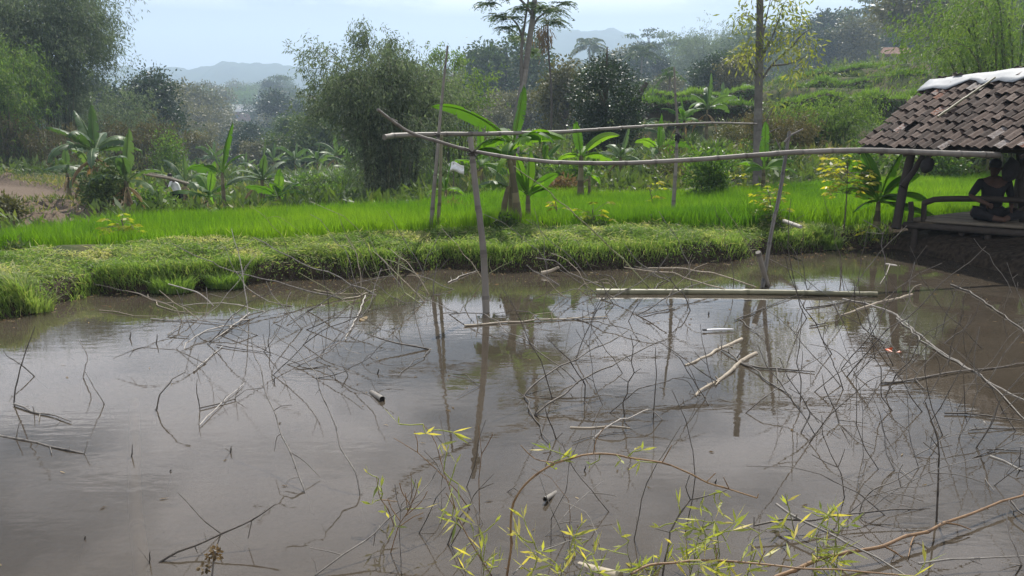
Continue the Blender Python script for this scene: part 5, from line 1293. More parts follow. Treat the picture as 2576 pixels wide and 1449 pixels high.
B('S', 2.5, 'g', 'second hair-thin twig in the hut shade near the frame edge', [(2533, 660), (2548, 700), (2566, 750), (2582, 800)], [[(2548, 700), (2560, 690)]], .5)
# -- floating pole cluster
B('s', 4, 'g', 'thin twig arching left off the end of the floating pole', [(1537, 731), (1478, 708), (1432, 685), (1393, 656), (1347, 648)], (), .6)
B('A', 3.5, 't', 'pale hoop of bent twig at the end of the floating pole', [(1455, 727), (1470, 714), (1498, 707), (1530, 713), (1552, 732)], [[(1498, 707), (1525, 702), (1555, 722)]], .3)
B('s', 5, 't', 'tan branch rising leftward from the middle of the floating pole', [(1840, 734), (1772, 711), (1707, 692), (1631, 679), (1569, 672)], (), .7)
B('s', 5, 't', 'tan branch bowing above the floating pole toward the mooring pole', [(1900, 722), (1837, 698), (1795, 685), (1707, 674), (1631, 674)], (), .6)
B('S', 4.5, 'g', 'branch sloping across the floating pole into open water', [(1798, 702), (1739, 720), (1690, 739), (1641, 769), (1602, 793)], [[(1690, 739), (1700, 720)], [(1641, 769), (1618, 775), (1595, 790)]], .9)
B('F', 4.5, 'd', 'short dark twig floating just below the floating pole', [(1697, 774), (1650, 784), (1612, 793)])
B('S', 3, 'd', 'dark upright twig bending down from the floating pole', [(1622, 742), (1595, 775), (1581, 808)], [[(1595, 775), (1612, 752)]])
B('s', 4, 'g', 'grey branch lying toward the driftwood on the bank edge', [(1406, 718), (1367, 694), (1324, 666)], [[(1367, 694), (1348, 682)]])
B('A', 3, 'd', 'tangle of thin dark shoots on the floating pole near its left end', [(1560, 733), (1545, 705), (1520, 690), (1495, 684)], [[(1545, 705), (1536, 680), (1530, 668)], [(1550, 712), (1560, 690), (1540, 660)], [(1555, 720), (1580, 700), (1590, 690)]], .3)
B('A', 4, 'd', 'tuft of dark shoots where the long straight branch meets the floating pole', [(1642, 735), (1655, 715), (1682, 700)], [[(1642, 733), (1620, 708)], [(1645, 730), (1650, 700)], [(1640, 735), (1610, 722)]], .3)
# -- middle left, pale heap
B('s', 6, 'p', 'bleached branch lying level on the water with an upturned thin tip, far left heap', [(814, 769), (769, 776), (711, 780), (662, 783), (631, 784), (576, 778), (542, 776), (521, 757), (493, 738), (457, 726), (423, 714)], [[(711, 780), (726, 745), (732, 735)], [(631, 784), (619, 760)], [(662, 783), (668, 754)], [(769, 776), (776, 740)]], .9)
B('F', 4.5, 'p', 'bleached twig at the outermost edge of the pale heap', [(380, 801), (426, 804), (490, 806), (552, 813), (573, 815)])
B('A', 5, 'p', 'curved white twig drooping in the pale heap', [(631, 804), (585, 815), (521, 830), (493, 847), (466, 861), (463, 878)])
B('F', 4, 'p', 'bleached twig slanting under the curved white one', [(628, 787), (601, 806), (591, 816), (555, 842), (524, 864)])
B('F', 3.5, 'g', 'small elbow-shaped twig on the outer side of the pale heap', [(475, 847), (423, 842), (447, 824), (460, 809)])
B('F', 4, 't', 'thin tan twig curving off toward the bank from the pale heap', [(372, 740), (395, 766), (438, 781), (487, 787), (527, 787)])
B('S', 3.5, 't', 'straight tan twig pointing from the bank into the pale heap', [(400, 730), (435, 757), (469, 775), (500, 803)])
B('S', 3.5, 't', 'tan twig reaching from the overhung bank, ending in a bent tip', [(316, 731), (383, 754), (417, 763), (447, 778), (457, 808)])
B('F', 3, 't', 'slack tan twig drifting near the shaded bank water', [(250, 780), (290, 783), (342, 793), (395, 795)])
B('S', 5, 'g', 'long smooth branch curving from the pale heap into the open water, left of its twin', [(576, 776), (604, 815), (622, 839), (634, 882), (653, 925), (665, 977), (686, 1032), (705, 1084), (731, 1138), (749, 1195), (768, 1239)], [[(686, 1032), (706, 1022), (735, 1019)], [(734, 1138), (764, 1159), (805, 1200)], [(749, 1195), (727, 1206), (716, 1226)], [(710, 1090), (697, 1098), (690, 1135)], [(665, 977), (640, 978), (620, 980)]], .6, dy=1.2)
B('S', 5, 'g', 'long smooth branch curving into the open water, right of its twin', [(693, 842), (714, 861), (742, 879), (769, 913), (792, 943), (803, 986), (821, 1026), (837, 1072), (861, 1118), (881, 1164), (896, 1200), (906, 1246)], [[(693, 842), (690, 832)]], .6, dy=.8)
B('F', 4.5, 'd', 'dark twig with a raised shoot below the pale heap', [(503, 1026), (567, 1009), (591, 1002), (604, 973)], [[(591, 1002), (620, 980)]])
B('F', 3.5, 'p', 'straight white twig crossing the dark one below the pale heap', [(503, 1069), (567, 1011), (613, 965)])
B('F', 4, 'p', 'pale twig with a dark upright shoot in the middle of the left water', [(487, 933), (539, 887), (560, 870)], [[(496, 925), (500, 890)], [(539, 887), (542, 868)]])
B('S', 5, 'd', 'dark hooked twig standing in the left water', [(466, 936), (432, 947), (408, 986), (394, 1031)], (), .7)
B('S', 3.5, 'd', 'thin dark kinked twig beside the hooked one', [(496, 954), (495, 989), (503, 1028)])
B('F', 3.5, 'd', 'dark straight twig floating beneath the pale heap', [(545, 867), (591, 875), (637, 882), (683, 888)])
B('A', 3, 'd', 'fine dark spray at the inner end of the bleached level branch', [(720, 820), (745, 800), (775, 785), (800, 772)], [[(745, 800), (730, 780)], [(760, 792), (772, 812)]], .6)
B('A', 3, 'd', 'bent dark twig under the bleached level branch', [(687, 812), (705, 795), (735, 784)], [[(687, 812), (735, 833)]], .5)
B('F', 5, 'p', 'white stick slanting beside a floating brown leaf', [(919, 743), (901, 793), (876, 839), (870, 855)])
B('S', 3, 'd', 'plain dark stick standing upright near the pale heap', [(677, 806), (680, 888)], (), .4)
B('S', 3, 'd', 'slim dark twig leaning left of the white stick', [(858, 913), (876, 945)], [[(876, 945), (858, 968)]])
B('S', 3, 'g', 'thin grey twig leaning on the bank left of the standing post', [(1005, 671), (1051, 692), (1090, 707), (1140, 728)], (), .7)
B('S', 4, 'g', 'bent stick standing before the bank, beside the slender uprights', [(1100, 663), (1090, 711), (1090, 742)], [[(1090, 741), (1127, 738)]], .3)
B('F', 4, 'p', 'pale stick lying on the shaded water at the bank foot', [(1127, 711), (1165, 693), (1201, 680)])
B('F', 5, 't', 'tan twig end lying at the foot of the slanting pale twigs', [(860, 752), (905, 745), (945, 728)], [[(905, 745), (930, 718)]])
B('F', 4, 't', 'small tan raft of broken twigs near the bank foot', [(790, 728), (840, 740), (905, 738), (945, 742)], [[(840, 740), (862, 725)], [(905, 738), (890, 722)]])
B('S', 3, 'd', 'thin dark branching shoot standing in the shaded bank water', [(795, 640), (810, 680), (824, 735), (828, 775)], [[(810, 680), (850, 650)], [(824, 735), (846, 690)]], .6)
B('S', 3, 'd', 'second dark branching shoot by the shaded bank water', [(868, 655), (880, 700), (897, 745)], [[(880, 700), (855, 668)]], .6)
B('S', 6.5, 'd', 'straight dark stick sloping into the water in the centre', [(918, 838), (977, 855), (1026, 867), (1082, 879)], (), .7)
B('F', 3.5, 'd', 'thin dark twig joined to the end of the straight dark stick', [(1082, 879), (1042, 910), (1002, 943)])
# -- far left
B('S', 5, 'd', 'tall dark curved twig at the far left', [(89, 820), (74, 868), (51, 924), (36, 980), (35, 1016)], (), .5)
B('S', 4, 'd', 'thin dark twig crossing the tall curved one at the far left', [(8, 881), (20, 899), (51, 919), (87, 947)], (), .7)
B('F', 7, 'g', 'grey bamboo branch with short shoots floating at the left, upper of two', [(35, 1016), (102, 1039), (143, 1047), (178, 1060)], [[(102, 1039), (97, 1060)]], .7)
B('F', 8, 'g', 'grey bamboo branch with upright shoots floating at the left frame edge, lower of two', [(-20, 1090), (46, 1102), (127, 1123), (212, 1141)], [[(41, 1102), (49, 1062)], [(208, 1139), (221, 1110)], [(127, 1123), (130, 1140)]], .5)
B('S', 4, 'p', 'pale crooked twig hanging above the water at the left', [(199, 856), (212, 884), (220, 912), (209, 950)], (), .5)
B('S', 3.5, 'g', 'thin slanting twig just under the pale crooked one', [(213, 933), (234, 980), (263, 1016)], (), .5)
# -- centre
B('F', 6.5, 't', 'long tan branch with black nodes floating past the standing post', [(1168, 819), (1265, 811), (1337, 806), (1406, 803), (1471, 799), (1527, 796)], [[(1202, 818), (1197, 788)], [(1337, 806), (1345, 792), (1390, 785)], [(1403, 803), (1410, 778)]], .8)
B('A', 4, 'g', 'thin branch bowing over the foot of the standing post', [(1130, 791), (1184, 788), (1223, 791), (1249, 808), (1272, 834), (1308, 847), (1347, 872)], (), .6)
B('A', 4.5, 'g', 'long thin branch bowing between the tan branch and the twin dark arcs', [(1426, 798), (1471, 804), (1520, 811), (1576, 829), (1615, 840), (1653, 865)])
B('S', 4.5, 'd', 'dark kinked branch crossing the twin dark arcs', [(1372, 844), (1399, 876), (1435, 909), (1452, 945), (1468, 971), (1471, 1010)], (), .7)
B('S', 6, 'd', 'upper of the twin dark arched branches', [(1579, 832), (1543, 857), (1507, 871), (1465, 894), (1403, 929), (1367, 952), (1334, 978), (1318, 996)], [[(1403, 929), (1420, 952)], [(1507, 871), (1498, 856), (1458, 861), (1424, 888)]], .8, dy=.9)
B('S', 6.5, 'd', 'lower of the twin dark arched branches, meeting a thick black node', [(1687, 850), (1641, 867), (1592, 893), (1527, 919), (1478, 952), (1426, 983), (1380, 1017), (1344, 1045)], [[(1478, 952), (1495, 960)], [(1344, 1045), (1356, 1020)], [(1344, 1045), (1358, 1048), (1352, 1048)]], .8, dy=.9)
B('F', 5.5, 'd', 'dark stem joining the feet of the twin arched branches', [(1318, 996), (1331, 1027), (1344, 1046), (1360, 1079), (1385, 1115)], [[(1318, 996), (1296, 980)]])
B('S', 5, 'd', 'dark upright sapling-like branch with many short arms', [(1586, 842), (1589, 873), (1582, 909), (1589, 939), (1577, 961), (1579, 988), (1569, 1010), (1571, 1045)], [[(1589, 873), (1610, 856)], [(1582, 909), (1566, 888)], [(1588, 939), (1634, 938)], [(1577, 961), (1553, 944)], [(1579, 988), (1609, 989)], [(1588, 939), (1612, 927)]], .6)
B('S', 4, 'd', 'plain dark upright twig right of the many-armed one', [(1649, 873), (1648, 919), (1651, 948), (1648, 994), (1644, 1040)], (), .9)
B('F', 4, 'd', 'straight dark twig lying level under the many-armed branch', [(1359, 996), (1439, 1001), (1471, 1001), (1511, 995)], [[(1439, 1001), (1437, 990)]])
B('S', 5, 'd', 'dark forked twig above the yellowing leaves', [(1370, 1020), (1380, 1050), (1382, 1076), (1399, 1105)], [[(1382, 1076), (1366, 1066)], [(1399, 1105), (1416, 1088)]], .5)
B('F', 8, 't', 'thick tan stick lying level above the brown arch', [(1434, 1076), (1478, 1077), (1537, 1074), (1585, 1077)], (), .3)
B('A', 6, 'p', 'pale bent branch rising beside the thick tan stick', [(1494, 1102), (1517, 1079), (1560, 1048), (1618, 1038), (1641, 1038), (1667, 1056)], (), .5)
B('F', 3.5, 'd', 'thin dark twig just beneath the thick tan stick', [(1440, 1112), (1471, 1102), (1527, 1089), (1592, 1086)])
B('S', 3, 'p', 'thin pale twig standing behind the yellowing leaves', [(1468, 1007), (1494, 1046), (1494, 1106)], [[(1494, 1046), (1515, 1020)]], .6)
B('S', 3, 'd', 'long needle-like dark twig leaning in open water by the centre', [(1222, 1057), (1207, 1133), (1174, 1225)], (), .4)
B('F', 3, 'd', 'small dark V-shaped twig in the centre of the water', [(1140, 940), (1175, 945), (1207, 968)], [[(1207, 968), (1150, 998)]])
# -- right, thick tan stems and fans
B('F', 15, 't', 'thick split tan culm slanting in the water, nearer of two', [(1902, 889), (1866, 914), (1826, 945), (1785, 970), (1749, 996)], [[(1813, 955), (1800, 968)]], .3)
B('F', 12, 't', 'thick split tan culm slanting in the water, farther of two', [(1866, 853), (1810, 879), (1769, 899), (1724, 919)], [[(1810, 879), (1806, 864)]], .3)
B('F', 6, 'd', 'dark branch linking the two split tan culms and running on to the twig fans', [(1815, 879), (1851, 904), (1887, 924), (1932, 955), (1973, 986), (2014, 1026)], [[(1815, 879), (1817, 845)], [(1851, 904), (1868, 878)]], .8)
B('F', 7, 'd', 'dark knobbly branch pointing away from the nearer split culm', [(1866, 914), (1912, 924), (1973, 930), (2050, 935)], [[(1958, 930), (1957, 958)], [(2040, 935), (2040, 965)]], .9)
B('A', 5, 'd', 'dark branch with two drooping arms under the split culms', [(1662, 975), (1713, 986), (1759, 991), (1810, 1001), (1836, 1011)], [[(1759, 991), (1744, 945), (1728, 914)], [(1713, 986), (1722, 1015)], [(1775, 994), (1783, 1016)]], .9)
B('F', 5, 'd', 'dark floating twig with a stubby end right of the white tube', [(2037, 820), (2060, 815), (2085, 812)], [[(2085, 812), (2075, 836)]])
B('F', 4, 'd', 'forked twig floating above the white tube', [(1849, 805), (1943, 766), (2009, 741)], [[(1890, 786), (1940, 806)]])
B('F', 3.5, 'd', 'short crossed twig near the white tube', [(1858, 800), (1896, 830), (1925, 855)], [[(1896, 830), (1942, 806)]])
B('S', 5, 'd', 'left upright of the first twig fan in the right water', [(1963, 904), (1989, 950), (2014, 991), (2024, 1011), (2035, 1036), (2014, 1090)], [[(2014, 991), (1984, 976)], [(2024, 1011), (2040, 1000)], [(2030, 1020), (2060, 1064)], [(2035, 1036), (2075, 1068), (2115, 1096)]], .5, dy=.4)
B('S', 4, 'd', 'slim tall stem behind the first twig fan', [(2019, 777), (2012, 838), (2009, 914), (2014, 1000)], (), .7)
B('S', 4, 'd', 'bowed dark stem dropping from the forked floating twig', [(2075, 817), (2080, 863), (2091, 914), (2106, 945), (2121, 980)], (), .7)
B('S', 5, 'd', 'second twig fan with four drooping stems', [(2068, 940), (2080, 980), (2096, 1016), (2106, 1037), (2111, 1066)], [[(2106, 1037), (2090, 1010)], [(2111, 1062), (2138, 1110)], [(2108, 1055), (2182, 1065)], [(2111, 1062), (2157, 1103), (2198, 1120)], [(2096, 1016), (2118, 1022)]], .5, dy=.3)
B('S', 5, 'g', 'third twig fan with pale cut stems, before the grey crossing branches', [(2193, 991), (2208, 1037), (2218, 1078), (2228, 1098), (2233, 1144), (2251, 1184)], [[(2228, 1098), (2200, 1098)], [(2228, 1098), (2212, 1035)], [(2230, 1100), (2250, 1135)], [(2233, 1144), (2262, 1178), (2295, 1205)], [(2228, 1085), (2248, 1078)]], .5, dy=.3)
B('S', 7, 'd', 'tall upright dead cane with a crown of stubby shoots', [(2328, 1011), (2340, 1057), (2356, 1105), (2363, 1144), (2361, 1220), (2356, 1309)], [[(2363, 1112), (2385, 1092)], [(2360, 1118), (2340, 1098)], [(2362, 1125), (2396, 1120)], [(2358, 1110), (2350, 1080)], [(2363, 1140), (2322, 1112)]], .6)
B('S', 4, 'd', 'thin dark stem bending past the grey crossing branches', [(2182, 797), (2187, 843), (2198, 904), (2213, 935), (2223, 996), (2244, 1033)], [[(2198, 904), (2188, 895)]], .6)
B('S', 4, 'd', 'slim straight stem above the tall dead cane', [(2330, 868), (2328, 940), (2346, 1026), (2371, 1095)], (), .7)
B('F', 8, 'g', 'long grey branch crossing the hut reflection from end to end', [(2120, 752), (2190, 768), (2244, 787), (2320, 848), (2371, 889), (2422, 919), (2473, 950), (2534, 986), (2590, 1012)], (), .6)
B('F', 5, 'g', 'thinner branch running just below the long grey one', [(2255, 800), (2330, 862), (2391, 904), (2468, 945), (2524, 1001), (2590, 1065)], (), .6)
B('F', 7, 'd', 'stout dark branch lying level over the hut reflection', [(2218, 963), (2305, 955), (2376, 940), (2473, 927), (2590, 912)], [[(2540, 920), (2556, 902)], [(2305, 955), (2325, 978)]], .8)
B('S', 4, 'd', 'tall dark leaning twig rising through the hut reflection, nearer of two', [(2412, 787), (2335, 838), (2274, 924), (2228, 998)], (), .6)
B('S', 4, 'd', 'tall dark leaning twig rising through the hut reflection, farther of two', [(2463, 838), (2422, 914), (2381, 986), (2340, 1060)], (), .7)
B('S', 3, 'd', 'straight fine twig standing in the hut reflection', [(2422, 741), (2410, 810), (2402, 860), (2386, 917)], (), .6)
B('F', 5, 'g', 'branch slanting across the water below the pale arch by the hut', [(2391, 715), (2437, 733), (2473, 756), (2524, 792), (2590, 845)], (), .6)
B('F', 9, 't', 'thick tan branch floating near the tip of the floating pole', [(2294, 741), (2218, 759), (2162, 777), (2111, 794)], [[(2285, 744), (2300, 722), (2318, 715)], [(2218, 759), (2240, 742)], [(2165, 776), (2150, 762)]], .6)
B('F', 4.5, 'd', 'dark twig with drooping arms beside the thick tan branch', [(2029, 774), (2101, 764), (2182, 746)], [[(2060, 770), (2062, 748)], [(2101, 764), (2130, 778)], [(2101, 764), (2112, 800), (2085, 812)]], .7)
B('F', 6, 'd', 'level dark branch at the frame edge beneath the hut reflection', [(2376, 1039), (2427, 1039), (2493, 1047), (2590, 1060)], [[(2425, 1039), (2424, 940)]], .7)
B('F', 5, 'd', 'level dark branch at the frame edge, second below the hut reflection', [(2437, 1082), (2483, 1077), (2590, 1077)], [[(2455, 1080), (2450, 1066)]], .7)
B('F', 5, 'd', 'level dark branch at the frame edge, third below the hut reflection', [(2485, 1131), (2540, 1133), (2600, 1135)], (), .7)
B('S', 4, 'd', 'short slanting twig rising between the level dark branches', [(2514, 1011), (2493, 1057), (2473, 1093), (2455, 1128)], [[(2473, 1093), (2488, 1075)]], .6)
B('A', 6, 'g', 'crooked grey branch curling down beside the level dark branches', [(2475, 1060), (2499, 1113), (2514, 1159), (2473, 1187), (2447, 1194)], [[(2473, 1187), (2482, 1210), (2500, 1232)]], .7)
B('F', 10, 'g', 'stout grey branch running off the frame edge from the crooked one', [(2490, 1148), (2535, 1166), (2600, 1194)], (), .5)
B('S', 4.5, 'd', 'long dark bowed branch in the water before the tall dead cane', [(2412, 1141), (2356, 1159), (2295, 1184), (2244, 1210), (2198, 1235), (2172, 1261), (2162, 1293)], (), .6, dy=.3)
# -- near bank
B('F', 13, 'b', 'long brown branch sweeping from the bottom up to the frame edge', [(1940, 1455), (2065, 1409), (2142, 1393), (2228, 1368), (2320, 1332), (2371, 1312), (2453, 1286), (2539, 1256), (2610, 1228)], [[(2371, 1312), (2410, 1320), (2442, 1332)], [(2335, 1328), (2300, 1350), (2285, 1400)]], .6, z0=.06)
B('F', 9, 'g', 'bundle-like grey branch slanting down to the bottom edge', [(1953, 1268), (1994, 1296), (2045, 1322), (2091, 1342), (2147, 1373), (2198, 1404), (2280, 1449)], [[(2091, 1342), (2075, 1325)], [(2045, 1322), (2100, 1340), (2160, 1368), (2230, 1418)]], .6, z0=.08)
B('F', 7, 'd', 'straight dark branch with stubby ends crossing the grey bundle', [(1897, 1322), (1943, 1319), (2014, 1312), (2091, 1299), (2167, 1289), (2244, 1284), (2325, 1281)], [[(2315, 1281), (2340, 1278)], [(2290, 1282), (2270, 1290)], [(1900, 1322), (1897, 1300)]], .7, z0=.06)
B('S', 6, 'p', 'pale thin branch dropping from the brown sweep to the corner', [(2539, 1258), (2534, 1307), (2537, 1353), (2570, 1421)], (), .7)
B('F', 7, 'g', 'level grey branch in the bottom corner', [(2310, 1418), (2400, 1408), (2500, 1402), (2600, 1398)], [[(2440, 1406), (2470, 1420)]], .6, z0=.05)
B('F', 8, 'd', 'dark stem leaving the brown sweep at the frame edge', [(2539, 1256), (2565, 1280), (2610, 1310)], (), .5, z0=.05)
B('s', 8, 'b', 'big brown arching branch springing from the near bank', [(1275, 1449), (1280, 1385), (1283, 1330), (1298, 1271), (1320, 1227), (1357, 1190), (1397, 1161), (1438, 1144), (1482, 1132), (1566, 1137), (1673, 1165), (1725, 1190), (1783, 1222), (1827, 1235), (1905, 1253)], [[(1482, 1132), (1500, 1105), (1525, 1070)], [(1397, 1161), (1345, 1154), (1310, 1120)], [(1673, 1165), (1690, 1120)], [(1783, 1222), (1800, 1190)], [(1905, 1253), (1908, 1242)], [(1827, 1235), (1820, 1200)]], .4, leafy=(9, .075), dy=.15)
B('s', 7, 'd', 'dark stem forking off the big brown arch and bending to the bottom', [(1666, 1452), (1669, 1404), (1680, 1341), (1706, 1301), (1732, 1260), (1827, 1233)], [[(1732, 1260), (1725, 1225), (1735, 1195)], [(1680, 1341), (1650, 1330)]], .5, leafy=(10, .08), dy=.1)
B('F', 8, 'b', 'long brown stem running along the bottom edge among the leaves', [(1588, 1444), (1629, 1422), (1702, 1418), (1809, 1409), (1908, 1418), (1973, 1424), (2120, 1440), (2300, 1449)], [[(1908, 1418), (1925, 1385)], [(1809, 1409), (1800, 1370)]], .4, leafy=(16, .085), z0=.14)
B('S', 4.5, 'g', 'thin branch hanging from the brown arch to the water', [(1357, 1198), (1375, 1249), (1394, 1301), (1423, 1360)], (), .8, dy=.05)
B('F', 5, 'g', 'curving twig under the brown arch pointing at the tan sunken pole', [(1291, 1444), (1357, 1393), (1423, 1360), (1463, 1354), (1480, 1358)], [[(1423, 1360), (1380, 1375)]], .6, leafy=(4, .07), z0=.08)
B('S', 4, 'p', 'pale thorny twig leaning under the brown arch', [(1416, 1260), (1456, 1293), (1486, 1337), (1515, 1407)], (), 1.3, wob=1.6)
B('S', 4, 'd', 'tall thin dark branch passing behind the brown arch', [(1690, 980), (1721, 1065), (1743, 1132), (1750, 1201), (1743, 1260), (1724, 1340)], (), .6)
B('s', 6, 'g', 'long grey branch rising from the bottom edge toward the leafy sprigs', [(782, 1455), (855, 1396), (947, 1340), (1024, 1274), (1075, 1210), (1126, 1133)], [[(858, 1393), (830, 1388), (780, 1378)], [(1024, 1274), (1040, 1230), (1046, 1205)], [(947, 1340), (940, 1372)]], .5, leafy=(3, .075), dy=.6)
B('s', 4, 'b', 'tall leafy bamboo sprig with a reddish stem', [(1238, 1450), (1197, 1393), (1166, 1337), (1141, 1281), (1115, 1200), (1095, 1113), (1064, 1067)], [[(1141, 1281), (1122, 1240)]], .3, leafy=(15, .085))
B('S', 4, 'b', 'leafy bamboo sprig standing left of the reddish one', [(947, 1200), (963, 1251), (991, 1320)], [[(963, 1251), (1000, 1262)]], .4, leafy=(6, .09))
B('S', 3.5, 'b', 'bristly cluster of fine brown shoots on the grey branch', [(1034, 1190), (1029, 1271), (993, 1363), (983, 1390)], [[(1029, 1271), (1010, 1235), (1005, 1215)], [(1025, 1280), (1045, 1245), (1052, 1215)], [(1020, 1300), (1060, 1262), (1075, 1235)], [(1015, 1310), (985, 1280), (975, 1255)], [(1025, 1280), (1020, 1240)], [(1010, 1325), (1040, 1300), (1065, 1290)]], 1.2)
B('S', 4, 'd', 'short slanting dark stick left of the sprig foot', [(1121, 1225), (1095, 1276), (1054, 1342)], (), .6)
B('S', 5, 'd', 'short thick dark stick right of the sprig foot', [(1174, 1279), (1146, 1327), (1126, 1370)], (), .6)
B('S', 3.5, 'p', 'thin pale twig slanting beside the leafy sprig', [(1136, 1200), (1177, 1256), (1215, 1316)], (), .8)
B('S', 3, 'd', 'tiny dark twig lying right of the needle-like one', [(1319, 1230), (1276, 1238)], (), .2)
B('S', 4, 'd', 'thin curved twig above the long grey floating branch, bottom left', [(446, 1238), (489, 1276), (530, 1307), (558, 1344)], (), .4)
B('s', 7.5, 'd', 'long dark branch rising from the water with short shoots, bottom left', [(403, 1414), (449, 1391), (494, 1378), (561, 1347), (632, 1314), (693, 1268)], [[(635, 1317), (624, 1355)], [(555, 1350), (545, 1376)], [(494, 1378), (498, 1392)]], .3, dy=.25)
def thicket(n, x0, x1, y0, y1, lmin, lmax, angs, cols_, label, seed, dyr=.5):
    rg = np.random.default_rng(seed)
    for k in range(n):
        bx = rg.uniform(x0, x1); by = rg.uniform(y0, y1); sc_ = (by - 330) / 500
        a_ = math.radians(rg.choice(angs) + rg.normal() * 9); ln = rg.uniform(lmin, lmax) * sc_; bend = rg.normal() * .22
        P = [(bx, by)]; m_ = int(rg.integers(3, 5))
        for q in range(m_):
            aa = a_ + bend * q; P.append((P[-1][0] + math.cos(aa) * ln / m_, P[-1][1] - math.sin(aa) * ln / m_))
        sides = []
        for q in range(int(rg.integers(0, 3))):
            t_ = int(rg.integers(1, m_)); aa = a_ + rg.choice([-1, 1]) * rg.uniform(.5, 1.1); l2 = ln * rg.uniform(.15, .4)
            sides.append([P[t_], (P[t_][0] + math.cos(aa) * l2 * .5, P[t_][1] - math.sin(aa) * l2 * .5), (P[t_][0] + math.cos(aa + bend) * l2, P[t_][1] - math.sin(aa + bend) * l2)])
        B('s', rg.uniform(2.4, 4.0), str(rg.choice(list(cols_))), label, P, sides, .8, dy=rg.uniform(-.2, dyr))
thicket(22, 430, 800, 770, 960, 120, 300, [20, 35, 55, 150, 165, 100], 'dgpg', 'fine twig in the loose heap left of the slender reflections', 601)
thicket(16, 850, 1230, 690, 790, 90, 240, [120, 135, 150, 80, 45], 'gdyt', 'fine twig standing along the bank between the slender uprights and the pole', 602)
thicket(12, 1330, 1800, 700, 830, 120, 260, [120, 140, 60, 30], 'dgt', 'fine twig rising around the floating pole', 603)
thicket(26, 1980, 2560, 800, 1130, 140, 330, [55, 62, 70, 105, 115, 125, 40], 'ddgd', 'fine dark twig in the thicket over the hut reflection', 604)
thicket(12, 2080, 2560, 1120, 1330, 110, 240, [60, 115, 35, 150], 'dgd', 'fine dark twig between the tall dead cane and the frame edge', 605)
thicket(10, 1350, 1900, 850, 1060, 110, 240, [50, 75, 110, 130], 'dd', 'fine dark twig among the twin dark arches', 606)
thicket(10, 950, 1700, 1250, 1420, 90, 170, [60, 80, 100, 120], 'dbg', 'fine twig standing between the leafy sprigs', 607)
# leafy sprigs along the near bank
for k, (pts, lab, nlf) in enumerate([
    ([(1215, 1455), (1205, 1410), (1195, 1370), (1190, 1335)], 'leafy sprig at the bottom, left of the brown arch foot', 9),
    ([(1330, 1455), (1338, 1425), (1350, 1400), (1345, 1365)], 'leafy sprig at the bottom, inside the foot of the brown arch', 8),
    ([(1410, 1455), (1425, 1420), (1440, 1395), (1452, 1372)], 'leafy sprig by the curving twig under the arch', 9),
    ([(1588, 1450), (1585, 1400), (1582, 1360)], 'long-leaved sprig like an open fan at the bottom', 7),
    ([(1735, 1450), (1745, 1390), (1760, 1345), (1775, 1300)], 'leafy sprig between the dark forking stem and the broad leaf tuft', 13),
    ([(1800, 1455), (1812, 1400), (1805, 1345), (1790, 1298)], 'broad tuft of leaves with some withered brown ones', 14),
    ([(1880, 1450), (1892, 1400), (1905, 1360), (1930, 1330)], 'thin yellowing sprig right of the broad leaf tuft', 8),
    ([(2050, 1450), (2055, 1400), (2065, 1350), (2075, 1300)], 'dense yellow sprig under the grey bundle', 14),
    ([(2100, 1455), (2110, 1410), (2095, 1360), (2120, 1325)], 'dense yellow sprig where the brown sweep meets the bundle', 12),
    ([(2000, 1340), (1998, 1300), (1990, 1270), (1975, 1240)], 'small sprig above the grey bundle', 5),
    ([(1640, 1450), (1650, 1425), (1640, 1400)], 'low leaves beside the foot of the dark forking stem', 6),
    ([(1500, 1455), (1490, 1430), (1470, 1410)], 'low leaves over the tan sunken pole', 7)]):
    B('s', 3.5, 'y', lab, pts, (), .3, name='bamboo_sprig', leafy=(nlf, .09))['group'] = 'leafy bamboo sprigs on the near bank'
# twig stubs that just break the surface
for a, b, hp, lab in [(331, 1148, 30, 'dark peg with a pale foot standing in the bare left water'), (376, 1416, 30, 'dark peg at the end of the sunken pole'), (580, 1138, 16, 'tiny dark peg in the middle of the left water'), (429, 1186, 4, 'twig end barely breaking the left water'), (213, 1356, 8, 'pale knob breaking the water near the bottom left'), (690, 962, 12, 'tiny peg near the long smooth twin branches'), (393, 864, 24, 'slim peg left of the pale heap'), (327, 852, 18, 'crooked peg near the bank water, far left'), (950, 940, 12, 'tiny black peg left of the slender reflections'), (1782, 792, 8, 'black knot of twig floating left of the forked twig'), (1470, 1185, 14, 'tiny broken twig under the crown of the brown arch'), (1800, 1215, 10, 'small dark bract floating inside the brown arch')]:
    B('S', 4, 'd', lab, [(a + 2, b - hp), (a + 1, b - hp * .5), (a, b)], (), .6, name='twig_peg', wob=.3)
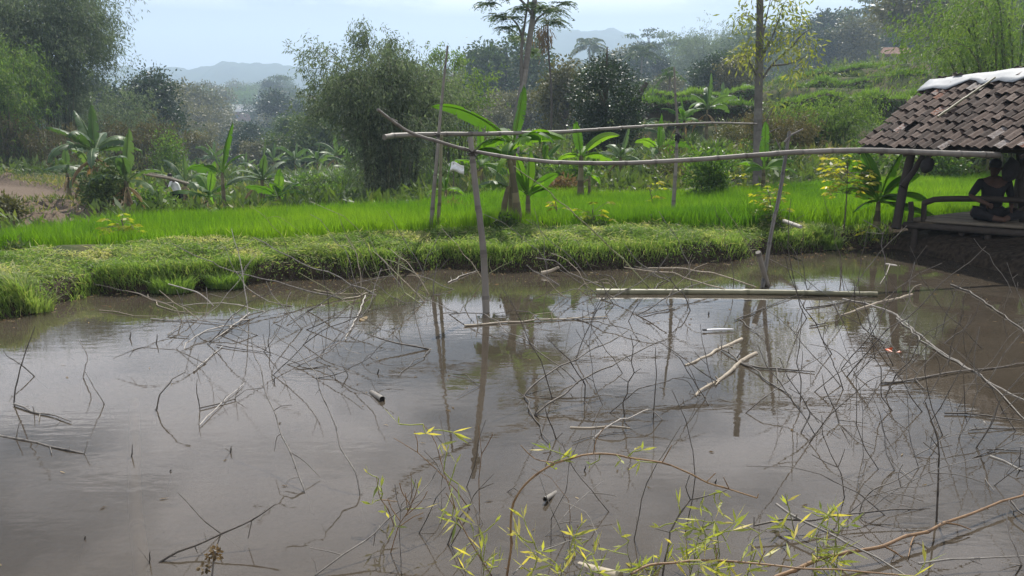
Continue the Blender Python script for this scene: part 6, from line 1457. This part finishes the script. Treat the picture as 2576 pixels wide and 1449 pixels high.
# dried seed head and floating leaf
def seed_head():
    rng = np.random.default_rng(9); y = at_z(533, 1450, 0)[1]; root = thing('dried_weed', 'dried brown weed with knobbly seed heads at the bottom edge', 'dried weed'); b_ = at_z(533, 1452, 0)
    sm, hm = MB(), MB(); P = smooth_path([(0, 0, 0), at_y(536, 1420, y) - b_, at_y(541, 1385, y) - b_], .02); tube(sm, P, .005, 5, .5)
    tube(sm, smooth_path([P[2], at_y(515, 1432, y) - b_], .02), .003, 4, .5)
    for c in [P[-1], at_y(530, 1398, y) - b_, at_y(546, 1398, y) - b_, at_y(514, 1430, y) - b_]:
        d = rng.normal(size=(26, 3)); leaves(hm, c + d * .008, d, .022, .014, rng, rng.random(26) * .6)
    sm.build('stalk', M['tw_g'], root); hm.build('seed_head', M['dry_leaf'], root); root.location = b_
seed_head()
def floatleaf():
    mb = MB(); c = at_z(913, 801, .008); a = np.linspace(0, 6.28, 14, endpoint=False); r_ = .06 * (1 + .15 * np.sin(3 * a))
    V = np.vstack([np.stack([np.cos(a) * r_ * .75, np.sin(a) * r_ * 1.6, .008 * np.sin(2 * a)], -1), [[0, 0, .006]]]); k = np.arange(14)
    mb.add(V, np.stack([k, (k + 1) % 14, np.full(14, 14)], -1)); tag(mb.build('floating_leaf', M['dry_leaf'], None, c), 'brown dead leaf floating beside the white stick', 'leaf')
floatleaf()
# straw and leaf litter floating by the bank
rng = np.random.default_rng(300); mb = MB(); ed = np.array(wl); k = rng.integers(0, len(ed) - 1, 420); f = rng.random(420)[:, None]
pe = ed[k] * (1 - f) + ed[k + 1] * f - np.c_[np.zeros(420), rng.exponential(.35, 420)]
D = rng.normal(size=(420, 3)); D[:, 2] = 0
leaves(mb, np.c_[pe, np.full(420, .006)], D, rng.uniform(.02, .08, 420), .012, rng, .4 + .6 * rng.random(420))
lp = np.c_[rng.uniform(-6, 7, 260), rng.uniform(3, 13, 260)]; lp = lp[inside(lp[:, 0], lp[:, 1], POND)]; D = rng.normal(size=(len(lp), 3)); D[:, 2] = 0
leaves(mb, np.c_[lp, np.full(len(lp), .005)], D, rng.uniform(.015, .06, len(lp)), .009, rng, rng.random(len(lp)))
tag(mb.build('floating_litter', M['dry_leaf']), 'bits of straw and leaf floating on the pond, thickest along the bank', 'litter', kind='stuff')

# ------------------------------------------------------------------ the tiled hut on the right
def hut():
    rng = np.random.default_rng(401)
    root = thing('hut', 'open-sided pond hut with a sagging mossy clay tile roof and a bamboo floor', 'hut')
    A = at_y(2158, 366, 15.4); B_ = at_y(2345, 204, 16.6)
    C_ = np.array([7.25, 10.6, 1.84]); D_ = np.array([9.25, 11.0, 3.22])
    def patch(A, B_, C_, D_, ncol, nrow, mb, sagz=.05):
        def P(u, v):
            p = (A * (1 - u) + C_ * u) * (1 - v) + (B_ * (1 - u) + D_ * u) * v
            p = p + np.array([0, 0, -sagz * math.sin(math.pi * min(max(u, 0), 1)) - .03 * math.sin(math.pi * v)])
            return p
        nv = np.cross(C_ - A, B_ - A); nv = nv / np.linalg.norm(nv)
        if nv[2] < 0: nv = -nv
        prof = np.array([[0, .012], [.12, .030], [.28, .040], [.45, .030], [.58, .008], [.72, -.004], [.88, .002], [1.06, .020]])
        for j in range(nrow):
            for i in range(ncol):
                if rng.random() < .006 and j > 0: continue
                du = rng.normal() * .05 / ncol; dvv = rng.normal() * .15 / nrow; lift = max(0, rng.normal() * .010); sk = rng.normal() * .16 / ncol
                u0 = i / ncol; v0 = j / nrow - .14 / nrow + dvv; v1 = (j + 1.12) / nrow + dvv
                rows = []
                for v, h0, dd in ((v0, .030 + lift, 0), (v0 + (v1 - v0) * .5, .015 + lift * .5, sk * .5), (v1, -.002, sk)):
                    for x, y in prof: rows.append(P(u0 + (x) / ncol * .98 + du + dd, v) + nv * (y + h0))
                V = np.array(rows); lip = V[:8] - nv * .014
                V = np.vstack([V, lip]); k = np.arange(7)
                F1 = np.stack([k, k + 1, k + 9, k + 8], -1); F2 = F1 + 8; F3 = np.stack([k + 1, k, k + 24, k + 25], -1)
                s0 = np.array([[0, 8, 24, 24]])
                t_ = rng.random(); rv = .26 + .42 * rng.random() + (.34 if t_ < .16 else 0) + (.55 if t_ > .965 else 0)
                mb.add(V, np.vstack([F1, F2]), min(rv, 1.06), True); mb.add(V[[0, 1, 2, 3, 4, 5, 6, 7] + list(range(24, 32))], np.stack([k + 1, k, k + 8, k + 9], -1), .22)
        return P, nv
    rt = MB(); P, nv = patch(A, B_, C_, D_, 26, 9, rt)
    hor = np.array([(B_ - A)[0], (B_ - A)[1] , 0]); e2 = np.array([(D_ - C_)[0], (D_ - C_)[1], 0])
    A2 = B_ + hor + np.array([0, 0, A[2] - B_[2]]); C2 = D_ + e2 + np.array([0, 0, C_[2] - D_[2]])
    patch(A2, B_, C2, D_, 26, 9, rt)
    rt.build('roof', M['tile'], root)
    # deck and rafters under the tiles
    dk = MB()
    for (a, b_, c, d) in ((A, B_, C_, D_), (A2, B_, C2, D_)):
        nn = 10
        G = np.array([[(a * (1 - u) + c * u) * (1 - v) + (b_ * (1 - u) + d * u) * v - np.array([0, 0, .055 + .05 * math.sin(math.pi * u) + .03 * math.sin(math.pi * v)]) for u in np.linspace(0.01, 1, nn)] for v in np.linspace(.02, 1, nn)]).reshape(-1, 3)
        i, j = np.meshgrid(np.arange(nn - 1), np.arange(nn - 1), indexing='ij'); q = (i * nn + j).ravel()
        dk.add(G, np.stack([q, q + 1, q + nn + 1, q + nn], -1), .3)
        for u in np.linspace(.02, 1, 9):
            p0 = a * (1 - u) + c * u; p1 = b_ * (1 - u) + d * u
            s_ = np.array([0, 0, -.11 - .05 * math.sin(math.pi * u)]); tube(dk, np.array([p0 + s_ - (p1 - p0) * .02, p1 + s_]), .025, 6, .4)
    tube(dk, np.array([A + [0.25, 0, -.12 + .12], C_ + [.25, 0, -.12 + .1]]) + np.array([0, 0, -.06]), .045, 8, .45)
    tube(dk, np.array([B_ + [0, 0, -.16], D_ + [0, 0, -.16]]), .05, 8, .45)
    dk.build('roof_frame', M['timber'], root)
    # posts
    def post(P0, P1, r, name='post'):
        mb = MB(); tube(mb, np.array([P0, (np.array(P0) + P1) / 2 + rng.normal(size=3) * .01, P1]), [r, r * .97, r * .92], 9, .4); mb.build(name, M['timber'], root)
    yp = 14.2
    g0 = at_y(2254, 575, yp); t0 = at_y(2296, 372, yp + .25)
    post(g0, t0, .075)
    post(at_y(2270, 470, yp + .03), at_y(2322, 392, yp + .1), .05, 'brace')
    post(at_y(2576, 560, 13.6), at_y(2566, 360, 13.7), .07)
    post(at_y(2556, 446, 13.5), at_y(2590, 370, 13.3), .06, 'brace')
    post((8.9, 15.2, .3), (9.3, 15.6, 2.1), .07)
    post((7.55, 10.9, .2), (7.6, 10.9, 1.85), .07); post((9.7, 11.2, .2), (9.9, 11.2, 2.0), .07)
    # tarp over the ridge
    tm = MB(); nu, nvv = 30, 8; V = []
    for iu in range(nu):
        u = iu / (nu - 1)
        r_ = B_ * (1 - u) + D_ * u
        s = A * (1 - u) + C_ * u; sb = A2 * (1 - u) + C2 * u
        low = .19 + .035 * math.sin(u * 21) + .03 * math.sin(u * 47 + 1) - .03 * u
        for iv in range(nvv):
            f = iv / (nvv - 1) * 2 - 1
            q = r_ + (s - r_) * low * max(0, -f) + (sb - r_) * .3 * max(0, f)
            q = q + np.array([0, 0, .045 + .006 * math.sin(u * 33 + iv) - .05 * math.sin(math.pi * u)]) + nv * (.018 + .008 * math.sin(u * 40) * (f < -.5))
            V.append(q)
    i, j = np.meshgrid(np.arange(nu - 1), np.arange(nvv - 1), indexing='ij'); q = (i * nvv + j).ravel()
    tm.add(V, np.stack([q, q + 1, q + nvv + 1, q + nvv], -1), .5, True)
    o = tm.build('tarp', M['tarp']); tag(o, 'pale grey plastic sheet draped over the ridge of the tiled roof', 'tarp')
    md = o.modifiers.new('thick', 'SOLIDIFY'); md.thickness = .008
    # bamboo lying on the tiles
    bamboo_pole('bamboo_cane', [P(.27, .36) + nv * .09, P(.29, .6) + nv * .10, P(.315, .88) + nv * .09], .022, .018, 'pole_green', 'bamboo cane lying up the slope of the tiled roof', .4, 20, 8)
    # floor, rails
    fl = MB()
    F0 = at_z(2285, 556, .52); F1 = at_z(2700, 585, .52); F2 = np.array([10.4, 12.6, .52]); F3 = np.array([9.0, 16.0, .52])
    for k in range(34):
        t_ = (k + .5) / 34; a, b_ = F0 * (1 - t_) + F3 * t_, F1 * (1 - t_) + F2 * t_
        tube(fl, np.array([a, b_]) + np.array([0, 0, .02]), .032, 6, rng.uniform(.3, .7))
    fl.build('floor', M['floorslat'], root)
    be = MB(); tube(be, np.array([F0 + [-.05, 0.05, -.07], F1 + [-.05, 0, -.07]]), .055, 8, .5); tube(be, np.array([F3 + [0, 0, -.07], F2 + [0, 0, -.07]]), .05, 8, .5)
    for t_ in (.02, .35, .68, 1): tube(be, np.array([F0 * (1 - t_) + F1 * t_ + [0, 0, -.13], F3 * (1 - t_) + F2 * t_ + [0, 0, -.13]]), .05, 8, .5)
    be.build('floor_beam', M['timber'], root)
    for t_ in (.03, .5, .97):
        for a, b_ in ((F0, F1), (F3, F2)):
            q = a * (1 - t_) + b_ * t_; post(q + [0.05, 0, -1.3], q + [0.05, 0, -.1], .055, 'stilt')
    # rail; the shade under the floor is painted into the ground colour
    rail = MB(); pts = [at_y(2322, 512, 14.1), at_y(2350, 502, 14.0), at_y(2430, 500, 13.8), at_y(2520, 502, 13.6), at_y(2640, 508, 13.2)]
    tube(rail, smooth_path(pts, .1), .048, 8, .4); rail.build('rail', M['timber'], root)
    for px in (2289, 2323):
        post(at_y(px, 558, 14.1), at_y(px + 2, 508, 14.1), .045, 'rail_post')
    post(at_y(2540, 545, 13.6), at_y(2590, 517, 13.4), .035, 'rail_brace')
hut()
def sack(px, py, y, w_, h_, label):
    rng = np.random.default_rng(int(px)); mb = MB(); t_ = np.linspace(0, 1, 10); c = at_y(px, py, y)
    p = np.stack([.03 * np.sin(t_ * 4), np.zeros(10), -t_ * h_], -1)
    tube(mb, p, w_ * np.array([.18, .35, .75, .95, 1, 1, .98, .9, .7, .35]) * (1 + .06 * rng.normal(size=10)), 12, .4)
    tube(mb, np.array([[0, 0, .12], [0, 0, 0]]), .008, 5, .4)
    tag(mb.build('hanging_sack', M['sack'], None, c), label, 'sack')
sack(2331, 392, 13.9, .10, .27, 'dark bulging sack hanging beside the hut post')
sack(2543, 396, 13.3, .12, .36, 'dark sack hanging from the eave behind the seated person')

# ------------------------------------------------------------------ people
def skinned(name, verts, edges, radii, mat, parent=None, loc=(0, 0, 0), root=0, sub=2):
    me = bpy.data.meshes.new(name); me.from_pydata([tuple(v) for v in verts], edges, []); me.update()
    ob = bpy.data.objects.new(name, me); col.objects.link(ob)
    sk = ob.modifiers.new('skin', 'SKIN'); sk.use_smooth_shade = True
    for k, r in enumerate(radii):
        v = me.skin_vertices[0].data[k]; v.radius = r if hasattr(r, '__len__') else (r, r); v.use_root = (k == root)
    s_ = ob.modifiers.new('sub', 'SUBSURF'); s_.levels = sub; s_.render_levels = sub
    bpy.context.view_layer.update()
    ev = ob.evaluated_get(bpy.context.evaluated_depsgraph_get()); m2_ = bpy.data.meshes.new_from_object(ev)
    ob.modifiers.clear(); ob.data = m2_; m2_.materials.clear(); m2_.materials.append(mat)
    for p_ in m2_.polygons: p_.use_smooth = True
    ob.location = loc
    if parent: ob.parent = parent
    return ob
def ball(mb, c, r, n=14):
    th_, ph = np.meshgrid(np.linspace(0, np.pi, n), np.linspace(0, 2 * np.pi, n * 2, endpoint=False), indexing='ij')
    V = np.stack([np.sin(th_) * np.cos(ph) * r[0], np.sin(th_) * np.sin(ph) * r[1], np.cos(th_) * r[2]], -1).reshape(-1, 3) + np.array(c)
    m_ = n * 2; i, j = np.meshgrid(np.arange(n - 1), np.arange(m_), indexing='ij'); a = i * m_ + j; b_ = i * m_ + (j + 1) % m_
    mb.add(V, np.stack([a, a + m_, b_ + m_, b_], -1).reshape(-1, 4), .5, True)
def hand(V, E, Rr, wrist, d, side, curl):
    """palm, four fingers and a thumb as extra skin chains from the wrist vertex"""
    d = np.array(d, float); d /= np.linalg.norm(d); s = np.array(side, float); s -= d * (s @ d); s /= np.linalg.norm(s); nrm = np.cross(d, s); w0 = np.array(V[wrist])
    palm = len(V); V.append(w0 + d * .06); E.append((wrist, palm)); Rr.append((.030, .017))
    for k, (o_, ln) in enumerate(zip((-.030, -.010, .010, .028), (.070, .080, .074, .058))):
        b_ = len(V); V.append(w0 + d * .095 + s * o_); V.append(V[b_] + d * ln * .5 + nrm * curl * .012); V.append(V[b_] + d * ln * .85 + nrm * curl * .038)
        E += [(palm, b_), (b_, b_ + 1), (b_ + 1, b_ + 2)]; Rr += [.010, .009, .0075]
    b_ = len(V); V.append(w0 + d * .045 - s * .040); V.append(w0 + d * .085 - s * .055 + nrm * curl * .01); E += [(palm, b_), (b_, b_ + 1)]; Rr += [.011, .009]
def seated_person():
    # local frame: +x to the right, -y towards the pond; sits cross-legged on the hut floor, leaning on one elbow
    V = [np.array(v, float) for v in [(0, 0, .12), (0, -.02, .30), (.0, -.05, .46), (0, -.06, .60), (-.02, -.09, .70), (-.03, -.12, .80), (-.03, -.13, .88),
         (-.20, -.06, .60), (-.36, -.12, .38), (-.20, -.30, .30), (.20, -.06, .60), (.27, -.06, .35), (.20, -.28, .24),
         (-.10, -.03, .10), (-.36, -.28, .16), (-.08, -.44, .07), (.10, -.03, .10), (.36, -.28, .14), (.08, -.42, .07), (.02, -.52, .06), (-.02, -.54, .05)]]
    E = [(0, 1), (1, 2), (2, 3), (3, 4), (4, 5), (5, 6), (3, 7), (7, 8), (8, 9), (3, 10), (10, 11), (11, 12), (0, 13), (13, 14), (14, 15), (0, 16), (16, 17), (17, 18), (15, 19), (18, 20)]
    Rr = [(.16, .12), (.15, .11), (.16, .11), (.15, .10), .055, (.080, .095), (.075, .09), .068, .045, .033, .068, .045, .033, .10, .075, .045, .10, .075, .045, .04, .04]
    hand(V, E, Rr, 9, (.5, -.6, -.3), (0, 0, 1), 1); hand(V, E, Rr, 12, (-.4, -.7, -.3), (0, 0, 1), -1)
    g = at_y(2489, 543, 13.85); loc = (g[0], g[1], .57)
    body = skinned('person', V, E, Rr, M['skin'], None, loc)
    tag(body, 'person sitting hunched on the hut floor in deep shade, elbow out', 'person')
    body.rotation_euler = (0, 0, R(-8)); body.scale = (1.03,) * 3
    sel = [0, 1, 2, 3, 7, 8, 10, 11]; mp_ = {k: i for i, k in enumerate(sel)}
    skinned('shirt', [V[k] for k in sel], [(mp_[a], mp_[b]) for a, b in E if a in mp_ and b in mp_], [tuple(np.array(Rr[k] if hasattr(Rr[k], '__len__') else (Rr[k],) * 2) * 1.14) for k in sel], M['shirt_dark'], body)
    sel = [0, 13, 14, 15, 16, 17, 18]; mp_ = {k: i for i, k in enumerate(sel)}
    skinned('trousers', [V[k] for k in sel], [(mp_[a], mp_[b]) for a, b in E if a in mp_ and b in mp_], [tuple(np.array(Rr[k] if hasattr(Rr[k], '__len__') else (Rr[k],) * 2) * 1.13) for k in sel], M['trouser'], body)
    h = MB(); ball(h, (-.03, -.115, .885), (.092, .105, .09)); h.build('hair', M['hair'], body)
    f = MB(); ball(f, (-.03, -.235, .815), (.014, .02, .02), 8); ball(f, (-.115, -.12, .82), (.012, .022, .03), 8); ball(f, (.055, -.12, .82), (.012, .022, .03), 8); f.build('face', M['skin'], body)
seated_person()
def carrier():
    y = 33.0; g = ground_at(452, y)
    V = [np.array(v, float) for v in [(0, 0, .88), (-.03, 0, 1.05), (-.10, 0, 1.22), (-.16, 0, 1.36), (-.22, 0, 1.44), (-.26, 0, 1.53), (-.28, 0, 1.61),
         (-.15, -.19, 1.34), (-.24, -.24, 1.12), (-.36, -.16, 1.28), (-.15, .19, 1.34), (-.26, .24, 1.12), (-.40, .18, 1.22),
         (.0, -.10, .84), (-.14, -.11, .47), (-.02, -.11, .08), (-.15, -.12, .03), (.0, .10, .84), (.10, .11, .46), (.26, .11, .10), (.14, .12, .03)]]
    E = [(0, 1), (1, 2), (2, 3), (3, 4), (4, 5), (5, 6), (3, 7), (7, 8), (8, 9), (3, 10), (10, 11), (11, 12), (0, 13), (13, 14), (14, 15), (15, 16), (0, 17), (17, 18), (18, 19), (19, 20)]
    Rr = [(.13, .15), (.12, .14), (.13, .16), (.12, .16), .055, (.085, .075), (.08, .07), .065, .043, .032, .065, .043, .032, .09, .06, .04, .035, .09, .06, .04, .035]
    hand(V, E, Rr, 9, (-.4, 0, .8), (0, 1, 0), 1); hand(V, E, Rr, 12, (-.8, -.2, .3), (0, 0, 1), 1)
    lift = at_y(452, 497, y)[2] - g[2] - 1.5
    z = max(g[2], at_y(452, 488, y)[2] - 1.62)
    body = skinned('person', V, E, Rr, M['skin'], None, (g[0], g[1], g[2])); tag(body, 'man in a white shirt walking beyond the rice with poles on his shoulder', 'person')
    sel = [0, 1, 2, 3, 7, 8, 10, 11]; mp_ = {k: i for i, k in enumerate(sel)}
    skinned('shirt', [V[k] for k in sel], [(mp_[a], mp_[b]) for a, b in E if a in mp_ and b in mp_], [tuple(np.array(Rr[k] if hasattr(Rr[k], '__len__') else (Rr[k],) * 2) * 1.15) for k in sel], M['shirt_white'], body)
    sel = [0, 13, 14, 15, 17, 18, 19]; mp_ = {k: i for i, k in enumerate(sel)}
    skinned('trousers', [V[k] for k in sel], [(mp_[a], mp_[b]) for a, b in E if a in mp_ and b in mp_], [tuple(np.array(Rr[k] if hasattr(Rr[k], '__len__') else (Rr[k],) * 2) * 1.13) for k in sel], M['trouser'], body)
    h = MB(); ball(h, (-.275, 0, 1.60), (.09, .085, .085)); h.build('hair', M['hair'], body)
    mb = MB(); rng = np.random.default_rng(5)
    for k in range(7):
        o_ = rng.normal(size=3) * .045; tube(mb, np.array([[-1.05 + rng.uniform(0, .25), 0, .16], [0, 0, 0], [.75 - rng.uniform(0, .2), 0, -.20]]) + o_, .025, 6, rng.random())
    o = mb.build('pole_bundle', M['tw_t'], None, (g[0] - .16, g[1] - .15, g[2] + 1.50)); tag(o, 'bundle of cut bamboo poles carried on the shoulder of the walking man', 'bundle')
carrier()

# ------------------------------------------------------------------ far houses, small things
def house(px, y, py_base, wpx, hpx, wall, roof, label, ridge='x', rz=0.0, chimney=False):
    y = far(HY[[h[0] for h in HOUSES].index(px)]); b_ = ground_at(px, y); k = y / F_PX; w_, h_ = wpx * k, hpx * k; d_ = w_ * .75
    root = thing('house', label, 'house'); root.location = (b_[0], b_[1] + d_ / 2, b_[2] - .8); root.rotation_euler = (0, 0, rz)
    wh = h_ * .58 + .8; mb = MB(); box(mb, (0, 0, wh / 2), (w_ * .88, d_ * .88, wh)); mb.build('wall', M[wall], root)
    e = w_ / 2; f = d_ / 2; rh = h_ * .42; rb = MB(); t_ = .12
    for zz in (0,):
        V = np.array([[-e, -f, wh - .1], [e, -f, wh - .1], [e, f, wh - .1], [-e, f, wh - .1], [-e * .8, 0, wh + rh], [e * .8, 0, wh + rh]])
        V = np.vstack([V, V - [0, 0, t_]]); rb.add(V, np.array([[0, 1, 5, 4], [2, 3, 4, 5], [6, 7, 1, 0], [7, 8, 2, 1], [8, 9, 3, 2], [9, 6, 0, 3], [9, 8, 7, 6]])); rb.add(V, np.array([[1, 2, 5], [3, 0, 4]]))
    rb.build('roof', M[roof], root)
    for sx in (-.25, .25):
        wb = MB(); box(wb, (sx * w_, -d_ * .44 - .015, wh * .5 + .4), (w_ * .14, .05, wh * .28)); wb.build('window', M['window_dark'], root)
    return root
house(612, 118, 305, 84, 42, 'brickwall', 'roofgrey', 'wide house with a flat grey roof among the valley trees', rz=.1)
house(786, 165, 268, 36, 34, 'plaster', 'roofred', 'small house with a steep tan roof high on the valley slope', rz=.6)
house(830, 128, 312, 48, 42, 'brickwall', 'roofred', 'reddish brick house partly behind the wispy bamboo clump', rz=-.3)
house(537, 112, 362, 26, 24, 'brickwall', 'roofred', 'tiny reddish house low among the valley trees', rz=.2)
house(660, 108, 352, 44, 20, 'brickwall', 'roofred', 'low reddish roof below the wide grey-roofed house', rz=-.1)
house(1880, 86, 214, 20, 16, 'plaster', 'roofgrey', 'tiny white-roofed field hut on the terraces left of the slim trunk', rz=.1)
house(2262, 84, 158, 70, 40, 'brickwall', 'roofred', 'dark pitched roof of a house at the top of the terraces', rz=-.15)
mb = MB(); rng = np.random.default_rng(77); c = at_y(1148, 412, 24.5)
u_, v_ = np.meshgrid(np.linspace(0, 1, 9), np.linspace(0, 1, 7), indexing='ij'); V = np.stack([(u_ - .5) * .42, .05 * np.sin(u_ * 9) + .04 * np.sin(v_ * 7), -v_ * .26 + .06 * np.sin(u_ * 5)], -1).reshape(-1, 3); i, j = np.meshgrid(np.arange(8), np.arange(6), indexing='ij'); q = (i * 7 + j).ravel()
mb.add(V, np.stack([q, q + 1, q + 8, q + 7], -1), .5, True); o = mb.build('white_cloth', M['white_cloth'], None, c); tag(o, 'crumpled white cloth hung by the small banana beyond the slender uprights', 'cloth'); o.modifiers.new('t', 'SOLIDIFY').thickness = .006
stick('cloth_stake', [ground_at(1140, 24.6) - [0, 0, .1], at_y(1142, 400, 24.55)], .018, .014, 'tw_d', 'thin stake holding up the white cloth', 'stake')
stick('field_marker', [at_z(377, 575, .33), at_y(377, 561, at_z(377, 575, .33)[1])], .012, .008, 'tw_p', 'short white marker stick standing alone in the rice', 'stake')
def bird():
    c = at_y(1443, 52, 70); mb = MB(); t_ = np.linspace(0, 1, 8)
    tube(mb, np.stack([t_ * .28 - .14, 0 * t_, .02 * np.sin(t_ * 3)], -1), .045 * np.sin(np.pi * np.clip(t_, .08, .95)), 8, .5)
    o = mb.build('bird', M['bird'], None, c); tag(o, 'tiny dark bird flying in the pale sky', 'bird')
    for s in (-1, 1):
        wg = MB(); wg.add([[-.04, 0, .02], [.06, 0, .02], [.05, s * .16, .13], [-.02, s * .30, .10], [-.05, s * .15, .12]], [[0, 1, 2, 4]]); wg.add([[.05, s * .16, .13], [-.02, s * .30, .10], [-.05, s * .15, .12]], [[0, 1, 2]]); wg.build('wing', M['bird'], o)
bird()

# ------------------------------------------------------------------ haze: the air of the valley
hz = MB(); box(hz, (0, 1235, 137), (6000, 2590, 290))
m, t = newmat('valley_haze')
pv = N(t, 'ShaderNodeVolumePrincipled'); pv.inputs['Color'].default_value = (0.63, 0.80, 1.0, 1); pv.inputs['Density'].default_value = 0.00062; pv.inputs['Anisotropy'].default_value = 0.25
o = N(t, 'ShaderNodeOutputMaterial'); L(t, pv.outputs[0], o.inputs['Volume'])
tag(hz.build('haze', m), 'pale blue haze filling the valley', 'haze', kind='stuff')
